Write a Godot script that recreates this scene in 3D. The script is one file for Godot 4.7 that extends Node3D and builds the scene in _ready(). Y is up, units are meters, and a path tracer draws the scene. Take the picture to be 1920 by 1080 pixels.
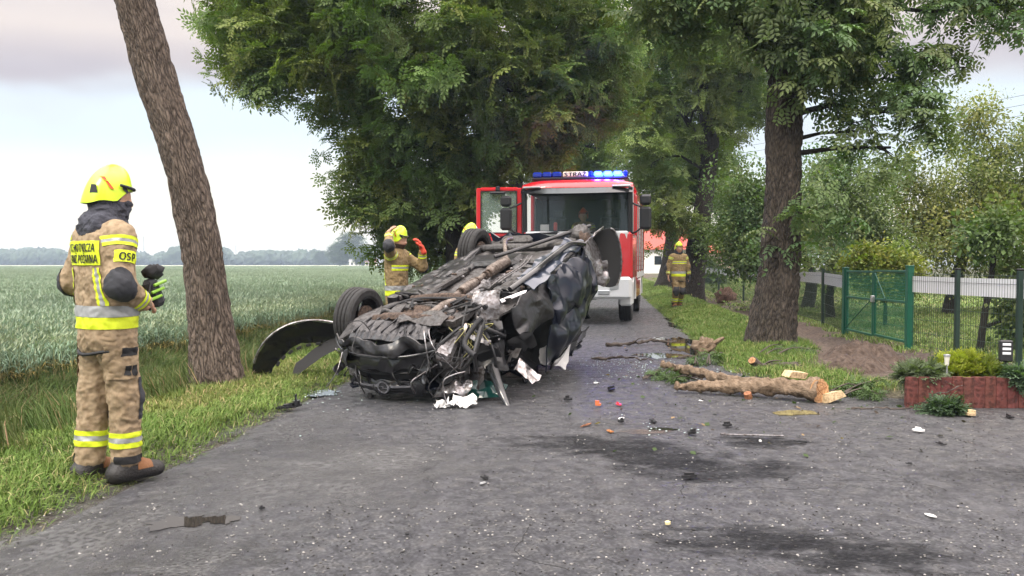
extends Node3D
# A country road after a crash: an overturned car, a fire engine, firefighters, roadside trees and a wheat field.
# x right, y up, the camera looks along -z from (0, 1.35, 0); d in comments is the distance -z.

var M = {}
var taken = {}

# ------------------------------------------------------------------ mesh collector
class Geo:
	var v = PackedVector3Array()
	var uv = PackedVector2Array()
	var c = PackedColorArray()
	var i = PackedInt32Array()
	var xf = Transform3D.IDENTITY
	var col = Color(1, 1, 1)
	func p(a: Vector3, t: Vector2 = Vector2.ZERO) -> int:
		v.append(xf * a); uv.append(t); c.append(col)
		return v.size() - 1
	func fix(i0: int) -> void:      # turn a closed piece so that its faces look outwards
		var mid = Vector3.ZERO
		for k in range(i0, i.size()): mid += v[i[k]]
		mid /= max(1, i.size() - i0)
		var vol = 0.0
		for k in range(i0, i.size(), 3):
			var a = v[i[k]] - mid
			var b = v[i[k + 1]] - mid
			var d = v[i[k + 2]] - mid
			vol += a.dot(d.cross(b))
		if vol < 0: flip(i0)
	func flip(i0: int) -> void:
		for k in range(i0, i.size(), 3):
			var t = i[k + 1]; i[k + 1] = i[k + 2]; i[k + 2] = t
	func tri(a: Vector3, b: Vector3, d: Vector3) -> void:
		var k = v.size()
		p(a); p(b); p(d)
		i.append_array([k, k + 1, k + 2])
	func quad(a: Vector3, b: Vector3, d: Vector3, e: Vector3) -> void:
		var k = v.size()
		p(a, Vector2(0, 0)); p(b, Vector2(1, 0)); p(d, Vector2(1, 1)); p(e, Vector2(0, 1))
		i.append_array([k, k + 1, k + 2, k, k + 2, k + 3])
	func box(at: Vector3, size: Vector3, basis: Basis = Basis.IDENTITY, bevel: float = 0.0) -> void:
		var i0 = i.size()
		var h = size / 2.0
		var b = min(bevel, min(h.x, min(h.y, h.z)) * 0.9)
		var q = func(s, ax):       # corner s pushed in along every axis but ax
			var r = Vector3(s.x * h.x, s.y * h.y, s.z * h.z)
			for k in 3:
				if k != ax: r[k] -= s[k] * b
			return at + basis * r
		for ax in 3:
			var a1 = (ax + 1) % 3
			var a2 = (ax + 2) % 3
			for sg in [-1, 1]:
				var pts = []
				for o in [[-1, -1], [1, -1], [1, 1], [-1, 1]]:
					var s = Vector3.ZERO
					s[ax] = sg; s[a1] = o[0]; s[a2] = o[1]
					pts.append(q.call(s, ax))
				var k0 = i.size()
				quad(pts[0], pts[1], pts[2], pts[3])
				var n = Vector3.ZERO
				n[ax] = sg
				orient(k0, basis * n)
		if b > 0.0:
			for ax in 3:
				var a1 = (ax + 1) % 3
				var a2 = (ax + 2) % 3
				for o in [[-1, -1], [1, -1], [1, 1], [-1, 1]]:
					var s0 = Vector3.ZERO
					s0[a1] = o[0]; s0[a2] = o[1]
					var s1 = s0
					s0[ax] = -1; s1[ax] = 1
					var k0 = i.size()
					quad(q.call(s0, a1), q.call(s1, a1), q.call(s1, a2), q.call(s0, a2))
					var n = Vector3.ZERO
					n[a1] = o[0]; n[a2] = o[1]
					orient(k0, basis * n)
			for sx in [-1, 1]:
				for sy in [-1, 1]:
					for sz in [-1, 1]:
						var s = Vector3(sx, sy, sz)
						var k0 = i.size()
						tri(q.call(s, 0), q.call(s, 1), q.call(s, 2))
						orient(k0, basis * s)
	func orient(k0: int, n: Vector3) -> void:
		var a = v[i[k0]]
		if (v[i[k0 + 2]] - a).cross(v[i[k0 + 1]] - a).dot(xf.basis * n) < 0: flip(k0)
	func tube(pts: Array, rad, sides: int = 8, cap: bool = true, squash: float = 1.0) -> void:
		var i0 = i.size()
		var base = v.size()
		var n = pts.size()
		var t0: Vector3 = (pts[1] - pts[0]).normalized()
		var nx = t0.cross(Vector3.UP)
		if nx.length() < 0.05: nx = t0.cross(Vector3.RIGHT)
		nx = nx.normalized()
		var run = 0.0
		for k in n:
			var t: Vector3 = t0
			if k > 0 and k < n - 1: t = (pts[k + 1] - pts[k - 1]).normalized()
			elif k == n - 1: t = (pts[k] - pts[k - 1]).normalized()
			if k > 0: run += (pts[k] - pts[k - 1]).length()
			nx = (nx - t * nx.dot(t)).normalized()
			var ny = t.cross(nx)
			var r = rad[k] if rad is Array else rad
			for s in sides + 1:
				var a = TAU * s / sides
				p(pts[k] + nx * cos(a) * r + ny * sin(a) * r * squash, Vector2(float(s) / sides, run))
		for k in n - 1:
			for s in sides:
				var a = base + k * (sides + 1) + s
				i.append_array([a, a + 1, a + sides + 2, a, a + sides + 2, a + sides + 1])
		if cap:
			for e in [0, n - 1]:
				var m = p(pts[e])
				var ring = []
				for s in sides: ring.append(p(xf.affine_inverse() * v[base + e * (sides + 1) + s]))
				for s in sides:
					if e == 0: i.append_array([m, ring[(s + 1) % sides], ring[s]])
					else: i.append_array([m, ring[s], ring[(s + 1) % sides]])
		fix(i0)
	func lathe(prof: Array, segs: int, t: Transform3D = Transform3D.IDENTITY, sharp: bool = false) -> void:   # prof: Vector2(radius, y), round the y axis of t
		var i0 = i.size()
		if sharp:
			for k in prof.size() - 1: _ring([prof[k], prof[k + 1]], segs, t)
		else: _ring(prof, segs, t)
		fix(i0)
	func _ring(prof: Array, segs: int, t: Transform3D) -> void:
		var base = v.size()
		for k in prof.size():
			for s in segs + 1:
				var a = TAU * s / segs
				p(t * Vector3(prof[k].x * cos(a), prof[k].y, prof[k].x * sin(a)), Vector2(float(s) / segs, float(k) / prof.size()))
		for k in prof.size() - 1:
			for s in segs:
				var a = base + k * (segs + 1) + s
				i.append_array([a, a + 1, a + segs + 2, a, a + segs + 2, a + segs + 1])
	func grid(rows: Array, uvs: float = 1.0) -> void:    # rows of points, smooth, open
		var base = v.size()
		var w = rows[0].size()
		for r in rows.size():
			for k in w: p(rows[r][k], Vector2(k, r) * uvs)
		for r in rows.size() - 1:
			for k in w - 1:
				var a = base + r * w + k
				i.append_array([a, a + 1, a + w + 1, a, a + w + 1, a + w])
	func facets(rows: Array) -> void:    # the same with hard facets
		for r in rows.size() - 1:
			for k in rows[0].size() - 1:
				if (r + k) % 2 == 0:
					tri(rows[r][k], rows[r][k + 1], rows[r + 1][k + 1]); tri(rows[r][k], rows[r + 1][k + 1], rows[r + 1][k])
				else:
					tri(rows[r][k], rows[r][k + 1], rows[r + 1][k]); tri(rows[r][k + 1], rows[r + 1][k + 1], rows[r + 1][k])
	func plate(rows: Array, th: Vector3, hard: bool = true) -> void:   # a sheet with thickness th and closed rims
		var i0 = i.size()
		var back = []
		for r in rows:
			var q = []
			for a in r: q.append(a + th)
			back.append(q)
		if hard: facets(rows)
		else: grid(rows)
		var k0 = i.size()
		if hard: facets(back)
		else: grid(back)
		flip(k0)
		var h = rows.size() - 1
		var w = rows[0].size() - 1
		for k in w:
			quad(rows[0][k], back[0][k], back[0][k + 1], rows[0][k + 1])
			quad(rows[h][k + 1], back[h][k + 1], back[h][k], rows[h][k])
		for r in h:
			quad(rows[r + 1][0], back[r + 1][0], back[r][0], rows[r][0])
			quad(rows[r][w], back[r][w], back[r + 1][w], rows[r + 1][w])
		fix(i0)
	func prism(outline: Array, depth: float, t: Transform3D = Transform3D.IDENTITY) -> void:   # outline in x, y; extruded along -z of t
		var i0 = i.size()
		var pk = PackedVector2Array(outline)
		if Geometry2D.is_polygon_clockwise(pk): pk.reverse()
		var ix = Geometry2D.triangulate_polygon(pk)
		for s in [0.0, -depth]:
			var b = v.size()
			for a in pk: p(t * Vector3(a.x, a.y, s), a)
			for k in range(0, ix.size(), 3):
				if s == 0.0: i.append_array([b + ix[k], b + ix[k + 1], b + ix[k + 2]])
				else: i.append_array([b + ix[k], b + ix[k + 2], b + ix[k + 1]])
		var n = pk.size()
		for k in n:
			var a = pk[k]
			var b = pk[(k + 1) % n]
			quad(t * Vector3(a.x, a.y, 0), t * Vector3(a.x, a.y, -depth), t * Vector3(b.x, b.y, -depth), t * Vector3(b.x, b.y, 0))
		fix(i0)
	func ball(at: Vector3, r: Vector3, lumps: float = 0.0, noise: FastNoiseLite = null, n: int = 10) -> void:
		var i0 = i.size()
		var base = v.size()
		for a in n + 1:
			var th = PI * a / n
			for b in n * 2 + 1:
				var ph = TAU * (b % (n * 2)) / (n * 2)
				var q = Vector3(sin(th) * cos(ph), cos(th), sin(th) * sin(ph))
				var s = 1.0
				if noise: s += lumps * noise.get_noise_3dv(q * 1.6 + at * 3.1)
				p(at + q * r * s, Vector2(float(b) / n, float(a) / n))
		var w = n * 2 + 1
		for a in n:
			for b in n * 2:
				var k = base + a * w + b
				i.append_array([k, k + 1, k + w + 1, k, k + w + 1, k + w])
		fix(i0)
	func add(o: Geo, t: Transform3D) -> void:
		var b = v.size()
		for k in o.v.size():
			v.append(t * o.v[k]); uv.append(o.uv[k]); c.append(o.c[k])
		for k in o.i: i.append(b + k)
	func mesh(colors: bool = false) -> ArrayMesh:
		var n = PackedVector3Array()
		n.resize(v.size())
		for k in range(0, i.size(), 3):
			var a = v[i[k]]
			var f = (v[i[k + 2]] - a).cross(v[i[k + 1]] - a)
			n[i[k]] += f; n[i[k + 1]] += f; n[i[k + 2]] += f
		for k in n.size(): n[k] = n[k].normalized() if n[k].length_squared() > 1e-20 else Vector3.UP
		var a = []
		a.resize(Mesh.ARRAY_MAX)
		a[Mesh.ARRAY_VERTEX] = v; a[Mesh.ARRAY_NORMAL] = n; a[Mesh.ARRAY_TEX_UV] = uv; a[Mesh.ARRAY_INDEX] = i
		if colors: a[Mesh.ARRAY_COLOR] = c
		var m = ArrayMesh.new()
		m.add_surface_from_arrays(Mesh.PRIMITIVE_TRIANGLES, a)
		return m

# ------------------------------------------------------------------ naming
func numbered(called: String) -> String:
	var n = taken.get(called, 0)
	taken[called] = n + 1
	return called if n == 0 else "%s_%03d" % [called, n]

func thing(called: String, label: String, category: String, at = Vector3.ZERO, turn = 0.0, group = "") -> Node3D:
	var o = Node3D.new()
	o.name = numbered(called)
	add_child(o)
	o.position = at
	o.rotation.y = turn
	tag(o, label, category, group)
	return o

func tag(o: Node, label: String, category: String, group = ""):
	o.set_meta("label", label); o.set_meta("category", category)
	if group != "": o.set_meta("group", group)
	return o

func part(called: String, g, m: Material, parent: Node = self, colors = false) -> MeshInstance3D:
	var o = MeshInstance3D.new()
	o.name = numbered(called) if parent == self else called
	o.mesh = g.mesh(colors) if g is Geo else g
	o.material_override = m
	parent.add_child(o, true)
	return o

func struct(called: String, g, m: Material, parent: Node = self, colors = false) -> MeshInstance3D:
	var o = part(called, g, m, parent, colors)
	if parent == self: o.set_meta("kind", "structure")
	return o

func scatter(called: String, m: Mesh, mat: Material, where: Array, colors: Array, parent: Node = self) -> MultiMeshInstance3D:
	var mm = MultiMesh.new()
	mm.transform_format = MultiMesh.TRANSFORM_3D
	mm.use_colors = colors.size() > 0
	mm.mesh = m
	mm.instance_count = where.size()
	var w = 16 if colors.size() else 12
	var buf = PackedFloat32Array()
	buf.resize(where.size() * w)
	for k in where.size():
		var t: Transform3D = where[k]
		var o = k * w
		for r in 3:
			buf[o + r * 4] = t.basis.x[r]; buf[o + r * 4 + 1] = t.basis.y[r]; buf[o + r * 4 + 2] = t.basis.z[r]; buf[o + r * 4 + 3] = t.origin[r]
		if colors.size():
			var q: Color = colors[k]
			buf[o + 12] = q.r; buf[o + 13] = q.g; buf[o + 14] = q.b; buf[o + 15] = 1.0
	mm.buffer = buf
	var o2 = MultiMeshInstance3D.new()
	o2.name = numbered(called) if parent == self else called
	o2.multimesh = mm
	o2.material_override = mat
	o2.set_meta("kind", "stuff")
	parent.add_child(o2, true)
	return o2

# ------------------------------------------------------------------ materials
func lin(r, g, b) -> Color:
	return Color(r, g, b).linear_to_srgb()

func noise(freq: float, seed_: int, kind = FastNoiseLite.TYPE_SIMPLEX_SMOOTH, oct = 4) -> FastNoiseLite:
	var n = FastNoiseLite.new()
	n.seed = seed_; n.frequency = freq; n.noise_type = kind; n.fractal_octaves = oct
	if oct <= 1: n.fractal_type = FastNoiseLite.FRACTAL_NONE
	return n

func ntex(n: FastNoiseLite, size: int, stops = null, norm = true) -> NoiseTexture2D:
	var t = NoiseTexture2D.new()
	t.width = size; t.height = size; t.seamless = true; t.seamless_blend_skirt = 0.2; t.normalize = norm; t.noise = n
	if stops != null:
		var r = Gradient.new()
		r.offsets = PackedFloat32Array(stops[0])
		r.colors = PackedColorArray(stops[1])
		t.color_ramp = r
	return t

func mat(col: Color, rough = 0.7, metal = 0.0) -> StandardMaterial3D:
	var m = StandardMaterial3D.new()
	m.albedo_color = col; m.roughness = rough; m.metallic = metal
	return m

func bumpy(m: StandardMaterial3D, tex: Texture2D, cm: float, scale: float) -> StandardMaterial3D:
	m.heightmap_enabled = true; m.heightmap_texture = tex; m.heightmap_scale = cm
	m.uv1_triplanar = true; m.uv1_scale = Vector3.ONE * scale
	return m

func grain(m: StandardMaterial3D, tex: Texture2D, scale: float) -> StandardMaterial3D:
	m.albedo_texture = tex; m.uv1_triplanar = true; m.uv1_scale = Vector3.ONE * scale
	return m

var T = {}
func make_materials():
	var g2 = func(a, b): return [[0.0, 1.0], [Color(a, a, a), Color(b, b, b)]]
	T.fine = ntex(noise(0.05, 3), 256)
	T.dirt = ntex(noise(0.012, 5, FastNoiseLite.TYPE_SIMPLEX_SMOOTH, 5), 512, [[0.15, 0.5, 0.85], [Color(0.6, 0.57, 0.53), Color(0.88, 0.87, 0.86), Color(1, 1, 1)]])
	T.grime = ntex(noise(0.016, 9, FastNoiseLite.TYPE_SIMPLEX_SMOOTH, 5), 512, [[0.2, 0.45, 0.7, 0.9], [Color(0.45, 0.4, 0.36), Color(0.75, 0.72, 0.7), Color(1, 1, 1), Color(0.8, 0.76, 0.72)]])
	T.weave = ntex(noise(0.22, 6, FastNoiseLite.TYPE_SIMPLEX_SMOOTH, 2), 256)
	T.fold = ntex(noise(0.015, 16, FastNoiseLite.TYPE_SIMPLEX_SMOOTH, 3), 256)
	T.cloth = ntex(noise(0.02, 12, FastNoiseLite.TYPE_SIMPLEX_SMOOTH, 5), 512, [[0.1, 0.5, 0.9], [Color(0.78, 0.75, 0.7), Color(0.95, 0.94, 0.93), Color(1, 1, 1)]])
	# asphalt
	var ag = noise(0.075, 21, FastNoiseLite.TYPE_CELLULAR, 1)
	ag.cellular_return_type = FastNoiseLite.RETURN_CELL_VALUE
	T.stones = ntex(ag, 1024, [[0.0, 0.35, 0.7, 0.88, 0.96], [Color(0.50, 0.50, 0.51), Color(0.68, 0.68, 0.69), Color(0.80, 0.80, 0.80), Color(0.92, 0.92, 0.91), Color(1, 1, 0.98)]])
	var ah = noise(0.17, 22, FastNoiseLite.TYPE_CELLULAR, 1)
	ah.cellular_return_type = FastNoiseLite.RETURN_DISTANCE
	T.pits = ntex(ah, 2048, [[0.0, 0.6, 1.0], [Color.WHITE, Color(0.45, 0.45, 0.45), Color.BLACK]])
	T.macro = ntex(noise(0.006, 23, FastNoiseLite.TYPE_SIMPLEX_SMOOTH, 6), 1024, [[0.1, 0.4, 0.6, 0.95], [Color(0.66, 0.65, 0.68), Color(0.85, 0.84, 0.86), Color(0.93, 0.92, 0.92), Color(1, 0.97, 0.94)]])
	T.wet = ntex(noise(0.005, 24, FastNoiseLite.TYPE_SIMPLEX_SMOOTH, 6), 1024, [[0.15, 0.42, 0.62, 0.9], [Color(0.26, 0.26, 0.26), Color(0.42, 0.42, 0.42), Color(0.58, 0.58, 0.58), Color(0.75, 0.75, 0.75)]])
	# bark
	var bk = noise(0.02, 31, FastNoiseLite.TYPE_SIMPLEX_SMOOTH, 4)
	bk.fractal_type = FastNoiseLite.FRACTAL_RIDGED
	T.bark = ntex(bk, 512, [[0.0, 0.5, 1.0], [Color(1, 0.98, 0.95), Color(0.72, 0.7, 0.67), Color(0.3, 0.28, 0.26)]])
	T.barkh = ntex(bk, 512, [[0.0, 1.0], [Color.WHITE, Color.BLACK]])
	T.soil = ntex(noise(0.03, 33, FastNoiseLite.TYPE_SIMPLEX_SMOOTH, 6), 512, [[0.1, 0.5, 0.9], [Color(0.55, 0.52, 0.5), Color(0.8, 0.79, 0.78), Color(1, 1, 1)]])
	T.soilh = ntex(noise(0.04, 34, FastNoiseLite.TYPE_SIMPLEX_SMOOTH, 6), 512)

	var asphalt = mat(lin(0.138, 0.143, 0.158), 1.0)
	asphalt.metallic_specular = 0.55
	asphalt.albedo_texture = T.macro
	asphalt.roughness_texture = T.wet
	asphalt.heightmap_enabled = true; asphalt.heightmap_texture = T.pits; asphalt.heightmap_scale = 0.6
	asphalt.detail_enabled = true; asphalt.detail_albedo = T.stones; asphalt.detail_blend_mode = BaseMaterial3D.BLEND_MODE_MUL; asphalt.detail_uv_layer = BaseMaterial3D.DETAIL_UV_2
	asphalt.vertex_color_use_as_albedo = true
	M.asphalt = asphalt
	var patch = asphalt.duplicate()
	patch.albedo_color = lin(0.10, 0.098, 0.105)
	patch.metallic_specular = 0.25
	patch.heightmap_scale = 0.3
	M.patch = patch
	var ground = mat(Color.WHITE, 0.95)
	ground.vertex_color_use_as_albedo = true
	grain(ground, T.soil, 0.7)
	ground.heightmap_enabled = true; ground.heightmap_texture = T.soilh; ground.heightmap_scale = 4.0
	ground.uv1_world_triplanar = true
	M.ground = ground
	var leaf = mat(Color.WHITE, 0.55)
	leaf.vertex_color_use_as_albedo = true
	leaf.metallic_specular = 0.35
	leaf.backlight_enabled = true; leaf.backlight = Color(0.75, 0.85, 0.4)
	M.leaf = leaf
	var blade = leaf.duplicate()
	blade.roughness = 0.7
	blade.backlight = Color(0.5, 0.55, 0.42)
	blade.metallic_specular = 0.25
	M.blade = blade
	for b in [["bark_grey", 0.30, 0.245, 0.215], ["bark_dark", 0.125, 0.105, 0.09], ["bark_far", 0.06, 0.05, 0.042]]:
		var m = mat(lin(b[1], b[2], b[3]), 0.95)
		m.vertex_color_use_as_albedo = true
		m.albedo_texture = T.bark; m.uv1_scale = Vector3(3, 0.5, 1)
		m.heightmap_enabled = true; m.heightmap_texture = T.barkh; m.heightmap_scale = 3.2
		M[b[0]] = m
	M.wood = grain(mat(lin(0.62, 0.36, 0.18), 0.8), T.dirt, 6.0)
	M.wood_pale = grain(mat(lin(0.72, 0.55, 0.33), 0.85), T.dirt, 5.0)
	M.log_bark = bumpy(grain(mat(lin(0.26, 0.19, 0.13), 0.95), T.dirt, 3.0), T.barkh, 1.2, 3.0)
	M.twig = bumpy(mat(lin(0.07, 0.055, 0.045), 0.9), T.barkh, 0.6, 4.0)

	# clothing
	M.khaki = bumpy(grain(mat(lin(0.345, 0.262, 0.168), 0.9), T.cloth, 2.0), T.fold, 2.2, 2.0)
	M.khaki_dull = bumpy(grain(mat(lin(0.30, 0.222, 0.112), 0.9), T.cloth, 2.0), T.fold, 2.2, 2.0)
	M.pad = bumpy(mat(lin(0.035, 0.037, 0.045), 0.8), T.weave, 0.3, 6.0)
	M.hood = bumpy(mat(lin(0.05, 0.052, 0.068), 0.95), T.fold, 2.0, 4.0)
	M.lime = mat(lin(0.62, 0.86, 0.02), 0.38)
	M.lime.clearcoat_enabled = true; M.lime.clearcoat = 0.5; M.lime.clearcoat_roughness = 0.15
	M.band = bumpy(mat(lin(0.66, 0.78, 0.02), 0.6), T.weave, 0.2, 6.0)
	M.silver = bumpy(mat(lin(0.36, 0.37, 0.38), 0.45, 0.2), T.weave, 0.2, 6.0)
	M.ink = mat(lin(0.012, 0.012, 0.014), 0.7)
	M.skin = mat(lin(0.5, 0.29, 0.2), 0.55)
	M.skin.subsurf_scatter_enabled = true; M.skin.subsurf_scatter_strength = 0.15
	M.beard = mat(lin(0.06, 0.035, 0.022), 0.9)
	M.boot = bumpy(mat(lin(0.022, 0.02, 0.02), 0.6), T.fine, 0.4, 5.0)
	M.boot_tan = bumpy(mat(lin(0.2, 0.085, 0.03), 0.7), T.fine, 0.3, 5.0)
	M.glove_red = mat(lin(0.55, 0.06, 0.03), 0.75)
	M.orange = mat(lin(0.62, 0.08, 0.015), 0.45)
	M.rubber = bumpy(mat(lin(0.02, 0.02, 0.021), 0.78), T.fine, 0.2, 6.0)
	M.tyre = grain(mat(lin(0.036, 0.036, 0.038), 0.8), T.dirt, 3.0)

	# vehicles
	var paint = mat(lin(0.62, 0.012, 0.02), 0.35)
	paint.clearcoat_enabled = true; paint.clearcoat = 0.9; paint.clearcoat_roughness = 0.06
	M.red = paint
	M.white = mat(lin(0.74, 0.74, 0.75), 0.35)
	M.white.clearcoat_enabled = true; M.white.clearcoat = 0.5
	M.black_plastic = bumpy(mat(lin(0.016, 0.016, 0.018), 0.5), T.fine, 0.15, 5.0)
	M.chrome = mat(lin(0.72, 0.72, 0.74), 0.14, 1.0)
	M.alu = bumpy(mat(lin(0.55, 0.56, 0.58), 0.4, 0.85), T.fine, 0.1, 3.0)
	M.glass = mat(Color(0.25, 0.3, 0.3, 0.3), 0.03)
	M.glass.transparency = BaseMaterial3D.TRANSPARENCY_ALPHA
	M.blue_lens = mat(lin(0.01, 0.03, 0.3), 0.12)
	M.blue_lit = mat(lin(0.1, 0.2, 0.8), 0.2)
	M.blue_lit.emission_enabled = true; M.blue_lit.emission = Color(0.16, 0.3, 1.0); M.blue_lit.emission_energy_multiplier = 9.0
	M.panel_lit = mat(lin(0.8, 0.72, 0.58), 0.4)
	var body = mat(lin(0.010, 0.013, 0.024), 0.3, 0.2)
	body.clearcoat_enabled = true; body.clearcoat = 0.7; body.clearcoat_roughness = 0.04; body.metallic_specular = 0.25
	M.car_paint = body
	M.under = bumpy(grain(mat(lin(0.08, 0.078, 0.079), 0.45, 0.15), T.grime, 2.2), T.fine, 0.5, 2.2)
	M.under_dark = bumpy(grain(mat(lin(0.03, 0.031, 0.036), 0.3), T.grime, 1.6), T.fine, 0.35, 1.6)
	M.rust = bumpy(grain(mat(lin(0.12, 0.085, 0.066), 0.8, 0.2), T.grime, 3.0), T.fine, 0.6, 3.0)
	M.exhaust = bumpy(grain(mat(lin(0.25, 0.215, 0.19), 0.5, 0.5), T.grime, 2.4), T.fine, 0.4, 2.4)
	M.steel = bumpy(grain(mat(lin(0.3, 0.3, 0.32), 0.42, 0.6), T.grime, 2.6), T.fine, 0.3, 2.6)
	M.torn = grain(mat(lin(0.5, 0.5, 0.53), 0.32, 0.8), T.grime, 2.0)
	M.shell_black = mat(lin(0.011, 0.011, 0.013), 0.24)
	M.shell_black.clearcoat_enabled = true; M.shell_black.clearcoat = 0.6; M.shell_black.clearcoat_roughness = 0.08
	M.airbag = bumpy(mat(lin(0.78, 0.77, 0.76), 0.8), T.fold, 1.0, 4.0)
	M.tinted = mat(lin(0.004, 0.008, 0.008), 0.05)
	M.gate_green = mat(lin(0.006, 0.085, 0.05), 0.4)
	M.gate_mesh = mat(lin(0.008, 0.13, 0.07), 0.5)
	M.post_dark = mat(lin(0.012, 0.03, 0.022), 0.45)
	M.white_strip = mat(lin(0.68, 0.69, 0.72), 0.5)
	M.redstone = bumpy(grain(mat(lin(0.15, 0.042, 0.034), 0.8), T.dirt, 2.2), T.fine, 0.5, 2.2)
	M.concrete = bumpy(grain(mat(lin(0.3, 0.28, 0.26), 0.9), T.dirt, 2.0), T.fine, 0.4, 3.0)
	M.stone = bumpy(grain(mat(lin(0.17, 0.10, 0.072), 0.9), T.dirt, 1.5), T.soilh, 3.0, 2.0)
	M.water = mat(lin(0.02, 0.019, 0.017), 0.02)
	M.water.metallic_specular = 0.6
# ------------------------------------------------------------------ the lie of the land
func road_left(d): return -2.97 + 0.108 * d
func road_right(d): return 1.6 + 0.117 * d
func paved_right(d):     # the road widens into a driveway near the camera
	if d > 10.4: return road_right(d)
	var k = [[10.4, 2.82], [9.6, 2.95], [8.8, 3.3], [8.2, 3.75], [7.9, 4.4], [7.7, 14.0], [-20.0, 14.0]]
	for j in k.size() - 1:
		if d <= k[j][0] and d >= k[j + 1][0]: return lerpf(k[j][1], k[j + 1][1], (k[j][0] - d) / (k[j][0] - k[j + 1][0]))
	return 14.0

func ramp(x, k) -> float:
	if x <= k[0][0]: return k[0][1]
	for j in k.size() - 1:
		if x <= k[j + 1][0]:
			var t = (x - k[j][0]) / (k[j + 1][0] - k[j][0])
			return lerpf(k[j][1], k[j + 1][1], t * t * (3 - 2 * t))
	return k[-1][1]

var land = null
const LEFT = [[-4.4, -0.15], [-2.9, -0.45], [-2.2, -0.35], [-1.2, 0.05], [-0.3, 0.05], [0.02, -0.02], [0.3, -0.04]]
const RIGHT = [[-0.3, -0.04], [0.0, -0.02], [0.25, 0.04], [1.3, 0.1], [2.0, -0.04], [2.5, -0.12], [3.2, 0.0], [5.0, 0.02]]
func gh(x, z) -> float:
	var d = -z
	if land == null: land = noise(0.12, 77)
	var u = x - road_left(d)
	if u < 1.5:
		return ramp(u, LEFT) + land.get_noise_2d(x * 4, z * 4) * 0.05 * clampf(-u, 0.0, 1.0)
	var v = x - paved_right(d)
	return ramp(v, RIGHT) + land.get_noise_2d(x * 5, z * 5) * 0.05 * clampf(v, 0.0, 1.0)

func ground_color(x, z) -> Color:
	var d = -z
	var n = land.get_noise_2d(x * 9, z * 9)
	var n2 = land.get_noise_2d(x * 2.0 + 50, z * 2.0)
	var u = x - road_left(d)
	if u < 1.5:
		if u < -4.2: return Color(0.15, 0.14, 0.065) if d < 300 else Color(0.14, 0.17, 0.08)
		if u < -0.1: return Color(0.06, 0.075, 0.028).lerp(Color(0.12, 0.1, 0.05), clampf(n + 0.2, 0, 1))
		return Color(0.07, 0.06, 0.05)
	var v = x - paved_right(d)
	var grass = Color(0.08, 0.1, 0.03).lerp(Color(0.13, 0.115, 0.06), clampf(n * 1.3 + 0.2, 0, 1))
	var soil = Color(0.115, 0.085, 0.067).lerp(Color(0.16, 0.115, 0.088), clampf(n + n2 + 0.4, 0, 1))
	if v < 0.15: return Color(0.09, 0.075, 0.06)
	var edge = soil_edge(x, z)
	return grass.lerp(soil, clampf(edge * 3.0 + 0.5 + n * 0.8, 0, 1))

func soil_edge(x, z) -> float:    # above zero on the bare strip in front of the fence
	var d = -z
	var v = x - paved_right(d)
	var inner = 1.75
	if d < 13.5: inner = lerpf(0.75, 1.75, clampf((d - 9.5) / 4.0, 0, 1))
	return min(v - inner, fence_x(d) + 0.15 - x)

const FENCE = [[7.0, 7.3], [10.4, 6.57], [11.6, 6.43], [12.7, 6.28], [15.6, 6.47], [17.7, 6.85], [21.0, 7.3], [24.5, 7.75], [29.0, 8.35], [35.0, 9.0], [45.0, 10.2]]
func fence_x(d) -> float:
	if d <= FENCE[0][0]: return FENCE[0][1]
	for j in FENCE.size() - 1:
		if d <= FENCE[j + 1][0]: return lerpf(FENCE[j][1], FENCE[j + 1][1], (d - FENCE[j][0]) / (FENCE[j + 1][0] - FENCE[j][0]))
	return FENCE[-1][1] + (d - 45.0) * 0.117

func lines(lo, hi, step, far) -> Array:
	var a = []
	var x = lo
	while x <= hi: a.append(x); x += step
	var s = step
	x = hi
	while x < far: s *= 1.35; x += s; a.append(x)
	s = step
	x = lo
	while x > -far: s *= 1.35; x -= s; a.push_front(x)
	return a

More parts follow.
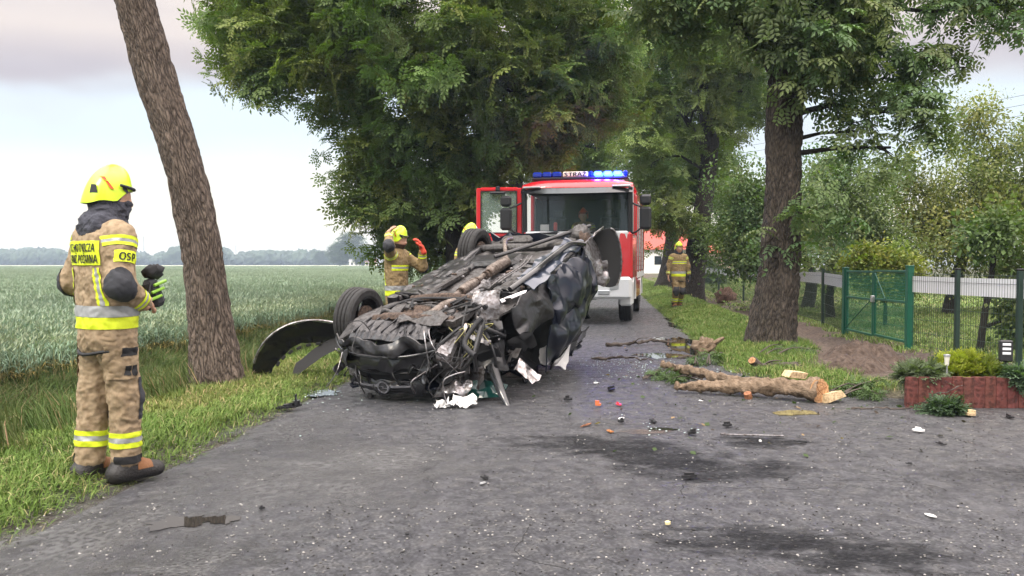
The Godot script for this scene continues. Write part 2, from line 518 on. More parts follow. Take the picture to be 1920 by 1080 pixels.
# ------------------------------------------------------------------ sky
func make_sky() -> ImageTexture:
	var w = 1024
	var h = 512
	var im = Image.create(w, h, false, Image.FORMAT_RGBF)
	var n1 = noise(1.5, 41, FastNoiseLite.TYPE_SIMPLEX_SMOOTH, 5)
	var n2 = noise(3.5, 42, FastNoiseLite.TYPE_SIMPLEX_SMOOTH, 4)
	for y in h:
		var el = PI * (0.5 - (y + 0.5) / h)
		var deg = rad_to_deg(el)
		if deg < -2:
			im.fill_rect(Rect2i(0, y, w, h - y), Color(0.3, 0.31, 0.25))
			break
		for x in w:
			var az = TAU * ((x + 0.5) / w - 0.5)      # 0 ahead (-z), positive to the right
			var dir = Vector3(sin(az) * cos(el), sin(el), -cos(az) * cos(el))
			var q = Vector3(dir.x, dir.y * 4.2, dir.z)
			var a = n1.get_noise_3dv(q)
			var b = n2.get_noise_3dv(q * 1.3)
			var e = deg + a * 2.4
			# pale clear air: cream at the horizon, a faint blue above it
			var c = Color(0.76, 0.69, 0.55).lerp(Color(0.74, 0.70, 0.59), smoothstep(1.0, 5.0, e))
			c = c.lerp(Color(0.535, 0.63, 0.71), smoothstep(3.5, 8.5, e) * 0.9)
			# a lilac grey bank, then a thinner pink veil over it
			var right = smoothstep(-0.1, 0.5, az) * (1.0 - smoothstep(1.6, 2.4, az))
			var bank = smoothstep(10.6, 12.2, e + b * 0.8) * (1.0 - smoothstep(13.2, 15.6, e + b * 1.4)) * (1.0 - right * 0.7)
			c = c.lerp(Color(0.60, 0.515, 0.47), smoothstep(11.0, 13.6, e) * (0.85 - 0.4 * right))
			c = c.lerp(Color(0.39, 0.365, 0.405), clampf(bank * (0.85 + b * 0.5), 0, 1))
			var wisp = clampf(b * 1.4 + a * 0.6, 0, 1) * smoothstep(6.0, 9.0, deg)
			c = c.lerp(Color(0.47, 0.44, 0.46), wisp * 0.5 * smoothstep(14.5, 17.0, deg) + wisp * 0.3)
			# thin overcast: brighter towards the zenith, as overcast skies are
			var gain = 1.0 + 5.6 * smoothstep(0.28, 0.95, sin(el))
			im.set_pixel(x, y, Color(c.r * gain, c.g * gain, c.b * gain))
	return ImageTexture.create_from_image(im)

func set_up():
	var cam = Camera3D.new()
	cam.name = "camera"
	cam.fov = 39.4
	cam.far = 4000.0
	cam.near = 0.1
	cam.position = Vector3(0, 1.35, 0)
	cam.rotation_degrees = Vector3(-1.71, 0, 0)
	add_child(cam)
	cam.current = true
	var we = WorldEnvironment.new()
	we.name = "daylight"
	var e = Environment.new()
	e.background_mode = Environment.BG_SKY
	var s = Sky.new()
	var pm = PanoramaSkyMaterial.new()
	pm.panorama = make_sky()
	s.sky_material = pm
	e.sky = s
	e.tonemap_mode = Environment.TONE_MAPPER_LINEAR
	e.tonemap_exposure = 1.6
	e.sdfgi_enabled = true; e.ssao_enabled = true; e.ssil_enabled = true
	e.fog_enabled = true; e.fog_density = 0.0006; e.fog_light_color = Color(0.80, 0.88, 0.97)
	we.environment = e
	add_child(we)
	var sun = DirectionalLight3D.new()
	sun.name = "veiled_sun"
	sun.light_energy = 0.5
	sun.light_angular_distance = 16.0
	sun.light_color = Color(1.0, 0.95, 0.88)
	sun.shadow_enabled = true
	sun.rotation_degrees = Vector3(-42, -38, 0)
	add_child(sun)

# ------------------------------------------------------------------ ground, road, puddles
func build_ground():
	var xs = lines(-12.0, 14.0, 0.2, 1100.0)
	var ds = lines(-4.0, 48.0, 0.28, 1100.0)
	gh(0, 0)
	var g = Geo.new()
	var rows = []
	for d in ds:
		var r = []
		for x in xs: r.append(Vector3(x, gh(x, -d), -d))
		rows.append(r)
	for r in rows:
		for a in r:
			g.col = ground_color(a.x, a.z)
			g.p(a)
	var w = xs.size()
	for r in rows.size() - 1:
		for k in w - 1:
			var a = r * w + k
			g.i.append_array([a, a + w + 1, a + 1, a, a + w, a + w + 1])
	g.orient(0, Vector3.UP)
	struct("ground", g, M.ground, self, true)
	# the road, with the driveway it widens into
	var q = Geo.new()
	var d = -8.0
	var rr = []
	var rim = noise(0.9, 51)
	while d < 400.0:
		var row = []
		var l = road_left(d) + rim.get_noise_1d(d * 3) * 0.07
		var e = paved_right(d) + rim.get_noise_1d(d * 3 + 99) * 0.12
		var t = 0.03 if d < 30 else 0.0
		for k in 29: row.append(Vector3(lerpf(l, e, k / 28.0), 0.0, -d))
		row[0].y = -0.03; row[28].y = -0.03
		rr.append(row)
		d += 0.2 if d < 40 else (d - 36.0) * 0.12
	for row in rr:
		for a in row:
			var side = clampf((a.x - 1.3 - 0.12 * -a.z) / 2.2, 0, 1) if a.z > -12 else 0.0
			var n = rim.get_noise_2d(a.x * 0.5, a.z * 0.5)
			q.col = Color(1.0, 1.0, 1.02).lerp(Color(1.12, 0.98, 0.9), clampf(side + n * 0.5 * side, 0, 1))
			q.v.append(a); q.c.append(q.col); q.uv.append(Vector2(a.x, a.z) / 6.0)
	for r in rr.size() - 1:
		for k in 28:
			var a = r * 29 + k
			q.i.append_array([a, a + 30, a + 1, a, a + 29, a + 30])
	q.orient(0, Vector3.UP)
	struct("road", uv2(q.mesh(true), 6.0), M.asphalt)
	# darker mended places and a pale worn one, their edges feathered into the old surface
	var lift = 0.0012
	for k in [[0.62, 6.0, 0.78, 0.36, 3], [1.32, 5.25, 0.72, 0.36, 5], [1.22, 3.9, 0.62, 0.26, 8], [1.66, 3.66, 0.5, 0.26, 9], [1.6, 3.15, 0.6, 0.28, 11], [1.9, 6.05, 0.42, 0.22, 12], [0.98, 5.62, 0.55, 0.38, 13], [3.6, 5.0, 1.1, 0.5, 15], [-0.3, 2.9, 0.8, 0.3, 16]]:
		lift += 0.0005
		struct("road_patch", film_sheet(k[0], k[1], k[2] * 1.25, k[3] * 1.25, lift), patch_mat(k[4], 0.85 if k[4] < 15 else 0.35, lin(0.032, 0.033, 0.037)))
	struct("road_patch", film_sheet(1.08, 6.42, 0.3, 0.15, lift + 0.001), patch_mat(14, 0.9, lin(0.26, 0.21, 0.185)))
	# hairline cracks
	var cr = Geo.new()
	var rc = rnd(71)
	for k in 9:
		var at = Vector2(rc.randf_range(-1.2, 3.2), -rc.randf_range(2.8, 7.0))
		var way = Vector2.from_angle(rc.randf() * TAU)
		var pts = []
		for j in 14:
			pts.append(Vector3(at.x, 0.0012, at.y))
			way = way.rotated(rc.randf_range(-0.6, 0.6))
			at += way * rc.randf_range(0.03, 0.09)
		for j in 13:
			var half = (pts[j + 1] - pts[j]).normalized().cross(Vector3.UP) * rc.randf_range(0.0015, 0.004)
			var k0 = cr.i.size()
			cr.quad(pts[j] - half, pts[j + 1] - half, pts[j + 1] + half, pts[j] + half)
			cr.orient(k0, Vector3.UP)
	struct("road_crack", cr, mat(lin(0.02, 0.02, 0.021), 0.95))
	# standing water
	for k in [[-1.74, 4.15, 0.13, 0.11, 21], [-1.53, 4.2, 0.09, 0.07, 22], [-1.98, 8.35, 0.17, 0.22, 24], [4.02, 19.0, 0.28, 1.2, 25], [3.72, 17.6, 0.3, 0.9, 26], [2.75, 13.3, 0.22, 1.3, 27], [3.02, 14.1, 0.16, 0.6, 28], [1.24, 6.52, 0.13, 0.05, 30], [2.2, 11.8, 0.35, 0.35, 31]]:
		struct("puddle", blot(k[0], k[1], k[2], k[3], k[4], 0.0062 + 0.0001 * (k[4] - 20)).mesh(), M.water)
	# wet sheen where the road dips towards its left edge: soft-edged film of water
	for k in [[-1.35, 5.0, 0.8, 0.9, 41, 0.8], [-0.95, 5.5, 0.8, 0.55, 42, 0.95], [-2.1, 4.0, 0.5, 0.7, 43, 0.85], [-1.75, 6.6, 0.5, 0.8, 44, 0.7], [-1.45, 3.6, 0.34, 0.3, 45, 1.0], [1.6, 10.6, 0.9, 1.4, 46, 0.6], [-2.2, 3.2, 0.6, 0.5, 47, 0.45]]:
		var o = struct("wet_film", film_sheet(k[0], k[1], k[2] * 1.5, k[3] * 1.5, 0.0022 + 0.0004 * (k[4] - 40)), film_mat(k[4], k[5]))

func patch_mat(seed_, much, col) -> StandardMaterial3D:
	var m = film_mat(seed_, much).duplicate()
	m.albedo_color = col
	m.roughness = 0.7
	m.metallic_specular = 0.2
	return m

func film_sheet(x, d, rx, rd, y) -> ArrayMesh:
	var g = Geo.new()
	g.quad(Vector3(x - rx, y, -d - rd), Vector3(x + rx, y, -d - rd), Vector3(x + rx, y, -d + rd), Vector3(x - rx, y, -d + rd))
	g.orient(0, Vector3.UP)
	return g.mesh()

var films = {}
func film_mat(seed_, much) -> StandardMaterial3D:
	var im = Image.create(128, 128, false, Image.FORMAT_RGBA8)
	var n = noise(0.03, seed_, FastNoiseLite.TYPE_SIMPLEX_SMOOTH, 5)
	var n2 = noise(0.25, seed_ + 3, FastNoiseLite.TYPE_SIMPLEX_SMOOTH, 2)
	for y in 128:
		for x in 128:
			var r = Vector2(x - 63.5, y - 63.5).length() / 63.5
			var a = clampf((1.0 - r) * 1.7 + n.get_noise_2d(x, y) * 1.1 - 0.35, 0, 1) * smoothstep(1.0, 0.75, r)
			a *= clampf(0.75 + n2.get_noise_2d(x, y) * 0.9, 0, 1)
			im.set_pixel(x, y, Color(1, 1, 1, a * much))
	var m = mat(lin(0.08, 0.08, 0.083), 0.4)
	m.heightmap_enabled = true; m.heightmap_texture = T.pits; m.heightmap_scale = 0.9
	m.albedo_texture = ImageTexture.create_from_image(im)
	m.transparency = BaseMaterial3D.TRANSPARENCY_ALPHA
	m.texture_repeat = false
	m.metallic_specular = 0.85
	return m

func blot(x, d, rx, rd, seed_, y) -> Geo:
	var g = Geo.new()
	var n = noise(0.8, seed_, FastNoiseLite.TYPE_SIMPLEX_SMOOTH, 4)
	var ring = []
	for k in 72:
		var a = TAU * k / 72
		var s = 1.0 + 0.55 * n.get_noise_2d(cos(a) * 1.2, sin(a) * 1.2) + 0.22 * n.get_noise_2d(cos(a) * 6, sin(a) * 6)
		ring.append(Vector2(x + cos(a) * rx * s, -d + sin(a) * rd * s))
	g.p(Vector3(x, y, -d), Vector2(x, -d) / 6.0)
	for a in ring: g.p(Vector3(a.x, y, a.y), a / 6.0)
	for k in 72: g.i.append_array([0, 1 + k, 1 + (k + 1) % 72])
	g.orient(0, Vector3.UP)
	return g

func uv2(m: ArrayMesh, times: float) -> ArrayMesh:
	var a = m.surface_get_arrays(0)
	var t: PackedVector2Array = a[Mesh.ARRAY_TEX_UV]
	for k in t.size(): t[k] = t[k] * times
	a[Mesh.ARRAY_TEX_UV2] = t
	var o = ArrayMesh.new()
	o.add_surface_from_arrays(Mesh.PRIMITIVE_TRIANGLES, a)
	return o
# ------------------------------------------------------------------ plants
func rnd(seed_) -> RandomNumberGenerator:
	var r = RandomNumberGenerator.new()
	r.seed = seed_
	return r

# a sprig: a short twig with compound leaves of narrow leaflets that droop
func sprig_mesh(seed_, leaves: int, pairs: int, leaf_len: float, leaflet: float, droop: float) -> ArrayMesh:
	var g = Geo.new()
	var r = rnd(seed_)
	for k in leaves:
		var a = TAU * k / leaves + r.randf_range(-0.5, 0.5)
		var out = Vector3(cos(a), r.randf_range(-0.2, 0.7), sin(a)).normalized()
		var at = out * 0.02
		var step = leaf_len / (pairs + 0.6)
		var dir = out
		var tone = r.randf_range(0.78, 1.2)
		for j in pairs + 1:
			dir = (dir + Vector3(0, -droop * 0.35, 0)).normalized()
			at += dir * step
			var side = dir.cross(Vector3.UP).normalized()
			var up = side.cross(dir)
			for s in ([-1, 1] if j < pairs else [0]):
				var ld = (dir * (0.75 if s != 0 else 1.0) + side * s + Vector3(0, -droop * r.randf_range(0.3, 0.9), 0)).normalized()
				var across = ld.cross(up).normalized() * leaflet * 0.2
				var sag = up * leaflet * 0.07
				var l = leaflet * r.randf_range(0.8, 1.15)
				g.col = Color(tone, tone * r.randf_range(0.94, 1.06), tone)
				across *= 1.25
				var m = at + ld * l * 0.45
				g.tri(at, m + across + sag, at + ld * l - sag)
				g.tri(at, at + ld * l - sag, m - across + sag)
	return g.mesh(true)

# simple leaves on a twig, for fruit trees and shrubs
func leafy_mesh(seed_, n: int, size: float, wide: float, reach: float) -> ArrayMesh:
	var g = Geo.new()
	var r = rnd(seed_)
	for k in n:
		var at = Vector3(r.randfn(), r.randfn(), r.randfn()) * reach * 0.4
		var ld = (at.normalized() + Vector3(r.randf_range(-0.8, 0.8), r.randf_range(-0.9, 0.4), r.randf_range(-0.8, 0.8))).normalized()
		var side = ld.cross(Vector3(r.randf_range(-0.4, 0.4), 1, r.randf_range(-0.4, 0.4))).normalized()
		var up = side.cross(ld)
		var l = size * r.randf_range(0.75, 1.2)
		var w = side * l * wide
		var t = r.randf_range(0.75, 1.25)
		g.col = Color(t, t, t)
		var m = at + ld * l * 0.45 - up * l * 0.06
		g.tri(at, m + w + up * l * 0.1, at + ld * l)
		g.tri(at, at + ld * l, m - w + up * l * 0.1)
	return g.mesh(true)

func bark_tube(pts: Array, rad: Array, sides: int, rough: float, seed_, flare = 0.0) -> Geo:
	# smooth the path, then push the surface out and in along ridges
	var cv = Curve3D.new()
	for k in pts.size():
		var t = (pts[min(k + 1, pts.size() - 1)] - pts[max(k - 1, 0)]) * 0.17
		cv.add_point(pts[k], -t, t)
	var full = cv.get_baked_length()
	var n = int(clampf(full / (0.05 if sides > 40 else 0.22), 6, 130))
	var q = []
	var rr = []
	for k in n + 1:
		var f = float(k) / n
		q.append(cv.sample_baked(full * f, true))
		var s = f * (rad.size() - 1)
		var j = min(int(s), rad.size() - 2)
		rr.append(lerpf(rad[j], rad[j + 1], s - j))
	var g = Geo.new()
	g.tube(q, rr, sides, true)
	if rough > 0.0:
		var nz = noise(1.0, seed_, FastNoiseLite.TYPE_SIMPLEX_SMOOTH, 3)
		nz.fractal_type = FastNoiseLite.FRACTAL_RIDGED
		var big = noise(0.8, seed_ + 1)
		for k in (n + 1) * (sides + 1):
			var ring = k / (sides + 1)
			var a = TAU * float(k % (sides + 1)) / sides
			var o = g.v[k] - q[ring]
			var y = float(ring) / n * full
			var r0 = rr[ring]
			var warp = big.get_noise_2d(g.v[k].x * 3, y * 3) * 0.4
			var w = nz.get_noise_3d(cos(a) * r0 * 15.0 + warp, y * 2.6 + warp, sin(a) * r0 * 15.0)
			var lump = big.get_noise_3d(cos(a) * 1.3, y * 0.9, sin(a) * 1.3)
			var root = flare * exp(-y * 2.6) * (0.55 + 0.75 * max(0.0, sin(a * 3.0 + seed_) + 0.4 * sin(a * 5.0 + seed_ * 2)))
			g.v[k] = q[ring] + o * (1.0 + lump * 0.13 + root) + o.normalized() * (w - 0.45) * rough
			var tone = 0.9 + 0.16 * lump + 0.1 * w
			g.c[k] = Color(tone, tone, tone)
	return g

# lobes: [x, y, z, rx, ry, rz, clumps] in the tree's own metres
func tree(called, label, category, at: Vector3, trunks: Array, lobes: Array, o: Dictionary) -> Node3D:
	var root = thing(called, label, category, at, 0.0, o.get("group", ""))
	var r = rnd(o.seed)
	var bark = o.bark
	var first = true
	var spine = []
	for t in trunks:
		var g = bark_tube(t[0], t[1], t[2], o.get("rough", 0.02) if t[2] > 10 else 0.0, o.seed, o.get("flare", 0.0) if first else 0.0)
		part("trunk" if first else "limb", g, bark, root, true)
		first = false
		for k in t[0].size() - 1:
			for j in 6: spine.append([t[0][k].lerp(t[0][k + 1], j / 6.0), lerpf(t[1][min(k, t[1].size() - 1)], t[1][min(k + 1, t[1].size() - 1)], j / 6.0)])
	var tw = Geo.new()
	var where = []
	var cols = []
	var base: Color = o.color
	for l in lobes:
		var c = Vector3(l[0], l[1], l[2])
		var rad = Vector3(l[3], l[4], l[5])
		# the limb that feeds this lobe leaves the nearest trunk point that is lower than the lobe
		var best = 0
		var bd = 1e9
		for k in spine.size():
			var s = spine[k][0]
			var dd = s.distance_to(c) + max(0.0, s.y - c.y + rad.y * 0.2) * 2.5
			if dd < bd: bd = dd; best = k
		var s0: Vector3 = spine[best][0]
		var r0 = min(spine[best][1] * 0.6, 0.025 + 0.018 * (c - s0).length())
		var knee = s0.lerp(c, 0.5) + Vector3(0, rad.y * 0.25, 0)
		tw.tube([s0, s0.lerp(knee, 0.6), knee, c], [r0, r0 * 0.8, r0 * 0.6, r0 * 0.4], 6, false)
		for k in l[6]:
			var q = Vector3(r.randfn(), r.randfn(), r.randfn()).normalized() * pow(r.randf(), 0.32)
			var m = c + q * rad
			var from = knee.lerp(c, r.randf_range(0.2, 1.0))
			if o.get("twigs", true):
				var bend = from.lerp(m, 0.5) + Vector3(r.randf_range(-0.15, 0.15), 0.12, r.randf_range(-0.15, 0.15)) * rad.y
				tw.tube([from, bend, m], [r0 * 0.35, r0 * 0.22, 0.006], 4, false)
			var tone = r.randf_range(0.72, 1.28)
			var warm = r.randf_range(-0.12, 0.22)
			for j in int(o.per_clump * (l[7] if l.size() > 7 else 1.0)):
				var d = Vector3(r.randfn(), r.randfn() * 0.95, r.randfn()) * o.spread
				var b = Basis(Vector3.UP, r.randf() * TAU) * Basis(Vector3.RIGHT, r.randfn() * 0.95)
				var sc = r.randf_range(0.75, 1.25) * o.get("scale", 1.0)
				where.append(Transform3D(b.scaled(Vector3.ONE * sc), m + d))
				var t = tone * r.randf_range(0.82, 1.18)
				cols.append(Color(base.r * t * (1.0 + warm), base.g * t, base.b * t * (1.0 - warm * 0.6)))
	if tw.v.size() and o.get("twigs", true):
		part("branches", tw, bark, root, true).set_meta("kind", "stuff")
	scatter("crown", o.leaf, M.leaf, where, cols, root)
	return root

func V(x, y, z) -> Vector3: return Vector3(x, y, z)

var ash_leaf
var ash_near
var ash_far
var fruit_leaf
var bush_leaf

func build_trees():
	ash_leaf = sprig_mesh(61, 8, 4, 0.33, 0.12, 0.38)
	ash_near = sprig_mesh(62, 6, 4, 0.27, 0.095, 0.6)
	ash_far = sprig_mesh(63, 9, 3, 0.5, 0.2, 0.35)
	fruit_leaf = leafy_mesh(64, 26, 0.095, 0.27, 0.3)
	bush_leaf = leafy_mesh(65, 30, 0.075, 0.3, 0.22)
	var green = Color(0.17, 0.24, 0.075)
	# the leaning ash beside the first firefighter: its crown is above the picture
	tree("ash_tree", "tall grey-brown ash trunk leaning left beside the wheat field", "tree", V(-3.27, 0.03, -8.85),
		[[[V(0.03, -0.1, 0), V(-0.03, 0.5, 0), V(-0.12, 1.4, 0.02), V(-0.31, 2.35, 0.02), V(-0.66, 3.5, 0), V(-0.93, 4.6, 0), V(-1.15, 6.0, -0.1), V(-1.3, 7.6, 0)], [0.245, 0.215, 0.205, 0.203, 0.2, 0.19, 0.17, 0.14], 72],
		[[V(-1.15, 6.0, -0.1), V(-0.6, 7.6, 0.3), V(0.2, 9.2, 0.6)], [0.13, 0.1, 0.06], 8], [[V(-1.3, 7.5, 0), V(-2.2, 9, -0.4), V(-2.6, 10.5, -0.6)], [0.13, 0.1, 0.05], 8]],
		[[0.2, 9.4, 0.6, 1.8, 1.3, 1.8, 18], [-2.4, 10.4, -0.6, 1.9, 1.4, 1.9, 18], [-1.0, 11.6, 0, 1.8, 1.4, 1.8, 18]],
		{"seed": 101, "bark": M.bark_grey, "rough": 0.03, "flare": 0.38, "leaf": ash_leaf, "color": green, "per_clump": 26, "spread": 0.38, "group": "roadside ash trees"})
	# the big ash behind the two firefighters: crown reaches far out over the field
	var s = 68.5
	var la = []
	for k in [[455, 40, 60, 60, -1, 12], [500, 110, 75, 70, 1.5, 17], [600, 50, 110, 100, 1, 26], [560, 170, 55, 42, 1.5, 9], [650, 160, 75, 75, 0, 15], [700, 110, 120, 100, 1.5, 26], [760, 40, 130, 110, 2.5, 26], [900, 60, 140, 120, 2.2, 30], [1050, 70, 125, 120, 1.5, 28], [830, 190, 110, 80, 2.3, 24], [960, 200, 110, 90, 2, 24], [1080, 170, 90, 90, 1, 18],
			[730, 300, 80, 55, 0.5, 15], [690, 350, 50, 40, 0.8, 8], [800, 290, 100, 70, 1.2, 20], [890, 320, 85, 80, 1, 18], [730, 400, 60, 45, 0.3, 10], [790, 420, 70, 50, -0.6, 13], [850, 390, 80, 70, -1.3, 16], [760, 462, 48, 24, -0.6, 7], [1000, 270, 70, 50, 0.6, 10],
			[600, -90, 160, 110, 0, 14], [820, -120, 190, 130, 0, 18], [1040, -100, 170, 130, 0, 16], [800, -330, 260, 160, 0, 16]]:
		la.append([(k[0] - 960) / s + 1.5, 1.35 + (495 - k[1]) / s, k[4], k[2] / s, k[3] / s, min(k[2], k[3]) / s * 1.1, int(k[5] * 0.72)])
	tree("ash_tree", "large dark green ash with low drooping crown behind the two helmeted firefighters", "tree", V(-1.5, 0, -22),
		[[[V(0, -0.1, 0), V(0.02, 1.5, 0), V(-0.1, 3.2, 0), V(-0.2, 4.8, 0.1), V(-0.15, 6.2, 0)], [0.40, 0.33, 0.3, 0.27, 0.2], 28],
		[[V(-0.2, 4.6, 0.1), V(-1.1, 6.3, 0.6), V(-2.6, 7.6, 1.0), V(-4.2, 7.9, 1.2)], [0.17, 0.13, 0.09, 0.05], 10], [[V(-0.15, 5.0, 0), V(0.9, 6.6, 0.5), V(2.2, 7.8, 0.7)], [0.16, 0.12, 0.07], 10], [[V(-0.15, 6.0, 0), V(-0.3, 8.0, 0), V(0, 10.5, 0)], [0.2, 0.15, 0.08], 10]],
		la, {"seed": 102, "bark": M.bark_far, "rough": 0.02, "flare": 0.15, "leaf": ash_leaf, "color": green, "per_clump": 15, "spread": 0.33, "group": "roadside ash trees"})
	# the next ash in the same row, seen left of the fire engine's light bar
	s = 37.7
	var lb = []
	for k in [[960, 190, 90, 80, 0, 14], [1040, 130, 110, 90, 0, 14], [1010, 235, 70, 40, 1, 9], [1120, 190, 80, 80, 0, 12], [1160, 120, 70, 70, 1, 9], [1150, 255, 40, 40, 1, 5], [1090, 285, 50, 30, -1, 6], [930, 300, 40, 50, 0, 6], [1000, 30, 150, 120, 0, 14]]:
		lb.append([(k[0] - 960) / s - 0.2, 1.35 + (495 - k[1]) / s, k[4], k[2] / s, k[3] / s, min(k[2], k[3]) / s, int(k[5] * 0.7)])
	tree("ash_tree", "more distant ash whose forked dark trunk shows above the open red door", "tree", V(0.2, 0, -40),
		[[[V(0, -0.1, 0), V(0, 3, 0), V(0, 5.2, 0), V(-0.05, 6.3, 0)], [0.5, 0.42, 0.38, 0.33], 16], [[V(0, 5.9, 0), V(0.9, 6.9, 0), V(1.3, 8.4, 0), V(2.2, 10, 0)], [0.25, 0.2, 0.15, 0.1], 8], [[V(-0.05, 6.2, 0), V(-0.5, 8, 0), V(-0.6, 11, 0)], [0.3, 0.2, 0.1], 8], [[V(0.8, 6.8, 0), V(2.4, 7.3, 0), V(4.4, 7.0, 0)], [0.1, 0.08, 0.04], 6]],
		lb, {"seed": 103, "bark": M.bark_far, "rough": 0.02, "leaf": ash_far, "color": Color(0.17, 0.24, 0.08), "per_clump": 12, "spread": 0.55, "group": "roadside ash trees"})
	tree("ash_tree", "far pale green ash glimpsed above the blue light bar", "tree", V(4.2, 0, -72),
		[[[V(0, -0.1, 0), V(0, 5, 0), V(0, 9, 0)], [0.5, 0.4, 0.25], 10]],
		[[0, 10, 0, 3.5, 2.6, 3, 16], [2, 12, 0, 3, 3, 3, 14], [-2.6, 13, 0, 3, 3, 3, 14], [0.5, 15.5, 0, 4, 3, 3, 14], [3.5, 9, 0, 2, 1.5, 2, 6]],
		{"seed": 104, "bark": M.bark_far, "rough": 0.0, "leaf": ash_far, "color": Color(0.085, 0.125, 0.045), "per_clump": 12, "spread": 0.75, "scale": 1.3, "twigs": false, "group": "roadside ash trees"})
	# right-hand row
	s = 118.7
	var lc = []
	for k in [[1290, 20, 110, 60, 0.2, 12], [1400, 20, 100, 70, 0.7, 14], [1500, 20, 100, 70, 0.8, 14], [1590, 50, 60, 80, 0.4, 9], [1480, 110, 55, 50, 0.75, 7], [1430, 110, 45, 45, 0.6, 4], [1550, 130, 55, 50, 0.3, 5],
			[1300, -120, 180, 110, 0, 10], [1500, -160, 200, 110, 0, 10], [1640, -90, 100, 50, 0, 6]]:
		lc.append([(k[0] - 960) / s - 4.13, 1.35 + (495 - k[1]) / s, k[4], k[2] / s, k[3] / s, min(k[2], k[3]) / s, k[5]])
	# thin leafy boughs that reach out to the right against the sky, and shoots on the trunk
	for k in [[1640, 25, 35, 14, 2], [1720, 30, 45, 14, 3], [1790, 25, 40, 16, 3], [1850, 20, 30, 14, 3], [1890, 35, 18, 22, 2], [1830, 60, 20, 10, 1], [1640, 110, 28, 22, 2], [1700, 140, 35, 20, 3], [1760, 112, 25, 16, 2], [1700, 175, 26, 15, 2], [1620, 215, 45, 40, 4], [1590, 260, 32, 26, 2], [1700, 235, 36, 30, 3], [1650, 290, 26, 24, 2], [1550, 215, 30, 25, 2], [1480, 190, 25, 25, 2]]:
		lc.append([(k[0] - 960) / s - 4.13, 1.35 + (495 - k[1]) / s, 0.3, k[2] / s, k[3] / s, k[3] / s, k[4], 0.55])
	for k in [[1500, 400, 18, 15, 2], [1490, 450, 18, 16, 1], [1435, 490, 8, 12, 1], [1520, 425, 10, 18, 1]]:
		lc.append([(k[0] - 960) / s - 4.13, 1.35 + (495 - k[1]) / s, 0.38, k[2] / s, k[3] / s, 0.06, k[4], 0.35])
	tree("ash_tree", "broad dark brown ash trunk on the verge between the cut log and the green gate", "tree", V(4.13, 0.06, -12.7),
		[[[V(-0.02, -0.15, 0), V(0, 0.35, 0), V(0.08, 1.2, 0), V(0.13, 2.2, 0), V(0.14, 3.4, 0), V(0.2, 4.4, 0), V(0.3, 6.2, 0)], [0.36, 0.31, 0.275, 0.265, 0.28, 0.29, 0.22], 72],
		[[V(0.2, 4.2, 0), V(0.7, 5.0, 0.1), V(1.3, 5.25, 0.2), V(2.4, 5.15, 0.3), V(3.7, 5.35, 0.3)], [0.09, 0.055, 0.035, 0.025, 0.01], 8],
		[[V(0.2, 3.6, 0.1), V(0.9, 3.75, 0.2), V(1.5, 3.6, 0.3), V(2.3, 4.2, 0.3), V(2.9, 4.3, 0.3)], [0.06, 0.035, 0.025, 0.016, 0.008], 6],
		[[V(0.15, 4.0, 0), V(-0.5, 4.9, 0.2), V(-1.4, 5.6, 0.2)], [0.12, 0.08, 0.04], 8], [[V(0.3, 6.1, 0), V(0.1, 8, 0), V(0.5, 9.4, 0)], [0.2, 0.14, 0.06], 8]],
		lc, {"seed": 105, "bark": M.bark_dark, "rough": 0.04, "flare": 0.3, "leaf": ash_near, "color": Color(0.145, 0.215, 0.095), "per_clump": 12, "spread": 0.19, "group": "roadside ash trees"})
	s = 48.6
	var ld = []
	for k in [[1215, 300, 50, 60, 1, 12], [1230, 380, 55, 60, 1.2, 13], [1260, 440, 45, 40, 1, 8], [1200, 200, 60, 70, 0, 12], [1270, 120, 90, 80, 0.8, 18], [1350, 90, 90, 80, 0.5, 18], [1390, 180, 50, 60, 0.5, 9], [1290, 220, 50, 50, 1.2, 8], [1345, 300, 40, 45, -1, 7], [1370, 400, 35, 45, -1, 6], [1180, 130, 70, 70, 0, 12], [1240, 30, 100, 90, 0, 14], [1400, 30, 90, 80, 0, 10], [1320, -60, 140, 90, 0, 10], [1280, 330, 40, 60, -1, 8], [1400, 110, 60, 60, -1, 8]]:
		ld.append([(k[0] - 960) / s - 7.0, 1.35 + (495 - k[1]) / s, k[4], k[2] / s, k[3] / s, min(k[2], k[3]) / s * 1.1, int(k[5] * 0.7)])
	tree("ash_tree", "dark ash leaning right behind the firefighter who walks along the verge", "tree", V(7.0, 0, -31),
		[[[V(-0.1, -0.1, 0), V(0, 1, 0), V(0.25, 2.8, 0), V(0.5, 4.6, 0), V(0.6, 6.2, 0)], [0.5, 0.42, 0.36, 0.33, 0.33], 28],
		[[V(0.6, 6.0, 0), V(0.35, 7.6, 0), V(0.2, 9.5, 0), V(0.1, 11, 0)], [0.3, 0.22, 0.16, 0.1], 10], [[V(0.6, 6.1, 0), V(0.85, 8.0, 0), V(1.1, 10, 0)], [0.22, 0.16, 0.1], 8], [[V(0.5, 5.4, 0), V(-0.6, 7.2, 0.3), V(-1.6, 8.6, 0.4)], [0.15, 0.1, 0.06], 8]],
		ld, {"seed": 106, "bark": M.bark_far, "rough": 0.03, "flare": 0.2, "leaf": ash_leaf, "color": Color(0.165, 0.24, 0.08), "per_clump": 12, "spread": 0.36, "scale": 1.1, "group": "roadside ash trees"})
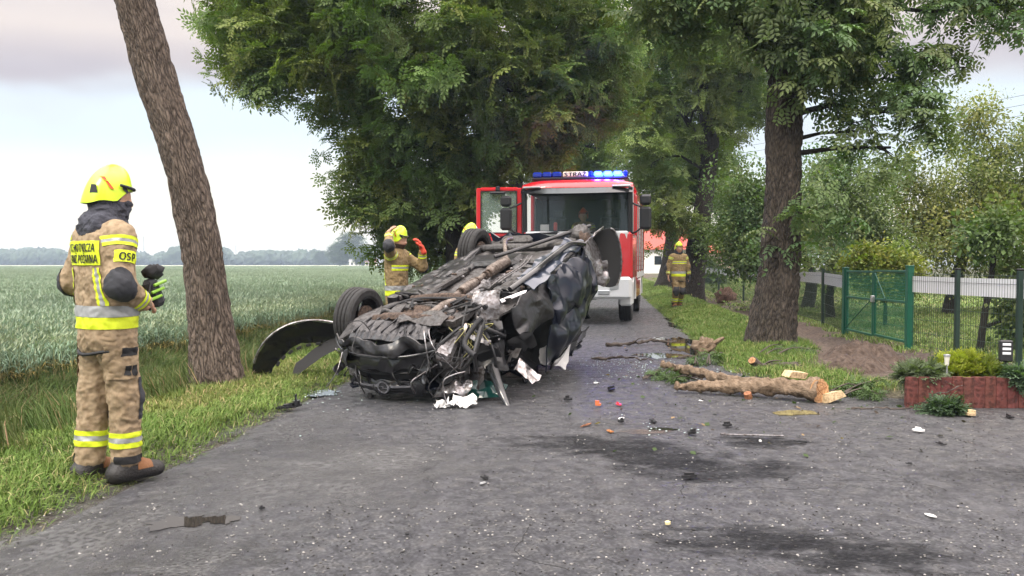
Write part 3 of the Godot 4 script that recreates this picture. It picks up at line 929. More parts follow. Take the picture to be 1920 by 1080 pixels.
	tree("ash_tree", "slimmer ash trunk just behind the walking firefighter, half hidden by the nearer ash", "tree", V(8.65, 0, -44),
		[[[V(-0.3, -0.1, 0), V(-0.1, 0.8, 0), V(0.1, 3, 0), V(0.3, 6, 0), V(0.3, 9, 0)], [0.6, 0.38, 0.33, 0.28, 0.2], 18]],
		[[0.6, 7, 0, 2.4, 2.2, 2, 12], [-1.4, 9, 0, 2.4, 2.4, 2.4, 12], [2, 10, 0, 2.4, 2.4, 2.4, 12], [0.5, 12.5, 0, 3, 2.4, 3, 12], [2.4, 5.5, 0, 1.3, 1.2, 1.5, 6]],
		{"seed": 107, "bark": M.bark_far, "rough": 0.02, "flare": 0.2, "leaf": ash_far, "color": Color(0.17, 0.24, 0.08), "per_clump": 22, "spread": 0.6, "group": "roadside ash trees"})
	for k in [["ash of the left row behind the viewer, mirrored in the windscreen", V(-4.6, 0, 9), 120], ["ash of the right row behind the viewer, mirrored in the windscreen", V(3.4, 0, 15), 121]]:
		tree("ash_tree", k[0], "tree", k[1], [[[V(0, -0.1, 0), V(0, 3, 0), V(0.2, 7, 0)], [0.4, 0.32, 0.2], 12]],
			[[0, 5.5, 0, 2.6, 1.8, 2.4, 12], [1.6, 7.5, 0, 2.4, 2, 2.4, 12], [-1.6, 8, 0, 2.4, 2, 2.4, 12], [0, 10, 0, 2.6, 2, 2.4, 12]],
			{"seed": k[2], "bark": M.bark_far, "leaf": ash_far, "color": green, "per_clump": 14, "spread": 0.6, "twigs": false, "group": "roadside ash trees"})
	# fruit trees behind the fence
	var fr = Color(0.11, 0.165, 0.06)
	var yel = Color(0.22, 0.26, 0.06)
	s = 71.8
	var le = []
	for k in [[1720, 420, 70, 60, 0, 18], [1800, 350, 80, 70, 0.3, 22], [1880, 300, 60, 80, 0, 16], [1830, 250, 45, 40, 0, 8], [1870, 420, 80, 70, 0.5, 22], [1760, 470, 70, 30, 0.6, 12], [1850, 490, 60, 25, 0.4, 9], [1700, 340, 50, 45, 0, 10], [1815, 215, 16, 22, 0, 3], [1900, 370, 50, 60, -1, 10], [1780, 400, 70, 60, -1, 14], [1950, 350, 60, 90, 0, 12]]:
		le.append([(k[0] - 960) / s - 11.4, 1.35 + (495 - k[1]) / s, k[4], k[2] / s, k[3] / s, min(k[2], k[3]) / s * 1.2, k[5]])
	tree("fruit_tree", "yellow-green fruit tree with a tall irregular crown, on the lawn behind the black fence posts", "tree", V(11.4, 0.02, -21),
		[[[V(0, -0.1, 0), V(0.15, 0.7, 0), V(0.35, 1.5, 0), V(0.5, 2.4, 0)], [0.2, 0.16, 0.14, 0.11], 14], [[V(0.35, 1.5, 0), V(-0.4, 2.4, 0.1), V(-0.7, 3.2, 0)], [0.09, 0.06, 0.03], 7], [[V(0.5, 2.3, 0), V(1.1, 3.2, 0), V(1.2, 4.4, 0)], [0.09, 0.06, 0.03], 7]],
		le, {"seed": 108, "bark": M.bark_far, "rough": 0.01, "leaf": fruit_leaf, "color": Color(0.20, 0.24, 0.085), "per_clump": 10, "spread": 0.27, "group": "fruit trees behind the fence"})
	s = 75.0
	var lf = []
	for k in [[1560, 420, 90, 60, 0, 22], [1610, 370, 60, 50, 0.4, 12], [1540, 350, 50, 45, 0, 10], [1620, 460, 60, 40, 0.4, 12], [1590, 320, 40, 40, 0, 7], [1550, 480, 60, 30, 0.5, 10], [1640, 410, 40, 50, -0.8, 8]]:
		lf.append([(k[0] - 960) / s - 8.0, 1.35 + (495 - k[1]) / s, k[4], k[2] / s, k[3] / s, min(k[2], k[3]) / s * 1.2, k[5]])
	tree("fruit_tree", "fruit tree with a grey-green crown between the broad ash and the green gate", "tree", V(8.0, 0, -20),
		[[[V(-0.05, -0.1, 0), V(-0.1, 0.6, 0), V(0.05, 1.2, 0), V(0.1, 2.0, 0)], [0.13, 0.1, 0.09, 0.07], 12]],
		lf, {"seed": 109, "bark": M.bark_far, "rough": 0.01, "leaf": fruit_leaf, "color": Color(0.15, 0.21, 0.10), "per_clump": 10, "spread": 0.25, "group": "fruit trees behind the fence"})
	s = 62.0
	var lg = []
	for k in [[1400, 440, 60, 50, 0, 16], [1380, 370, 45, 45, 0, 9], [1420, 390, 55, 60, 0, 14], [1370, 480, 40, 25, 0.4, 7], [1420, 480, 40, 20, 0.4, 6], [1360, 420, 30, 40, 0, 6], [1500, 430, 50, 70, 0, 12], [1540, 340, 40, 50, 0, 7]]:
		lg.append([(k[0] - 960) / s - 7.9, 1.35 + (495 - k[1]) / s, k[4], k[2] / s, k[3] / s, min(k[2], k[3]) / s * 1.2, k[5]])
	tree("fruit_tree", "dark fruit tree with leaning trunk directly behind the broad ash", "tree", V(7.9, 0, -24.3),
		[[[V(1.0, -0.1, 0), V(1.15, 0.7, 0), V(1.0, 1.4, 0), V(0.4, 2.2, 0)], [0.2, 0.17, 0.14, 0.09], 12]],
		lg, {"seed": 110, "bark": M.bark_far, "rough": 0.01, "leaf": fruit_leaf, "color": Color(0.11, 0.175, 0.07), "per_clump": 12, "spread": 0.3, "scale": 1.2, "group": "fruit trees behind the fence"})
	tree("shrub", "yellow-green bush rising just behind the green gate", "shrub", V(7.9, 0, -17.0), [[[V(0, -0.05, 0), V(0, 0.6, 0)], [0.05, 0.03], 8]],
		[[-0.1, 1.15, 0, 0.55, 0.4, 0.4, 14], [0.35, 1.3, 0, 0.3, 0.35, 0.3, 6], [-0.4, 1.45, 0, 0.3, 0.25, 0.3, 5]],
		{"seed": 111, "bark": M.bark_far, "leaf": bush_leaf, "color": yel, "per_clump": 22, "spread": 0.14})
	tree("young_tree", "slim mossy young tree behind the wire fence above the thuja planters", "tree", V(7.25, 0, -12.4),
		[[[V(-0.03, -0.1, 0), V(0.05, 0.6, 0), V(0.16, 1.3, 0), V(0.2, 1.8, 0)], [0.06, 0.05, 0.042, 0.03], 10], [[V(0.1, 0.8, 0), V(0.35, 1.0, 0), V(0.6, 0.95, 0)], [0.025, 0.018, 0.01], 6]],
		[[0.2, 1.75, 0, 0.45, 0.3, 0.3, 6], [0.55, 0.85, 0, 0.25, 0.25, 0.2, 4], [0.5, 0.45, 0, 0.25, 0.2, 0.2, 3], [0.75, 1.3, 0, 0.3, 0.3, 0.3, 4]],
		{"seed": 112, "bark": M.bark_far, "rough": 0.006, "leaf": fruit_leaf, "color": fr, "per_clump": 12, "spread": 0.12})
	# bushes below the field ash and beyond
	for k in [["shrub", "low green bush at the field edge left of the fire engine", V(-2.2, -0.1, -38), 1.9, 1.1, 113, Color(0.06, 0.1, 0.045)], ["shrub", "dark bush among the far right orchard trunks near the red-roofed house", V(11.6, 0, -52), 1.6, 1.2, 114, Color(0.07, 0.1, 0.06)]]:
		tree(k[0], k[1], "shrub", k[2], [[[V(0, -0.1, 0), V(0, 0.5, 0)], [0.06, 0.04], 6]], [[0, k[4] * 0.6, 0, k[3], k[4], k[3] * 0.7, 22], [k[3] * 0.6, k[4] * 0.5, 0, k[3] * 0.6, k[4] * 0.7, k[3] * 0.5, 12]],
			{"seed": k[5], "bark": M.bark_far, "leaf": fruit_leaf, "color": k[6], "per_clump": 26, "spread": 0.3, "scale": 1.6, "twigs": false})

# ------------------------------------------------------------------ grass and wheat
func tuft_mesh(seed_, n: int, size: float, tall: float, wide: float, curl: float, c0: Color, c1: Color, dry: Color, dry_share: float) -> ArrayMesh:
	var g = Geo.new()
	var r = rnd(seed_)
	for k in n:
		var at = Vector3(r.randf_range(-0.5, 0.5) * size, -0.02, r.randf_range(-0.5, 0.5) * size)
		var a = r.randf() * TAU
		var lean = Vector3(cos(a), 0, sin(a)) * curl * r.randf_range(0.2, 1.2)
		var side = Vector3(-sin(a), 0, cos(a)) * wide * r.randf_range(0.7, 1.3)
		var h = tall * r.randf_range(0.45, 1.2)
		var m = at + Vector3(0, h * 0.6, 0) + lean * h * 0.35
		var e = at + Vector3(0, h * (1.0 - 0.3 * lean.length()), 0) + lean * h
		g.col = c0.lerp(c1, r.randf())
		if r.randf() < dry_share: g.col = dry.lerp(c1, r.randf() * 0.3)
		var b = g.v.size()
		g.p(at - side); g.p(at + side); g.p(m + side * 0.8); g.p(m - side * 0.8); g.p(e)
		g.i.append_array([b, b + 1, b + 2, b, b + 2, b + 3, b + 3, b + 2, b + 4])
	return g.mesh(true)

func wheat_mesh(seed_, n: int, size: float, full: bool) -> ArrayMesh:
	var g = Geo.new()
	var r = rnd(seed_)
	for k in n:
		var at = Vector3(r.randf_range(-0.5, 0.5) * size, 0, r.randf_range(-0.5, 0.5) * size)
		var h = r.randf_range(0.56, 0.76)
		var a = r.randf() * TAU
		var lean = Vector3(cos(a), 0, sin(a)) * r.randf_range(0.02, 0.12)
		var side = Vector3(-sin(a), 0, cos(a))
		var t = r.randf_range(0.8, 1.2)
		var blue = Color(0.18, 0.265, 0.205) * t
		var top = at + lean + Vector3(0, h, 0)
		# stem: straw coloured towards its foot
		var b = g.v.size()
		g.col = Color(0.34, 0.27, 0.11) * t; g.p(at - side * 0.004); g.p(at + side * 0.004)
		g.col = blue; g.p(top + side * 0.003); g.p(top - side * 0.003)
		g.i.append_array([b, b + 1, b + 2, b, b + 2, b + 3])
		# ear
		g.col = Color(0.28, 0.365, 0.28).lerp(Color(0.35, 0.41, 0.30), r.randf()) * t
		var tip = top + (lean * 0.9 + Vector3(0, 0.085, 0))
		var f = lean.normalized() * 0.009
		b = g.v.size()
		g.p(top); g.p(top.lerp(tip, 0.4) + side * 0.009); g.p(tip); g.p(top.lerp(tip, 0.4) - side * 0.009); g.p(top.lerp(tip, 0.4) + f); g.p(top.lerp(tip, 0.4) - f)
		g.i.append_array([b, b + 1, b + 2, b, b + 2, b + 3, b, b + 4, b + 2, b, b + 2, b + 5])
		if full:
			for j in 3:
				var y = r.randf_range(0.25, 0.8)
				var q = at.lerp(top, y)
				var la = r.randf() * TAU
				var o = Vector3(cos(la), 0, sin(la))
				var s2 = Vector3(-sin(la), 0, cos(la)) * 0.006
				g.col = Color(0.3, 0.25, 0.1) * t if y < 0.38 else Color(0.165, 0.255, 0.195) * t * r.randf_range(0.8, 1.15)
				b = g.v.size()
				g.p(q - s2 * 0.6); g.p(q + s2 * 0.6); g.p(q + o * 0.07 + Vector3(0, 0.11, 0) + s2); g.p(q + o * 0.07 + Vector3(0, 0.11, 0) - s2); g.p(q + o * 0.2 + Vector3(0, 0.07, 0))
				g.i.append_array([b, b + 1, b + 2, b, b + 2, b + 3, b + 3, b + 2, b + 4])
	return g.mesh(true)

func slope(x, z) -> Basis:
	var n = Vector3(gh(x - 0.1, z) - gh(x + 0.1, z), 0.2, gh(x, z - 0.1) - gh(x, z + 0.1)).normalized()
	return Basis(Quaternion(Vector3.UP, n))

func build_grass():
	var short_g = []
	var mid = []
	var lawn = []
	for k in 3:
		short_g.append(tuft_mesh(200 + k, 330, 0.5, 0.105, 0.0035, 0.9, Color(0.088, 0.155, 0.032), Color(0.18, 0.26, 0.068), Color(0.38, 0.34, 0.17), 0.08))
		mid.append(tuft_mesh(210 + k, 260, 0.5, 0.36, 0.004, 0.7, Color(0.06, 0.105, 0.028), Color(0.115, 0.165, 0.055), Color(0.25, 0.21, 0.11), 0.12))
		lawn.append(tuft_mesh(220 + k, 260, 1.0, 0.09, 0.007, 0.9, Color(0.115, 0.185, 0.046), Color(0.21, 0.28, 0.09), Color(0.38, 0.34, 0.18), 0.10))
	var r = rnd(301)
	var A = [[], [], []]
	var CA = [[], [], []]
	var B = [[], [], []]
	var CB = [[], [], []]
	var put = func(P, C, x, z, sc, col, wide = 1.0):
		var k = r.randi() % 3
		P[k].append(Transform3D(slope(x, z) * Basis(Vector3.UP, r.randf() * TAU).scaled(Vector3(wide, sc, wide)), Vector3(x, gh(x, z), z)))
		C[k].append(col)
	var dryness = noise(0.35, 305)
	# left verge and ditch
	var d = 1.6
	while d < 60.0:
		var st = 0.26 if d < 14 else (0.36 if d < 28 else 0.8)
		var w = 1.0 if d < 14 else (1.3 if d < 28 else 2.2)
		var u = -0.14
		while u > -4.3:
			var x = road_left(d) + u + r.randf_range(-0.1, 0.1)
			var z = -d + r.randf_range(-0.1, 0.1)
			var t = r.randf_range(0.82, 1.15)
			var dry = clampf(dryness.get_noise_2d(x * 3, z * 3) * 1.2, 0, 1) + (0.75 * exp(-pow((x + 2.9 - 0.1 * (d - 8.85)) / 0.45, 2)) if d > 7.0 and d < 10.5 else 0.0)
			var c = Color(t, t, t).lerp(Color(1.6, 1.15, 1.5) * t, clampf(dry, 0, 0.85))
			if u > -1.45 + r.randf_range(-0.2, 0.2): put.call(A, CA, x, z, clampf(0.6 + -u * 0.3, 0.6, 0.95) * r.randf_range(0.8, 1.2), c, w)
			else: put.call(B, CB, x, z, r.randf_range(0.7, 1.15), c * 0.95, w)
			u -= st
		d += st
	# right verge, up to the bare soil
	d = 7.7
	while d < 70.0:
		var st = 0.24 if d < 16 else (0.36 if d < 30 else 0.8)
		var w = 1.0 if d < 16 else (1.3 if d < 30 else 2.2)
		var v = 0.12
		while v < 4.0:
			var x = paved_right(d) + v + r.randf_range(-0.1, 0.1)
			var z = -d + r.randf_range(-0.1, 0.1)
			if x > fence_x(d): break
			if soil_edge(x, z) < r.randf_range(-0.25, 0.12) and not (d < 8.6 and x > 3.6):
				var t = r.randf_range(0.82, 1.15)
				put.call(A, CA, x, z, r.randf_range(0.75, 1.2) * clampf(0.6 + v, 0.6, 1.15), Color(t, t, t).lerp(Color(1.6, 1.2, 1.5) * t, clampf(dryness.get_noise_2d(x * 3, z * 3), 0, 0.6)), w)
			v += st
		d += st
	for k in 3: scatter("verge_grass", short_g[k], M.blade, A[k], CA[k])
	for k in 3: scatter("ditch_grass", mid[k], M.blade, B[k], CB[k])
	# lawn behind the fence
	var L = [[], [], []]
	var CL = [[], [], []]
	d = 8.5
	while d < 75.0:
		var st = 0.5 if d < 24 else 1.1
		var x = fence_x(d) + 0.25
		while x < fence_x(d) + 4.0 + d * 0.55:
			var t = r.randf_range(0.85, 1.15)
			put.call(L, CL, x + r.randf_range(-0.2, 0.2), -d + r.randf_range(-0.2, 0.2), r.randf_range(0.7, 1.2), Color(t, t, t).lerp(Color(1.4, 1.1, 1.2) * t, clampf(dryness.get_noise_2d(x * 2, d * 2), 0, 0.8)), st * 2.0)
			x += st
		d += st
	for k in 3: scatter("lawn_grass", lawn[k], M.blade, L[k], CL[k])

func build_wheat():
	var near = []
	var far = []
	for k in 4: near.append(wheat_mesh(230 + k, 150, 0.7, true))
	for k in 2: far.append(wheat_mesh(240 + k, 420, 2.4, false))
	var r = rnd(311)
	var N = [[], [], [], []]
	var NC = [[], [], [], []]
	var F = [[], []]
	var FC = [[], []]
	var tram = noise(0.06, 315)
	var d = 4.0
	while d < 46.0:
		var edge = road_left(d) - 4.25
		var x = edge
		while x > -0.68 * d - 3.5:
			var k = r.randi() % 4
			var t = r.randf_range(0.9, 1.12) * (1.0 + 0.2 * tram.get_noise_2d(x * 3, d * 3))
			var e = clampf((edge - x) / 1.4, 0, 1)
			var px = x + r.randf_range(-0.15, 0.15)
			var pz = -d + r.randf_range(-0.15, 0.15)
			N[k].append(Transform3D(Basis(Vector3.UP, r.randf() * TAU).scaled(Vector3(1, r.randf_range(0.9, 1.06) * lerpf(0.8, 1.0, e), 1)), Vector3(px, gh(px, pz), pz)))
			NC[k].append(Color(1.08, 1.02, 0.92).lerp(Color(1, 1, 1), e) * t)
			x -= 0.5
		d += 0.5
	while d < 330.0:
		var st = 1.7 if d < 110 else 3.2
		var x = road_left(d) - 4.6
		while x > -0.68 * d - 6:
			var k = r.randi() % 2
			var t = r.randf_range(0.92, 1.08) * (1.0 + 0.2 * tram.get_noise_2d(x, d))
			F[k].append(Transform3D(Basis(Vector3.UP, r.randf() * TAU).scaled(Vector3(st / 1.7, r.randf_range(0.94, 1.05), st / 1.7)), Vector3(x + r.randf_range(-0.4, 0.4), -0.15, -d + r.randf_range(-0.4, 0.4))))
			FC[k].append(Color(t, t, t))
			x -= st
		d += st
	for k in 4: scatter("wheat", near[k], M.blade, N[k], NC[k])
	for k in 2: scatter("wheat", far[k], M.blade, F[k], FC[k])
	# a paler field beyond the wheat
	var g = Geo.new()
	g.quad(Vector3(-900, 0.35, -335), Vector3(60, 0.35, -335), Vector3(120, 0.4, -560), Vector3(-900, 0.4, -560))
	g.orient(0, Vector3.UP)
	g.box(Vector3(-420, 0.1, -334.8), Vector3(960, 0.49, 0.3))
	struct("pale_field", g, mat(lin(0.62, 0.62, 0.45), 0.95))

func build_far():
	# far woods: one mass each, of many lumpy crowns
	var lump = noise(1.3, 401)
	var shapes = []
	for k in 3:
		var g = Geo.new()
		g.ball(Vector3(0, 0.55, 0), Vector3(0.62, 0.6, 0.62), 0.75, noise(1.4, 402 + k, FastNoiseLite.TYPE_SIMPLEX_SMOOTH, 4), 12)
		for q in g.v.size(): g.c[q] = Color(1, 1, 1)
		shapes.append(g.mesh(true))
	var r = rnd(411)
	var P = [[], [], []]
	var C = [[], [], []]
	for k in 620:
		var x = r.randf_range(-760, -110)
		var d = r.randf_range(600, 700)
		# the sky line: higher at the far left and in the middle, low gaps between
		var px = x / d * 1507 + 960
		var hh = 11.0 if px < 120 else (9.5 if px < 330 else (12.0 if px < 425 else (7.5 if px < 460 else (10.0 if px < 600 else 4.5))))
		if px > 655: continue
		var s = hh * r.randf_range(0.75, 1.08) * d / 640.0
		var j = r.randi() % 3
		P[j].append(Transform3D(Basis(Vector3.UP, r.randf() * TAU).scaled(Vector3(s * r.randf_range(0.9, 1.5), s, s)), Vector3(x, -0.5, -d)))
		var t = r.randf_range(0.7, 1.2)
		C[j].append(Color(0.05, 0.075, 0.045) * t)
	var m = mat(Color.WHITE, 0.9)
	m.vertex_color_use_as_albedo = true
	for j in 3: scatter("far_wood", shapes[j], m, P[j], C[j])
	# single clumps of trees beside the village, nearer than the woods
	for k in [["dark round tree standing before the far woods", -205.0, 560.0, 13.0], ["tall loose village tree left of the big ash", -84.0, 420.0, 19.0], ["broad village tree beside the white farm shed", -92.0, 430.0, 13.0], ["low village tree between farm shed and big ash", -74.0, 400.0, 10.0], ["small round tree at the end of the far woods", -132.0, 560.0, 11.0],
			["village tree behind the white house wall", 76.0, 300.0, 12.0], ["village tree right of the red roof", 92.0, 320.0, 12.0]]:
		var t = thing("village_tree", k[0], "tree", Vector3(k[1], 0, -k[2]), 0, "village trees across the field")
		var g = Geo.new()
		g.tube([V(0, -0.5, 0), V(0, k[3] * 0.3, 0)], [0.4, 0.3], 6)
		part("trunk", g, M.bark_far, t, true)
		var w = []
		var cc = []
		for q in 260:
			var o = Vector3(r.randfn(), r.randfn(), r.randfn()).normalized() * pow(r.randf(), 0.5)
			w.append(Transform3D(Basis(Vector3.UP, r.randf() * TAU).scaled(Vector3.ONE * 4.2), V(0, k[3] * 0.55, 0) + o * V(k[3] * 0.45, k[3] * 0.45, k[3] * 0.4)))
			var tt = r.randf_range(0.7, 1.3)
			cc.append(Color(0.06, 0.09, 0.045) * tt)
		scatter("crown", ash_far, M.leaf, w, cc, t)
	# village buildings
	for k in [["white farm shed with grey roof across the wheat field", -80.0, 415.0, 7.0, 2.6, 1.4, Color(0.7, 0.7, 0.7), Color(0.4, 0.4, 0.42), 0.1], ["small pale house at the field edge right of the farm shed", -70.0, 400.0, 4.5, 2.4, 2.0, Color(0.55, 0.5, 0.42), Color(0.3, 0.13, 0.1), 0.0],
			["white house with bright red roof beyond the walking firefighter", 21.5, 118.0, 9.0, 3.4, 3.6, Color(0.75, 0.74, 0.72), Color(0.48, 0.075, 0.055), -0.2], ["low barn with red roof right of the red-roofed house", 32.5, 130.0, 9.0, 3.0, 2.6, Color(0.45, 0.35, 0.28), Color(0.42, 0.09, 0.06), 0.3]]:
		var h = thing("house", k[0], "house", Vector3(k[1], 0, -k[2]), k[8])
		var g = Geo.new()
		g.box(V(0, k[4] / 2, 0), V(k[3], k[4], 8))
		part("wall", g, mat(lin(k[6].r, k[6].g, k[6].b), 0.85), h)
		g = Geo.new()
		g.prism([Vector2(-4.5, 0), Vector2(4.5, 0), Vector2(0, k[5])], k[3] + 0.8, Transform3D(Basis(Vector3.UP, PI / 2), V(-k[3] / 2 - 0.4, k[4] + 0.01, 0)).translated_local(V(0, 0, k[3] + 0.8)))
		part("roof", g, mat(lin(k[7].r, k[7].g, k[7].b), 0.8), h)
		for j in 3:
			g = Geo.new()
			g.box(V((j - 1) * k[3] * 0.3, k[4] * 0.55, 4.01), V(1.0, 1.2, 0.08))
			part("window", g, M.tinted, h)
	# poles on the horizon and the wires at the upper right
	for k in [["slender pole standing far across the field, behind the first firefighter", -320.0, 700.0, 26.0], ["slender pole far across the field right of the leaning trunk", -240.0, 700.0, 18.0], ["thin pole on the horizon near the end of the woods", -147.0, 700.0, 15.0]]:
		var t = thing("utility_pole", k[0], "pole", Vector3(k[1], 0, -k[2]), 0, "utility poles across the field")
		var g = Geo.new()
		g.tube([V(0, 0, 0), V(0, k[3], 0)], [0.32, 0.2], 6)
		part("pole", g, M.concrete, t)
		g = Geo.new()
		g.box(V(0, k[3] * 0.93, 0), V(2.4, 0.25, 0.25))
		part("crossarm", g, M.concrete, t)
	for k in [["uppermost overhead wire at the upper right", 0.0], ["middle overhead wire at the upper right", -0.55], ["lowest overhead wire at the upper right", -1.15]]:
		var g = Geo.new()
		var pts = []
		for j in 9:
			var f = j / 8.0
			pts.append(V(lerpf(20, 40, f), 11.5 + k[1] - sin(f * PI) * 0.5, lerpf(-70, -19, f)))
		g.tube(pts, 0.013, 5)
		tag(part("overhead_wire", g, M.ink), k[0], "wire", "overhead wires")
# ------------------------------------------------------------------ people
# A body is a field of tapered capsules joined by a smooth minimum and meshed as surface nets.
# bones: [from, to, radius, radius at the end]; cuts: [point, normal, reach] flatten what lies beyond a plane
static func cap(p: Vector3, a: Vector3, b: Vector3, ra: float, rb: float) -> float:
	var ab = b - a
	var t = clampf((p - a).dot(ab) / maxf(ab.length_squared(), 1e-9), 0.0, 1.0)
	return p.distance_to(a + ab * t) - lerpf(ra, rb, t)

func blob(bones: Array, cell: float, sharp: float, cuts: Array = [], into: Geo = null) -> Geo:
	var lo = Vector3.ONE * 1e9
	var hi = -lo
	for b in bones:
		var r = max(b[2], b[3]) + cell * 3
		for e in [b[0], b[1]]:
			lo = lo.min(e - Vector3.ONE * r); hi = hi.max(e + Vector3.ONE * r)
	var n = Vector3i(((hi - lo) / cell).ceil()) + Vector3i.ONE
	var sum = PackedFloat32Array()
	sum.resize(n.x * n.y * n.z)
	var sx = n.y * n.z
	var pad = 2.6 / sharp * 1.6 + cell * 2
	for b in bones:
		var r = Vector3.ONE * (max(b[2], b[3]) + pad)
		var l = Vector3i(((b[0].min(b[1]) - r - lo) / cell).floor()).clamp(Vector3i.ZERO, n - Vector3i.ONE)
		var h = Vector3i(((b[0].max(b[1]) + r - lo) / cell).ceil()).clamp(Vector3i.ZERO, n - Vector3i.ONE)
		var a: Vector3 = b[0]
		var ab: Vector3 = b[1] - b[0]
		var inv = 1.0 / maxf(ab.length_squared(), 1e-9)
		var ra: float = b[2]
		var dr: float = b[3] - b[2]
		var far = pad + 0.01
		for x in range(l.x, h.x + 1):
			for y in range(l.y, h.y + 1):
				var at = x * sx + y * n.z
				for z in range(l.z, h.z + 1):
					var q = lo + Vector3(x, y, z) * cell - a
					var t = clampf(q.dot(ab) * inv, 0.0, 1.0)
					var d = (q - ab * t).length() - ra - dr * t
					if d < far: sum[at + z] += exp(-sharp * d)
	var f = PackedFloat32Array()
	f.resize(sum.size())
	f.fill(1.0)
	var live = PackedInt32Array()
	var hi_s = exp(sharp * cell * 2.6)
	var lo_s = exp(-sharp * cell * 2.6)
	for k in sum.size():
		var q = sum[k]
		if q > lo_s:
			if q > hi_s: f[k] = -1.0
			else:
				f[k] = -log(q) / sharp
				live.append(k)
	for c in cuts:
		var r = Vector3.ONE * c[2]
		var l = Vector3i(((c[0] - r - lo) / cell).floor()).clamp(Vector3i.ZERO, n - Vector3i.ONE)
		var h = Vector3i(((c[0] + r - lo) / cell).ceil()).clamp(Vector3i.ZERO, n - Vector3i.ONE)
		for x in range(l.x, h.x + 1):
			for y in range(l.y, h.y + 1):
				for z in range(l.z, h.z + 1):
					var q = lo + Vector3(x, y, z) * cell
					if q.distance_to(c[0]) > c[2]: continue
					var k = x * sx + y * n.z + z
					var fv = (q - c[0]).dot(c[1])
					if fv > f[k]:
						if fv < cell * 2.6 and (f[k] <= -cell * 2.6 or f[k] >= cell * 2.6): live.append(k)
						f[k] = fv
	var g = into if into else Geo.new()
	var at = PackedInt32Array()
	at.resize(f.size())
	at.fill(-1)
	var off = [0, 1, n.z, n.z + 1, sx, sx + 1, sx + n.z, sx + n.z + 1]
	var pos = [Vector3(0, 0, 0), Vector3(0, 0, 1), Vector3(0, 1, 0), Vector3(0, 1, 1), Vector3(1, 0, 0), Vector3(1, 0, 1), Vector3(1, 1, 0), Vector3(1, 1, 1)]
	var edges = [[0, 1], [2, 3], [4, 5], [6, 7], [0, 2], [1, 3], [4, 6], [5, 7], [0, 4], [1, 5], [2, 6], [3, 7]]
	var seen = {}
	for k in live:
		if at[k] != -1 or seen.has(k): continue
		var x = k / sx
		var y = (k % sx) / n.z
		var z = k % n.z
		if x >= n.x - 1 or y >= n.y - 1 or z >= n.z - 1: continue
		var neg = 0
		for o in off:
			if f[k + o] < 0.0: neg += 1
		if neg == 0 or neg == 8:
			seen[k] = true
			continue
		var m = Vector3.ZERO
		var cnt = 0
		for e in edges:
			var fa = f[k + off[e[0]]]
			var fb = f[k + off[e[1]]]
			if (fa < 0.0) != (fb < 0.0):
				m += pos[e[0]].lerp(pos[e[1]], fa / (fa - fb))
				cnt += 1
		at[k] = g.p(lo + (Vector3(x, y, z) + m / cnt) * cell)
	var i0 = g.i.size()
	var axes = [[sx, n.z, 1], [n.z, 1, sx], [1, sx, n.z]]
	for k in live:
		if seen.get(k, 0) is int and seen.get(k, 0) == 2: continue
		seen[k] = 2
		var x = k / sx
		var y = (k % sx) / n.z
		var z = k % n.z
		if x < 1 or y < 1 or z < 1 or x >= n.x - 1 or y >= n.y - 1 or z >= n.z - 1: continue
		var inside = f[k] < 0.0
		for ax in axes:
			if (f[k + ax[0]] < 0.0) == inside: continue
			var a = at[k]
			var b = at[k - ax[1]]
			var c = at[k - ax[1] - ax[2]]
			var d = at[k - ax[2]]
			if a < 0 or b < 0 or c < 0 or d < 0: continue
			if inside: g.i.append_array([a, c, b, a, d, c])
			else: g.i.append_array([a, b, c, a, c, d])
	g.fix(i0)
	return g

var cache = {}
func normals_of(g: Geo) -> PackedVector3Array:
	var nn = PackedVector3Array()
	nn.resize(g.v.size())
	for k in range(0, g.i.size(), 3):
		var a = g.v[g.i[k]]
		var f = (g.v[g.i[k + 2]] - a).cross(g.v[g.i[k + 1]] - a)
		for j in 3: nn[g.i[k + j]] += f
	for k in nn.size(): nn[k] = nn[k].normalized()
	return nn

func creases(g: Geo, amp: float, freq: Vector3, seed_):     # cloth folds: push every vertex a little in or out
	var n = noise(1.0, seed_, FastNoiseLite.TYPE_SIMPLEX_SMOOTH, 3)
	n.fractal_type = FastNoiseLite.FRACTAL_RIDGED
	var nn = normals_of(g)
	for k in g.v.size():
		var q = g.v[k] * freq
		g.v[k] += nn[k].normalized() * (n.get_noise_3dv(q) * amp)

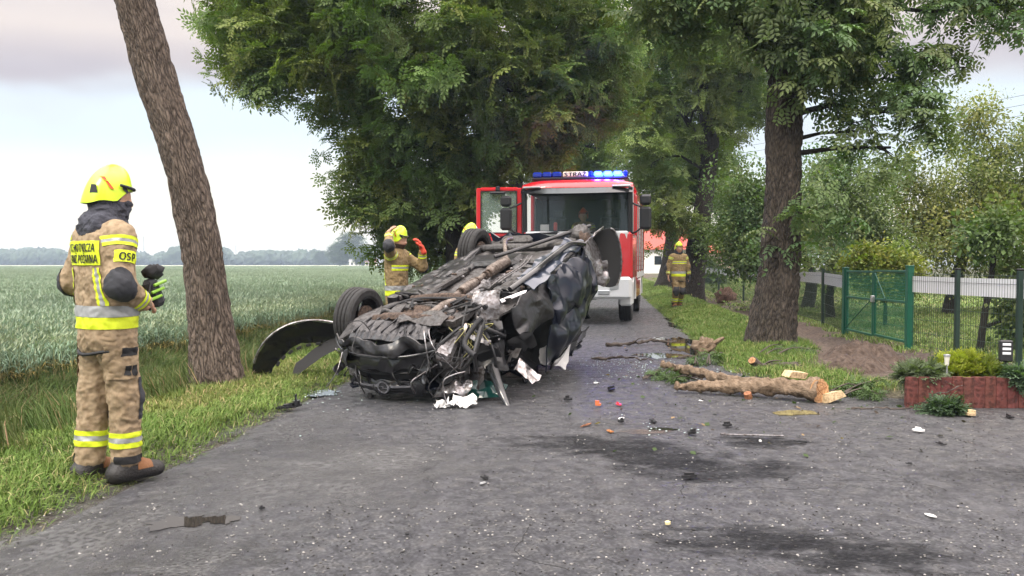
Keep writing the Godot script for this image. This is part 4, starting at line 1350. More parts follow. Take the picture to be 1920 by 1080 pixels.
# the piece of a surface inside all planes ([normal, distance]) and nearest to one of the bones ids, lifted off by lift
func patch_of(g: Geo, bones: Array, ids: Array, planes: Array, lift: float) -> Geo:
	var id = g.get_instance_id()
	if not cache.has(id):
		if cache.size() > 6: cache.clear()
		cache[id] = [normals_of(g), {}, g]
	var nn: PackedVector3Array = cache[id][0]
	var near = cache[id][1]
	var o = Geo.new()
	var vs = PackedByteArray()      # which vertices lie outside each plane, one bit a plane
	vs.resize(g.v.size())
	for j in planes.size():
		var pn: Vector3 = planes[j][0]
		var pd: float = planes[j][1]
		for k in g.v.size():
			if pn.dot(g.v[k]) > pd: vs[k] = vs[k] | (1 << j)
	for k in range(0, g.i.size(), 3):
		if vs[g.i[k]] & vs[g.i[k + 1]] & vs[g.i[k + 2]]: continue
		var poly = []
		for j in 3:
			var q = g.i[k + j]
			poly.append([g.v[q], nn[q]])
		if ids.size():
			var q = g.i[k]
			if not near.has(q):
				var best = 0
				var bd = 1e9
				for b in bones.size():
					var d = cap(g.v[q], bones[b][0], bones[b][1], bones[b][2], bones[b][3])
					if d < bd: bd = d; best = b
				near[q] = best
			if not near[q] in ids: continue
		for pl in planes:
			var nx = []
			for j in poly.size():
				var a = poly[j]
				var b = poly[(j + 1) % poly.size()]
				var da = pl[0].dot(a[0]) - pl[1]
				var db = pl[0].dot(b[0]) - pl[1]
				if da <= 0: nx.append(a)
				if (da < 0 and db > 0) or (da > 0 and db < 0):
					var t = da / (da - db)
					nx.append([a[0].lerp(b[0], t), a[1].lerp(b[1], t)])
			poly = nx
			if poly.size() < 3: break
		if poly.size() < 3: continue
		var b0 = o.v.size()
		for q in poly: o.p(q[0] + q[1].normalized() * lift)
		for j in range(1, poly.size() - 1): o.i.append_array([b0, b0 + j, b0 + j + 1])
	# a rim so that the strip has thickness: fold its border back to the surface
	weld(o)
	return o

func weld(o: Geo):
	var seen = {}
	var nv = PackedVector3Array()
	var map = PackedInt32Array()
	for p in o.v:
		var k = Vector3i((p * 20000.0).round())
		if not seen.has(k):
			seen[k] = nv.size()
			nv.append(p)
		map.append(seen[k])
	for k in o.i.size(): o.i[k] = map[o.i[k]]
	o.v = nv
	o.uv.resize(nv.size()); o.c.resize(nv.size())

func slab(axis: Vector3, at: Vector3, a: float, b: float) -> Array:     # two planes: between a and b metres along axis from at
	return [[axis, axis.dot(at) + b], [-axis, -axis.dot(at) - a]]

func lettering(text: String, height: float, width: float, frame: Transform3D, bones: Array, sharp: float, lift: float) -> Geo:
	# flat letters in frame's x, y, laid onto the cloth along frame's z
	var tm = TextMesh.new()
	var f = SystemFont.new()
	f.font_names = PackedStringArray(["Droid Sans"])
	f.font_weight = 700
	tm.font = f
	tm.text = text
	tm.font_size = 32
	tm.pixel_size = height / 24.0
	tm.depth = 0.0
	tm.curve_step = 2.0
	var a = tm.surface_get_arrays(0)
	var g = Geo.new()
	var cr = noise(1.0, 501, FastNoiseLite.TYPE_SIMPLEX_SMOOTH, 3)      # the same folds as the jacket's
	cr.fractal_type = FastNoiseLite.FRACTAL_RIDGED
	var sc = width / tm.get_aabb().size.x
	for q in a[Mesh.ARRAY_VERTEX]:
		var from = frame * Vector3(q.x * sc, q.y, 0.25)
		var dir = -frame.basis.z.normalized()
		var t = 0.0
		for step in 40:
			var s = 0.0
			for b in bones: s += exp(-sharp * cap(from + dir * t, b[0], b[1], b[2], b[3]))
			var d = -log(maxf(s, 1e-30)) / sharp
			if d < 0.0008: break
			t += clampf(d, 0.0005, 0.1)
		var hit = from + dir * t
		g.p(hit - dir * (lift + cr.get_noise_3dv(hit * Vector3(8.0, 13.0, 8.0)) * 0.0075))
	g.i = a[Mesh.ARRAY_INDEX] if a[Mesh.ARRAY_INDEX] != null else PackedInt32Array(range(g.v.size()))
	g.orient(0, frame.basis.z)
	return g

# a hand: palm along dir, back of the hand towards up, thumb on the side thumb; curl in radians per joint
func hand_bones(wrist: Vector3, dir: Vector3, up: Vector3, thumb_side: float, curl: float, scale = 1.0) -> Array:
	dir = dir.normalized()
	var side = dir.cross(up).normalized() * thumb_side
	up = (up - dir * up.dot(dir)).normalized()
	var o = []
	var s = scale
	for k in 4:
		var across = (0.027 - k * 0.018) * s
		var root = wrist + dir * 0.02 * s + side * across * 0.7
		var kn = wrist + dir * (0.088 - 0.004 * absf(k - 1.2)) * s + side * across
		o.append([root, kn, 0.013 * s, 0.0115 * s])
		var lens = [0.040, 0.027, 0.021]
		var lk = [0.92, 1.05, 0.98, 0.78][k] * s
		var p = kn
		var d = dir
		var axis = dir.cross(up).normalized()
		for j in 3:
			d = d.rotated(axis, -curl * (0.75 if j == 0 else 1.0))
			var e = p + d * lens[j] * lk
			o.append([p, e, (0.0098 - 0.0008 * j) * s, (0.0090 - 0.0009 * j) * s])
			p = e
	var tr = wrist + dir * 0.025 * s + side * 0.022 * s
	var t1 = tr + (dir * 0.6 + side * 0.75 - up * 0.25).normalized() * 0.042 * s
	var t2 = t1 + (dir * 0.9 + side * 0.25 - up * (0.2 + curl * 0.4)).normalized() * 0.032 * s
	var t3 = t2 + (dir * 0.95 - side * 0.1 - up * (0.2 + curl * 0.5)).normalized() * 0.025 * s
	o.append([tr, t1, 0.0125 * s, 0.011 * s]); o.append([t1, t2, 0.0108 * s, 0.0098 * s]); o.append([t2, t3, 0.0098 * s, 0.0085 * s])
	return o

func head_bones(c: Vector3, b: Basis) -> Array:     # b.z points backwards
	var P = func(x, y, z): return c + b * Vector3(x, y, z)
	return [[P.call(0, 0.035, 0.02), P.call(0, 0.03, -0.02), 0.092, 0.088], [P.call(0.012, -0.03, -0.03), P.call(-0.012, -0.03, -0.03), 0.072, 0.072], [P.call(0, -0.085, -0.062), P.call(0, -0.05, -0.05), 0.034, 0.052],
		[P.call(0.045, -0.06, -0.015), P.call(0.02, -0.092, -0.055), 0.028, 0.025], [P.call(-0.045, -0.06, -0.015), P.call(-0.02, -0.092, -0.055), 0.028, 0.025],
		[P.call(0, 0.012, -0.096), P.call(0, -0.026, -0.116), 0.010, 0.0145], [P.call(0.011, -0.03, -0.103), P.call(-0.011, -0.03, -0.103), 0.009, 0.009],
		[P.call(0.018, -0.057, -0.093), P.call(-0.018, -0.057, -0.093), 0.0085, 0.0085], [P.call(0.014, -0.067, -0.092), P.call(-0.014, -0.067, -0.092), 0.009, 0.009],
		[P.call(0.05, 0.018, -0.078), P.call(0.018, 0.022, -0.092), 0.012, 0.011], [P.call(-0.05, 0.018, -0.078), P.call(-0.018, 0.022, -0.092), 0.012, 0.011],
		[P.call(0.085, 0.012, 0.012), P.call(0.083, -0.03, 0.0), 0.012, 0.009], [P.call(-0.085, 0.012, 0.012), P.call(-0.083, -0.03, 0.0), 0.012, 0.009]]

# lime helmet: a long shell with a drooping nape, a raised crest, vents, a decal and a visor rail
func helmet(parent: Node3D, c: Vector3, b0: Basis, shell: Material, seed_, decal = true) -> void:
	var b = b0.scaled_local(V(0.87, 0.86, 0.84))
	var w = 34
	var rows = []
	var nose = func(a):      # lower rim by angle: 0 front (-z), PI back
		var f = cos(a)
		return lerpf(-0.075, 0.012, smoothstep(0.35, 0.9, f)) - 0.03 * smoothstep(-0.1, -0.75, f)
	for r in 15:
		var t = float(r) / 14
		var row = []
		for k in w + 1:
			var a = TAU * k / w
			var s = Vector3(sin(a), 0, -cos(a))
			var rim = nose.call(a)
			var el = lerpf(0.0, PI / 2, t)
			var wide = 0.127 + 0.004 * (1 - t)
			var long = 0.155
			var e = pow(cos(el), 0.82)
			var q = Vector3(s.x * wide * e, rim * (1 - t) + sin(el) * 0.178 + 0.005, s.z * long * e + 0.012 * (1 - t))
			if t < 0.2: q += s * 0.007 * (0.2 - t) / 0.2 * (1.4 if cos(a) > 0.7 else 0.5)
			# crest along the middle and two flanking steps
			q.y += 0.013 * exp(-pow(q.x / 0.026, 2)) * sin(el) * (0.4 + 0.6 * smoothstep(0.1, -0.06, q.z))
			q.y -= 0.006 * exp(-pow((absf(q.x) - 0.058) / 0.012, 2)) * sin(el)
			row.append(c + b * q)
		rows.append(row)
	var g = Geo.new()
	g.grid(rows)
	g.fix(0)
	var inner = []
	for r in rows:
		var q = []
		for a in r: q.append(c + (a - c) * 0.955 + b * Vector3(0, 0.001, 0))
		inner.append(q)
	var k0 = g.i.size()
	g.grid(inner)
	g.orient(k0, b * Vector3(0, 0, 1))
	for k in w: g.quad(rows[0][k], inner[0][k], inner[0][k + 1], rows[0][k + 1])
	var hm = part("helmet", g, shell, parent)
	for s in [-1, 1]:
		# dark vent behind the visor hinge, and the two-piece decal
		var put = func(called, poly, m, lift):
			var o = Geo.new()
			var fr = []
			var bk = []
			for p2 in poly:
				var el = asin(clampf((p2.y - 0.005) / 0.178, -0.3, 0.98))
				var e = pow(cos(max(el, 0.0)), 0.82)
				var z = p2.x
				var x = 0.129 * sqrt(max(0.0, e * e - pow(z / 0.157, 2)))
				fr.append(c + b * Vector3(s * (x + lift), p2.y, z)); bk.append(c + b * Vector3(s * (x - 0.004), p2.y, z))
			for j in range(1, fr.size() - 1): o.tri(fr[0], fr[j], fr[j + 1])
			for j in fr.size():
				var j2 = (j + 1) % fr.size()
				o.quad(fr[j], bk[j], bk[j2], fr[j2])
			o.orient(0, b * Vector3(s, 0, 0))
			part(called, o, m, hm)
		put.call("vent", [Vector2(-0.075, 0.055), Vector2(-0.098, 0.05), Vector2(-0.125, 0.005), Vector2(-0.115, -0.005), Vector2(-0.085, 0.02)], M.pad, 0.004)
		put.call("nape_cap", [Vector2(0.115, 0.03), Vector2(0.085, 0.03), Vector2(0.07, -0.025), Vector2(0.12, -0.03)], M.pad, 0.006)
		if decal:
			put.call("decal", [Vector2(0.07, 0.088), Vector2(0.035, 0.092), Vector2(0.02, 0.07), Vector2(0.035, 0.066)], M.orange, 0.0045)
			put.call("decal", [Vector2(0.03, 0.062), Vector2(0.015, 0.064), Vector2(-0.03, 0.012), Vector2(-0.005, 0.014)], M.orange, 0.0045)
	var v = Geo.new()
	var arc = []
	for k in 13:
		var a = lerpf(-1.15, 1.15, k / 12.0)
		arc.append(c + b * Vector3(sin(a) * 0.136, 0.052 - 0.018 * cos(a), -cos(a) * 0.163))
	v.tube(arc, 0.009, 6)
	part("visor_rail", v, M.pad, hm)

# o: joints in metres, feet at y 0, facing -z. Everything the figure wears is a part of the person.
func person(label: String, at: Vector3, turn: float, o: Dictionary) -> Node3D:
	var root = thing("person", label, "person", at, turn, "firefighters at the crash")
	var cell = o.cell
	root.scale = Vector3.ONE * o.get("size", 1.0)
	var J = {"hip": 0.93, "rs": V(0.185, 1.45, 0.01), "ls": V(-0.185, 1.45, 0.01), "head": V(0, 1.685, -0.025), "head_turn": 0.0, "nod": 0.0,
		"rh": V(0.1, 0.93, 0), "lh": V(-0.1, 0.93, 0), "rk": V(0.12, 0.51, -0.03), "lk": V(-0.12, 0.51, -0.03), "ra": V(0.13, 0.1, 0.02), "la": V(-0.13, 0.1, 0.02), "rt": V(0.16, 0.045, -0.17), "lt": V(-0.16, 0.045, -0.17)}
	J.merge(o, true)
	var legs = not o.get("no_legs", false)
	var sharp = 42.0
	# jacket
	var jb = [[V(0.07, 0.86, 0.0), V(0.09, 1.38, 0.015), 0.122, 0.118], [V(-0.07, 0.86, 0.0), V(-0.09, 1.38, 0.015), 0.122, 0.118], [V(0, 0.84, 0.0), V(0, 1.40, 0.0), 0.128, 0.118],
		[J.rs + V(-0.07, 0.01, 0), J.ls + V(0.07, 0.01, 0), 0.078, 0.078], [V(0, 1.44, 0.02), V(0, 1.53, -0.005), 0.09, 0.075],
		[J.rs, J.re, 0.078, 0.062], [J.re, J.re.lerp(J.rw, 0.93), 0.062, 0.047], [J.ls, J.le, 0.078, 0.062], [J.le, J.le.lerp(J.lw, 0.93), 0.062, 0.047]]
	var cuts = [[V(0, 0.77, 0), V(0, -1, 0), 0.32], [J.re.lerp(J.rw, 0.93), (J.rw - J.re).normalized(), 0.09], [J.le.lerp(J.lw, 0.93), (J.lw - J.le).normalized(), 0.09], [V(0, 1.56, 0), V(0, 1, 0), 0.13]]
	var jm: Material = o.get("cloth", M.khaki)
	var jg = blob(jb, cell, sharp, cuts)
	creases(jg, 0.0075, Vector3(8.0, 13.0, 8.0), 501)
	var jacket = part("jacket", jg, jm, root)
	var cut = func(called, ids, planes, m, lift, parent, src = jg, bn = jb):
		var p = patch_of(src, bn, ids, planes, lift)
		if p.i.size() > 8: part(called, p, m, parent)
	var X = V(1, 0, 0)
	var Y = V(0, 1, 0)
	var Z = V(0, 0, 1)
	var torso = [0, 1, 2]
	cut.call("silver_band", torso, slab(Y, Vector3.ZERO, 0.985, 1.05), M.silver, 0.005, jacket)
	cut.call("yellow_band", torso, slab(Y, Vector3.ZERO, 0.915, 0.983), M.band, 0.0045, jacket)
	if o.get("chest", true):
		cut.call("yellow_band", torso, slab(Y, Vector3.ZERO, 1.26, 1.285) + [[Z, -0.02]], M.band, 0.005, jacket)
		cut.call("yellow_band", torso, slab(Y, Vector3.ZERO, 1.31, 1.335) + [[Z, -0.02]], M.band, 0.005, jacket)
		cut.call("silver_band", torso, slab(Y, Vector3.ZERO, 1.286, 1.309) + [[Z, -0.02]], M.silver, 0.0045, jacket)
	# braces of yellow down the back
	for s in [1, -1]:
		var d = (X * s + Y * 0.12).normalized()
		cut.call("yellow_band", torso, slab(d, V(s * 0.16, 1.05, 0), -0.027, -0.012) + [[Y, 1.27], [-Y, -1.052], [-Z, -0.03]], M.band, 0.006, jacket)
		cut.call("silver_band", torso, slab(d, V(s * 0.16, 1.05, 0), -0.0115, 0.008) + [[Y, 1.27], [-Y, -1.052], [-Z, -0.03]], M.silver, 0.006, jacket)
		cut.call("yellow_band", torso, slab(d, V(s * 0.16, 1.05, 0), 0.0085, 0.022) + [[Y, 1.27], [-Y, -1.052], [-Z, -0.03]], M.band, 0.006, jacket)
	for s in [[J.rs, J.re, J.rw, 5, 6, X], [J.ls, J.le, J.lw, 7, 8, -X]]:
		var u: Vector3 = (s[1] - s[0]).normalized()
		var ul = s[0].distance_to(s[1])
		var f: Vector3 = (s[2] - s[1]).normalized()
		var fl = s[1].distance_to(s[2])
		for q in [[0.30, 0.37, "yellow_band", M.band], [0.371, 0.43, "silver_band", M.silver], [0.431, 0.50, "yellow_band", M.band]]:
			cut.call(q[2], [s[3]], slab(u, s[0], ul * (q[0] - 0.26), ul * (q[1] - 0.26)), q[3], 0.004, jacket)
			cut.call(q[2], [s[4]], slab(f, s[1], fl * (q[0] + 0.26), fl * (q[1] + 0.26)), q[3], 0.004, jacket)
		# dark elbow pad: on the outer bend
		var outw = (s[1] * 2.0 - s[0] - s[2]).normalized()
		if outw.length() < 0.5 or (s[1] * 2.0 - s[0] - s[2]).length() < 0.06: outw = (V(0, 0, 1) + s[5] * 0.7).normalized()
		outw = (outw + s[5] * 0.7).normalized()
		cut.call("elbow_pad", [s[3], s[4]], [[-outw, -outw.dot(s[1]) - 0.015], [u, u.dot(s[1]) + 0.11], [-u, -u.dot(s[1]) + 0.11], [f, f.dot(s[1]) + 0.09]], M.pad, 0.006, jacket)
	if o.has("back_text"):
		cut.call("back_panel", [], [[X, 0.165], [-X, 0.165], [Y, 1.425], [-Y, -1.285], [-Z, -0.06]], M.band, 0.006, jacket)
		part("lettering", lettering("OCHOTNICZA", 0.05, 0.28, Transform3D(Basis.IDENTITY, V(0, 1.385, 0.1)), jb, sharp, 0.0095), M.ink, jacket)
		part("lettering", lettering("STRAŻ POŻARNA", 0.05, 0.31, Transform3D(Basis.IDENTITY, V(0, 1.32, 0.1)), jb, sharp, 0.0095), M.ink, jacket)
		# shoulder patch on the right sleeve
		var u: Vector3 = (J.re - J.rs).normalized()
		var fx = Transform3D(Basis(u.cross(X).normalized() * -1.0, -u, X).orthonormalized(), J.rs + u * 0.135 + X * 0.02)
		cut.call("sleeve_patch", [5], slab(u, J.rs, 0.1, 0.17) + slab(fx.basis.x, fx.origin, -0.06, 0.06) + [[-fx.basis.z, -fx.basis.z.dot(fx.origin) + 0.01]], M.band, 0.0055, jacket)
		part("lettering", lettering("OSP", 0.048, 0.095, fx, jb, sharp, 0.0095), M.ink, jacket)
	# trousers
	var tb = [[V(0.06, 0.9, 0), V(-0.06, 0.9, 0), 0.14, 0.14]]
	if legs:
		tb = [[V(0.055, 0.85, 0.0), V(-0.055, 0.85, 0.0), 0.112, 0.112], [J.rh + V(-0.01, -0.05, 0), J.rk, 0.104, 0.084], [J.rk, J.ra + V(0, 0.03, 0), 0.082, 0.08], [J.lh + V(0.01, -0.05, 0), J.lk, 0.104, 0.084], [J.lk, J.la + V(0, 0.03, 0), 0.082, 0.08]]
		var tg = blob(tb, cell, 55.0, [[J.ra + V(0, -0.005, 0), V(0, -1, 0), 0.16], [J.la + V(0, -0.005, 0), V(0, -1, 0), 0.16]])
		creases(tg, 0.010, Vector3(8.0, 12.0, 8.0), 502)
		var tr = part("trousers", tg, jm, root)
		for s in [[J.rh, J.rk, J.ra, 1, 2, X], [J.lh, J.lk, J.la, 3, 4, -X]]:
			var sh: Vector3 = (s[2] - s[1]).normalized()
			var l = s[1].distance_to(s[2])
			for q in [[0.50, 0.575, "yellow_band", M.band], [0.577, 0.65, "silver_band", M.silver], [0.652, 0.73, "yellow_band", M.band]]:
				cut.call(q[2], [s[4]], slab(sh, s[1], l * q[0], l * q[1]), q[3], 0.005, tr, tg, tb)
			cut.call("knee_pad", [s[3], s[4]], slab(sh, s[1], -0.12, 0.13) + [[Z, s[1].z - 0.035]], M.pad, 0.005, tr, tg, tb)
			cut.call("cuff_patch", [s[4]], slab(sh, s[2], -0.06, -0.015) + [[-s[5], -s[5].dot(s[2]) - 0.02]], M.ink, 0.005, tr, tg, tb)
		for s in [1, -1]:
			var pk = patch_of(tg, tb, [1 if s > 0 else 3], [[Y, 0.82], [-Y, -0.62], [-X * s, -0.12], [Z, 0.09], [-Z, 0.08]], 0.014)
			if pk.i.size() > 8:
				part("thigh_pocket", pk, jm, tr)
			cut.call("pocket_strap", [1 if s > 0 else 3], [[Y, 0.805], [-Y, -0.755], [-X * s, -0.12], [Z, 0.02], [-Z, 0.07]], M.ink, 0.017, tr, tg, tb)
			cut.call("pocket_strap", [1 if s > 0 else 3], [[Y, 0.70], [-Y, -0.64], [-X * s, -0.12], [Z, 0.0], [-Z, 0.03]], M.ink, 0.017, tr, tg, tb)
			cut.call("pocket_strap", [1 if s > 0 else 3], [[Y, 0.70], [-Y, -0.64], [-X * s, -0.12], [Z, -0.035], [-Z, 0.065]], M.ink, 0.017, tr, tg, tb)
		var bg = Geo.new()
		var ring = []
		for k in 21: ring.append(V(cos(TAU * k / 20) * 0.198, 0.775 + 0.012 * sin(k * 0.9), sin(TAU * k / 20) * 0.14))
		bg.tube(ring, 0.011, 6, false)
		part("belt", bg, M.ink, root)
		for s in [[J.ra, J.rt], [J.la, J.lt]]:
			var heel = Vector3(s[0].x, s[1].y + 0.004, s[0].z + 0.055)
			var toe = s[1]
			var ft: Vector3 = (toe - heel).normalized()
			var sd = ft.cross(Y).normalized() * 0.018
			var cl = max(0.008, cell * 0.7)
			var lower = min(heel.y, toe.y) - 0.045
			var b2 = blob([[s[0] + V(0, 0.1, 0.0), s[0], 0.062, 0.062], [s[0], heel, 0.058, 0.052], [heel + sd, toe + sd, 0.046, 0.036], [heel - sd, toe - sd, 0.046, 0.036], [s[0] + V(0, 0.0, 0), toe + V(0, 0.004, 0.03), 0.058, 0.036]], cl, 70.0, [[V(s[0].x, lower, s[0].z - 0.05), V(0, -1, 0), 0.3]])
			var bt = part("boot", b2, M.boot, root)
			var up = patch_of(b2, [], [], [[-Y, -lower - 0.068], [ft, ft.dot(heel) + 0.19], [-ft, -ft.dot(heel) - 0.095]], 0.003)
			part("leather_panel", up, M.boot_tan, bt)
	# the body itself: one mesh of trunk, neck, head, arms, hands and legs, inside the clothes
	var hb = Basis(Y, J.head_turn) * Basis(X, J.nod)
	var bb = [[V(0.06, 0.95, 0), V(0.08, 1.36, 0.01), 0.1, 0.1], [V(-0.06, 0.95, 0), V(-0.08, 1.36, 0.01), 0.1, 0.1], [V(0, 1.4, 0.01), J.head + V(0, -0.06, 0.02), 0.055, 0.052], [J.rs, J.ls, 0.055, 0.055],
		[J.rs, J.re, 0.05, 0.042], [J.re, J.rw, 0.042, 0.03], [J.ls, J.le, 0.05, 0.042], [J.le, J.lw, 0.042, 0.03]]
	if legs: bb += [[J.rh, J.rk, 0.08, 0.055], [J.rk, J.ra, 0.055, 0.042], [J.lh, J.lk, 0.08, 0.055], [J.lk, J.la, 0.055, 0.042]]
	var body = blob(bb, max(cell, 0.014), 60.0)
	blob(head_bones(J.head, hb), o.get("head_cell", 0.006), 130.0, [], body)
	var hands = [[J.rw, J.get("rd", J.rw - J.re), J.get("ru", V(1, 0, 0)), J.get("rside", 1.0), J.get("rcurl", 0.3)], [J.lw, J.get("ld", J.lw - J.le), J.get("lu", V(-1, 0, 0)), J.get("lside", -1.0), J.get("lcurl", 0.3)]]
	var hc = o.get("hand_cell", 0.005)
	for k in 2:
		var h = hands[k]
		var q = hand_bones(h[0], h[1], h[2], h[3], h[4])
		blob([[h[0] - h[1].normalized() * 0.05, h[0] + h[1].normalized() * 0.025, 0.027, 0.024]] + q, hc, 240.0, [], body)
	part("body", body, M.skin, root)
	for k in 2:
		if o.get(["rglove", "lglove"][k]):
			var h = hands[k]
			var q = hand_bones(h[0], h[1], h[2], h[3], h[4], 1.12)
			for e in q: e[2] += 0.0022; e[3] += 0.0022
			part("glove", blob([[h[0] - h[1].normalized() * 0.05, h[0] + h[1].normalized() * 0.03, 0.043, 0.034]] + q, hc, 200.0), o[["rglove", "lglove"][k]], root)
	for s in [-1, 1]:
		var e = Geo.new()
		e.ball(J.head + hb * V(s * 0.031, 0.004, -0.083), V(0.0115, 0.0095, 0.0115), 0, null, 6)
		var eye = part("eye", e, mat(lin(0.7, 0.68, 0.65), 0.2), root)
		e = Geo.new()
		e.ball(J.head + hb * V(s * 0.031, 0.004, -0.0925), V(0.0052, 0.0052, 0.0035), 0, null, 5)
		part("iris", e, M.ink, eye)
	if o.get("beard", false):
		part("beard", patch_of(body, [], [], [[hb * Y, (hb * Y).dot(J.head) - 0.05], [hb * -Y, (hb * -Y).dot(J.head) + 0.13], [hb * Z, (hb * Z).dot(J.head) + 0.01]], 0.005), M.beard, root)
	if o.get("hood", false):
		# dark knitted hood round chin and neck with a loose roll at the collar
		var H = func(x, y, z): return J.head + hb * V(x, y, z)
		var hg = blob([[H.call(0, -0.01, 0.015), H.call(0, -0.04, 0.0), 0.098, 0.096], [H.call(0, -0.09, 0.0), V(0, 1.50, 0.02), 0.082, 0.105], [V(0.05, 1.51, 0.045), V(-0.05, 1.51, 0.045), 0.085, 0.085], [V(0.03, 1.50, -0.05), V(-0.03, 1.50, -0.05), 0.06, 0.06], [H.call(0, -0.07, -0.075), H.call(0, -0.03, -0.08), 0.032, 0.036]], max(cell, 0.008), 60.0)
		creases(hg, 0.014, Vector3(7, 16, 7), 503)
		part("hood", hg, M.hood, root)
	elif o.get("balaclava", false):
		var H = func(x, y, z): return J.head + hb * V(x, y, z)
		part("hood", blob([[H.call(0.06, 0.0, 0.01), H.call(0.055, -0.09, 0.0), 0.05, 0.06], [H.call(-0.06, 0.0, 0.01), H.call(-0.055, -0.09, 0.0), 0.05, 0.06], [H.call(0, 0, 0.05), H.call(0, -0.1, 0.04), 0.07, 0.075], [H.call(0, -0.14, 0.0), V(0, 1.49, 0), 0.075, 0.1]], max(cell, 0.01), 60.0), M.hood, root)
	helmet(root, J.head + hb * V(0, 0.036, 0.008), hb, o.get("shell", M.lime), 1)
	return root

func build_people():
	# the one in the left foreground, seen from behind his right shoulder
	person("firefighter standing large at the left road edge, back turned, tan turnout gear, lime helmet", V(-2.52, 0.0, -5.0), deg_to_rad(-36), {"size": 1.045, "cell": 0.0105, "head_cell": 0.006, "hand_cell": 0.004,
		"re": V(0.25, 1.17, 0.05), "rw": V(0.135, 1.05, -0.175), "le": V(-0.29, 1.18, 0.06), "lw": V(-0.07, 1.10, -0.175), "rd": V(-0.7, 0.15, -0.6), "ru": V(0.9, 0.4, 0), "ld": V(0.4, 0.1, -0.8), "lu": V(-0.9, 0.4, 0), "rcurl": 0.75, "lcurl": 0.7,
		"head_turn": deg_to_rad(-26), "nod": deg_to_rad(-6), "rk": V(0.10, 0.50, -0.05), "ra": V(0.095, 0.10, -0.05), "rt": V(0.12, 0.045, -0.23), "lk": V(-0.10, 0.50, 0.03), "la": V(-0.095, 0.10, 0.07), "lt": V(-0.13, 0.045, -0.11),
		"hood": true, "back_text": true, "chest": false})
	# behind the car, raising both hands to his helmet
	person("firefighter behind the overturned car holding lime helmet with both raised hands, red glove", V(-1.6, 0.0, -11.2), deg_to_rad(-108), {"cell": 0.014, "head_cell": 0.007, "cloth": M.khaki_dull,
		"rs": V(0.2, 1.46, 0.0), "re": V(0.36, 1.60, -0.06), "rw": V(0.22, 1.78, 0.02), "rd": V(-0.7, 0.6, -0.1), "ru": V(0.5, 0.4, 0.6), "ls": V(-0.19, 1.46, -0.02), "le": V(-0.24, 1.30, -0.28), "lw": V(-0.12, 1.56, -0.33), "ld": V(0.2, 0.9, 0.3), "lu": V(-0.3, 0.2, -0.9), "lglove": M.glove_red, "rcurl": 0.4, "lcurl": 0.5,
		"nod": deg_to_rad(-10), "beard": true})
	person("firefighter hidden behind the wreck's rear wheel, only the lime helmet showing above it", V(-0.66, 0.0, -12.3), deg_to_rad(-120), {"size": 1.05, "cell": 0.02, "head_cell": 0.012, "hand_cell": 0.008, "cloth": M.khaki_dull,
		"re": V(0.25, 1.18, 0.05), "rw": V(0.23, 0.95, -0.08), "le": V(-0.25, 1.18, 0.05), "lw": V(-0.23, 0.95, -0.08), "nod": deg_to_rad(-4), "balaclava": true})
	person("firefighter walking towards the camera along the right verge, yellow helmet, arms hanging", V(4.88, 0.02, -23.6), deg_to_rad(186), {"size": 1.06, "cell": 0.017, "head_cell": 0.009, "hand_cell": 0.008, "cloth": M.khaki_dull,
		"re": V(0.29, 1.17, 0.03), "rw": V(0.30, 0.93, -0.04), "le": V(-0.29, 1.17, 0.03), "lw": V(-0.31, 0.93, 0.0), "rh": V(0.09, 0.93, 0), "rk": V(0.10, 0.52, -0.1), "ra": V(0.10, 0.13, 0.02), "rt": V(0.11, 0.06, -0.18), "lk": V(-0.10, 0.51, -0.04), "la": V(-0.09, 0.14, 0.2), "lt": V(-0.1, 0.06, 0.02), "lglove": M.pad, "balaclava": true})
# ------------------------------------------------------------------ fire engine (front at z 0 facing +z, x to the right as seen, 2.5 m wide)
func slab_box(g: Geo, x0, x1, y0, y1, z0, z1, bevel = 0.01):
	g.box(V((x0 + x1) / 2.0, (y0 + y1) / 2.0, (z0 + z1) / 2.0), V(absf(x1 - x0), absf(y1 - y0), absf(z1 - z0)), Basis.IDENTITY, bevel)

func one_box(called, parent, m, x0, x1, y0, y1, z0, z1, bevel = 0.01):
	var g = Geo.new()
	slab_box(g, x0, x1, y0, y1, z0, z1, bevel)
	return part(called, g, m, parent)

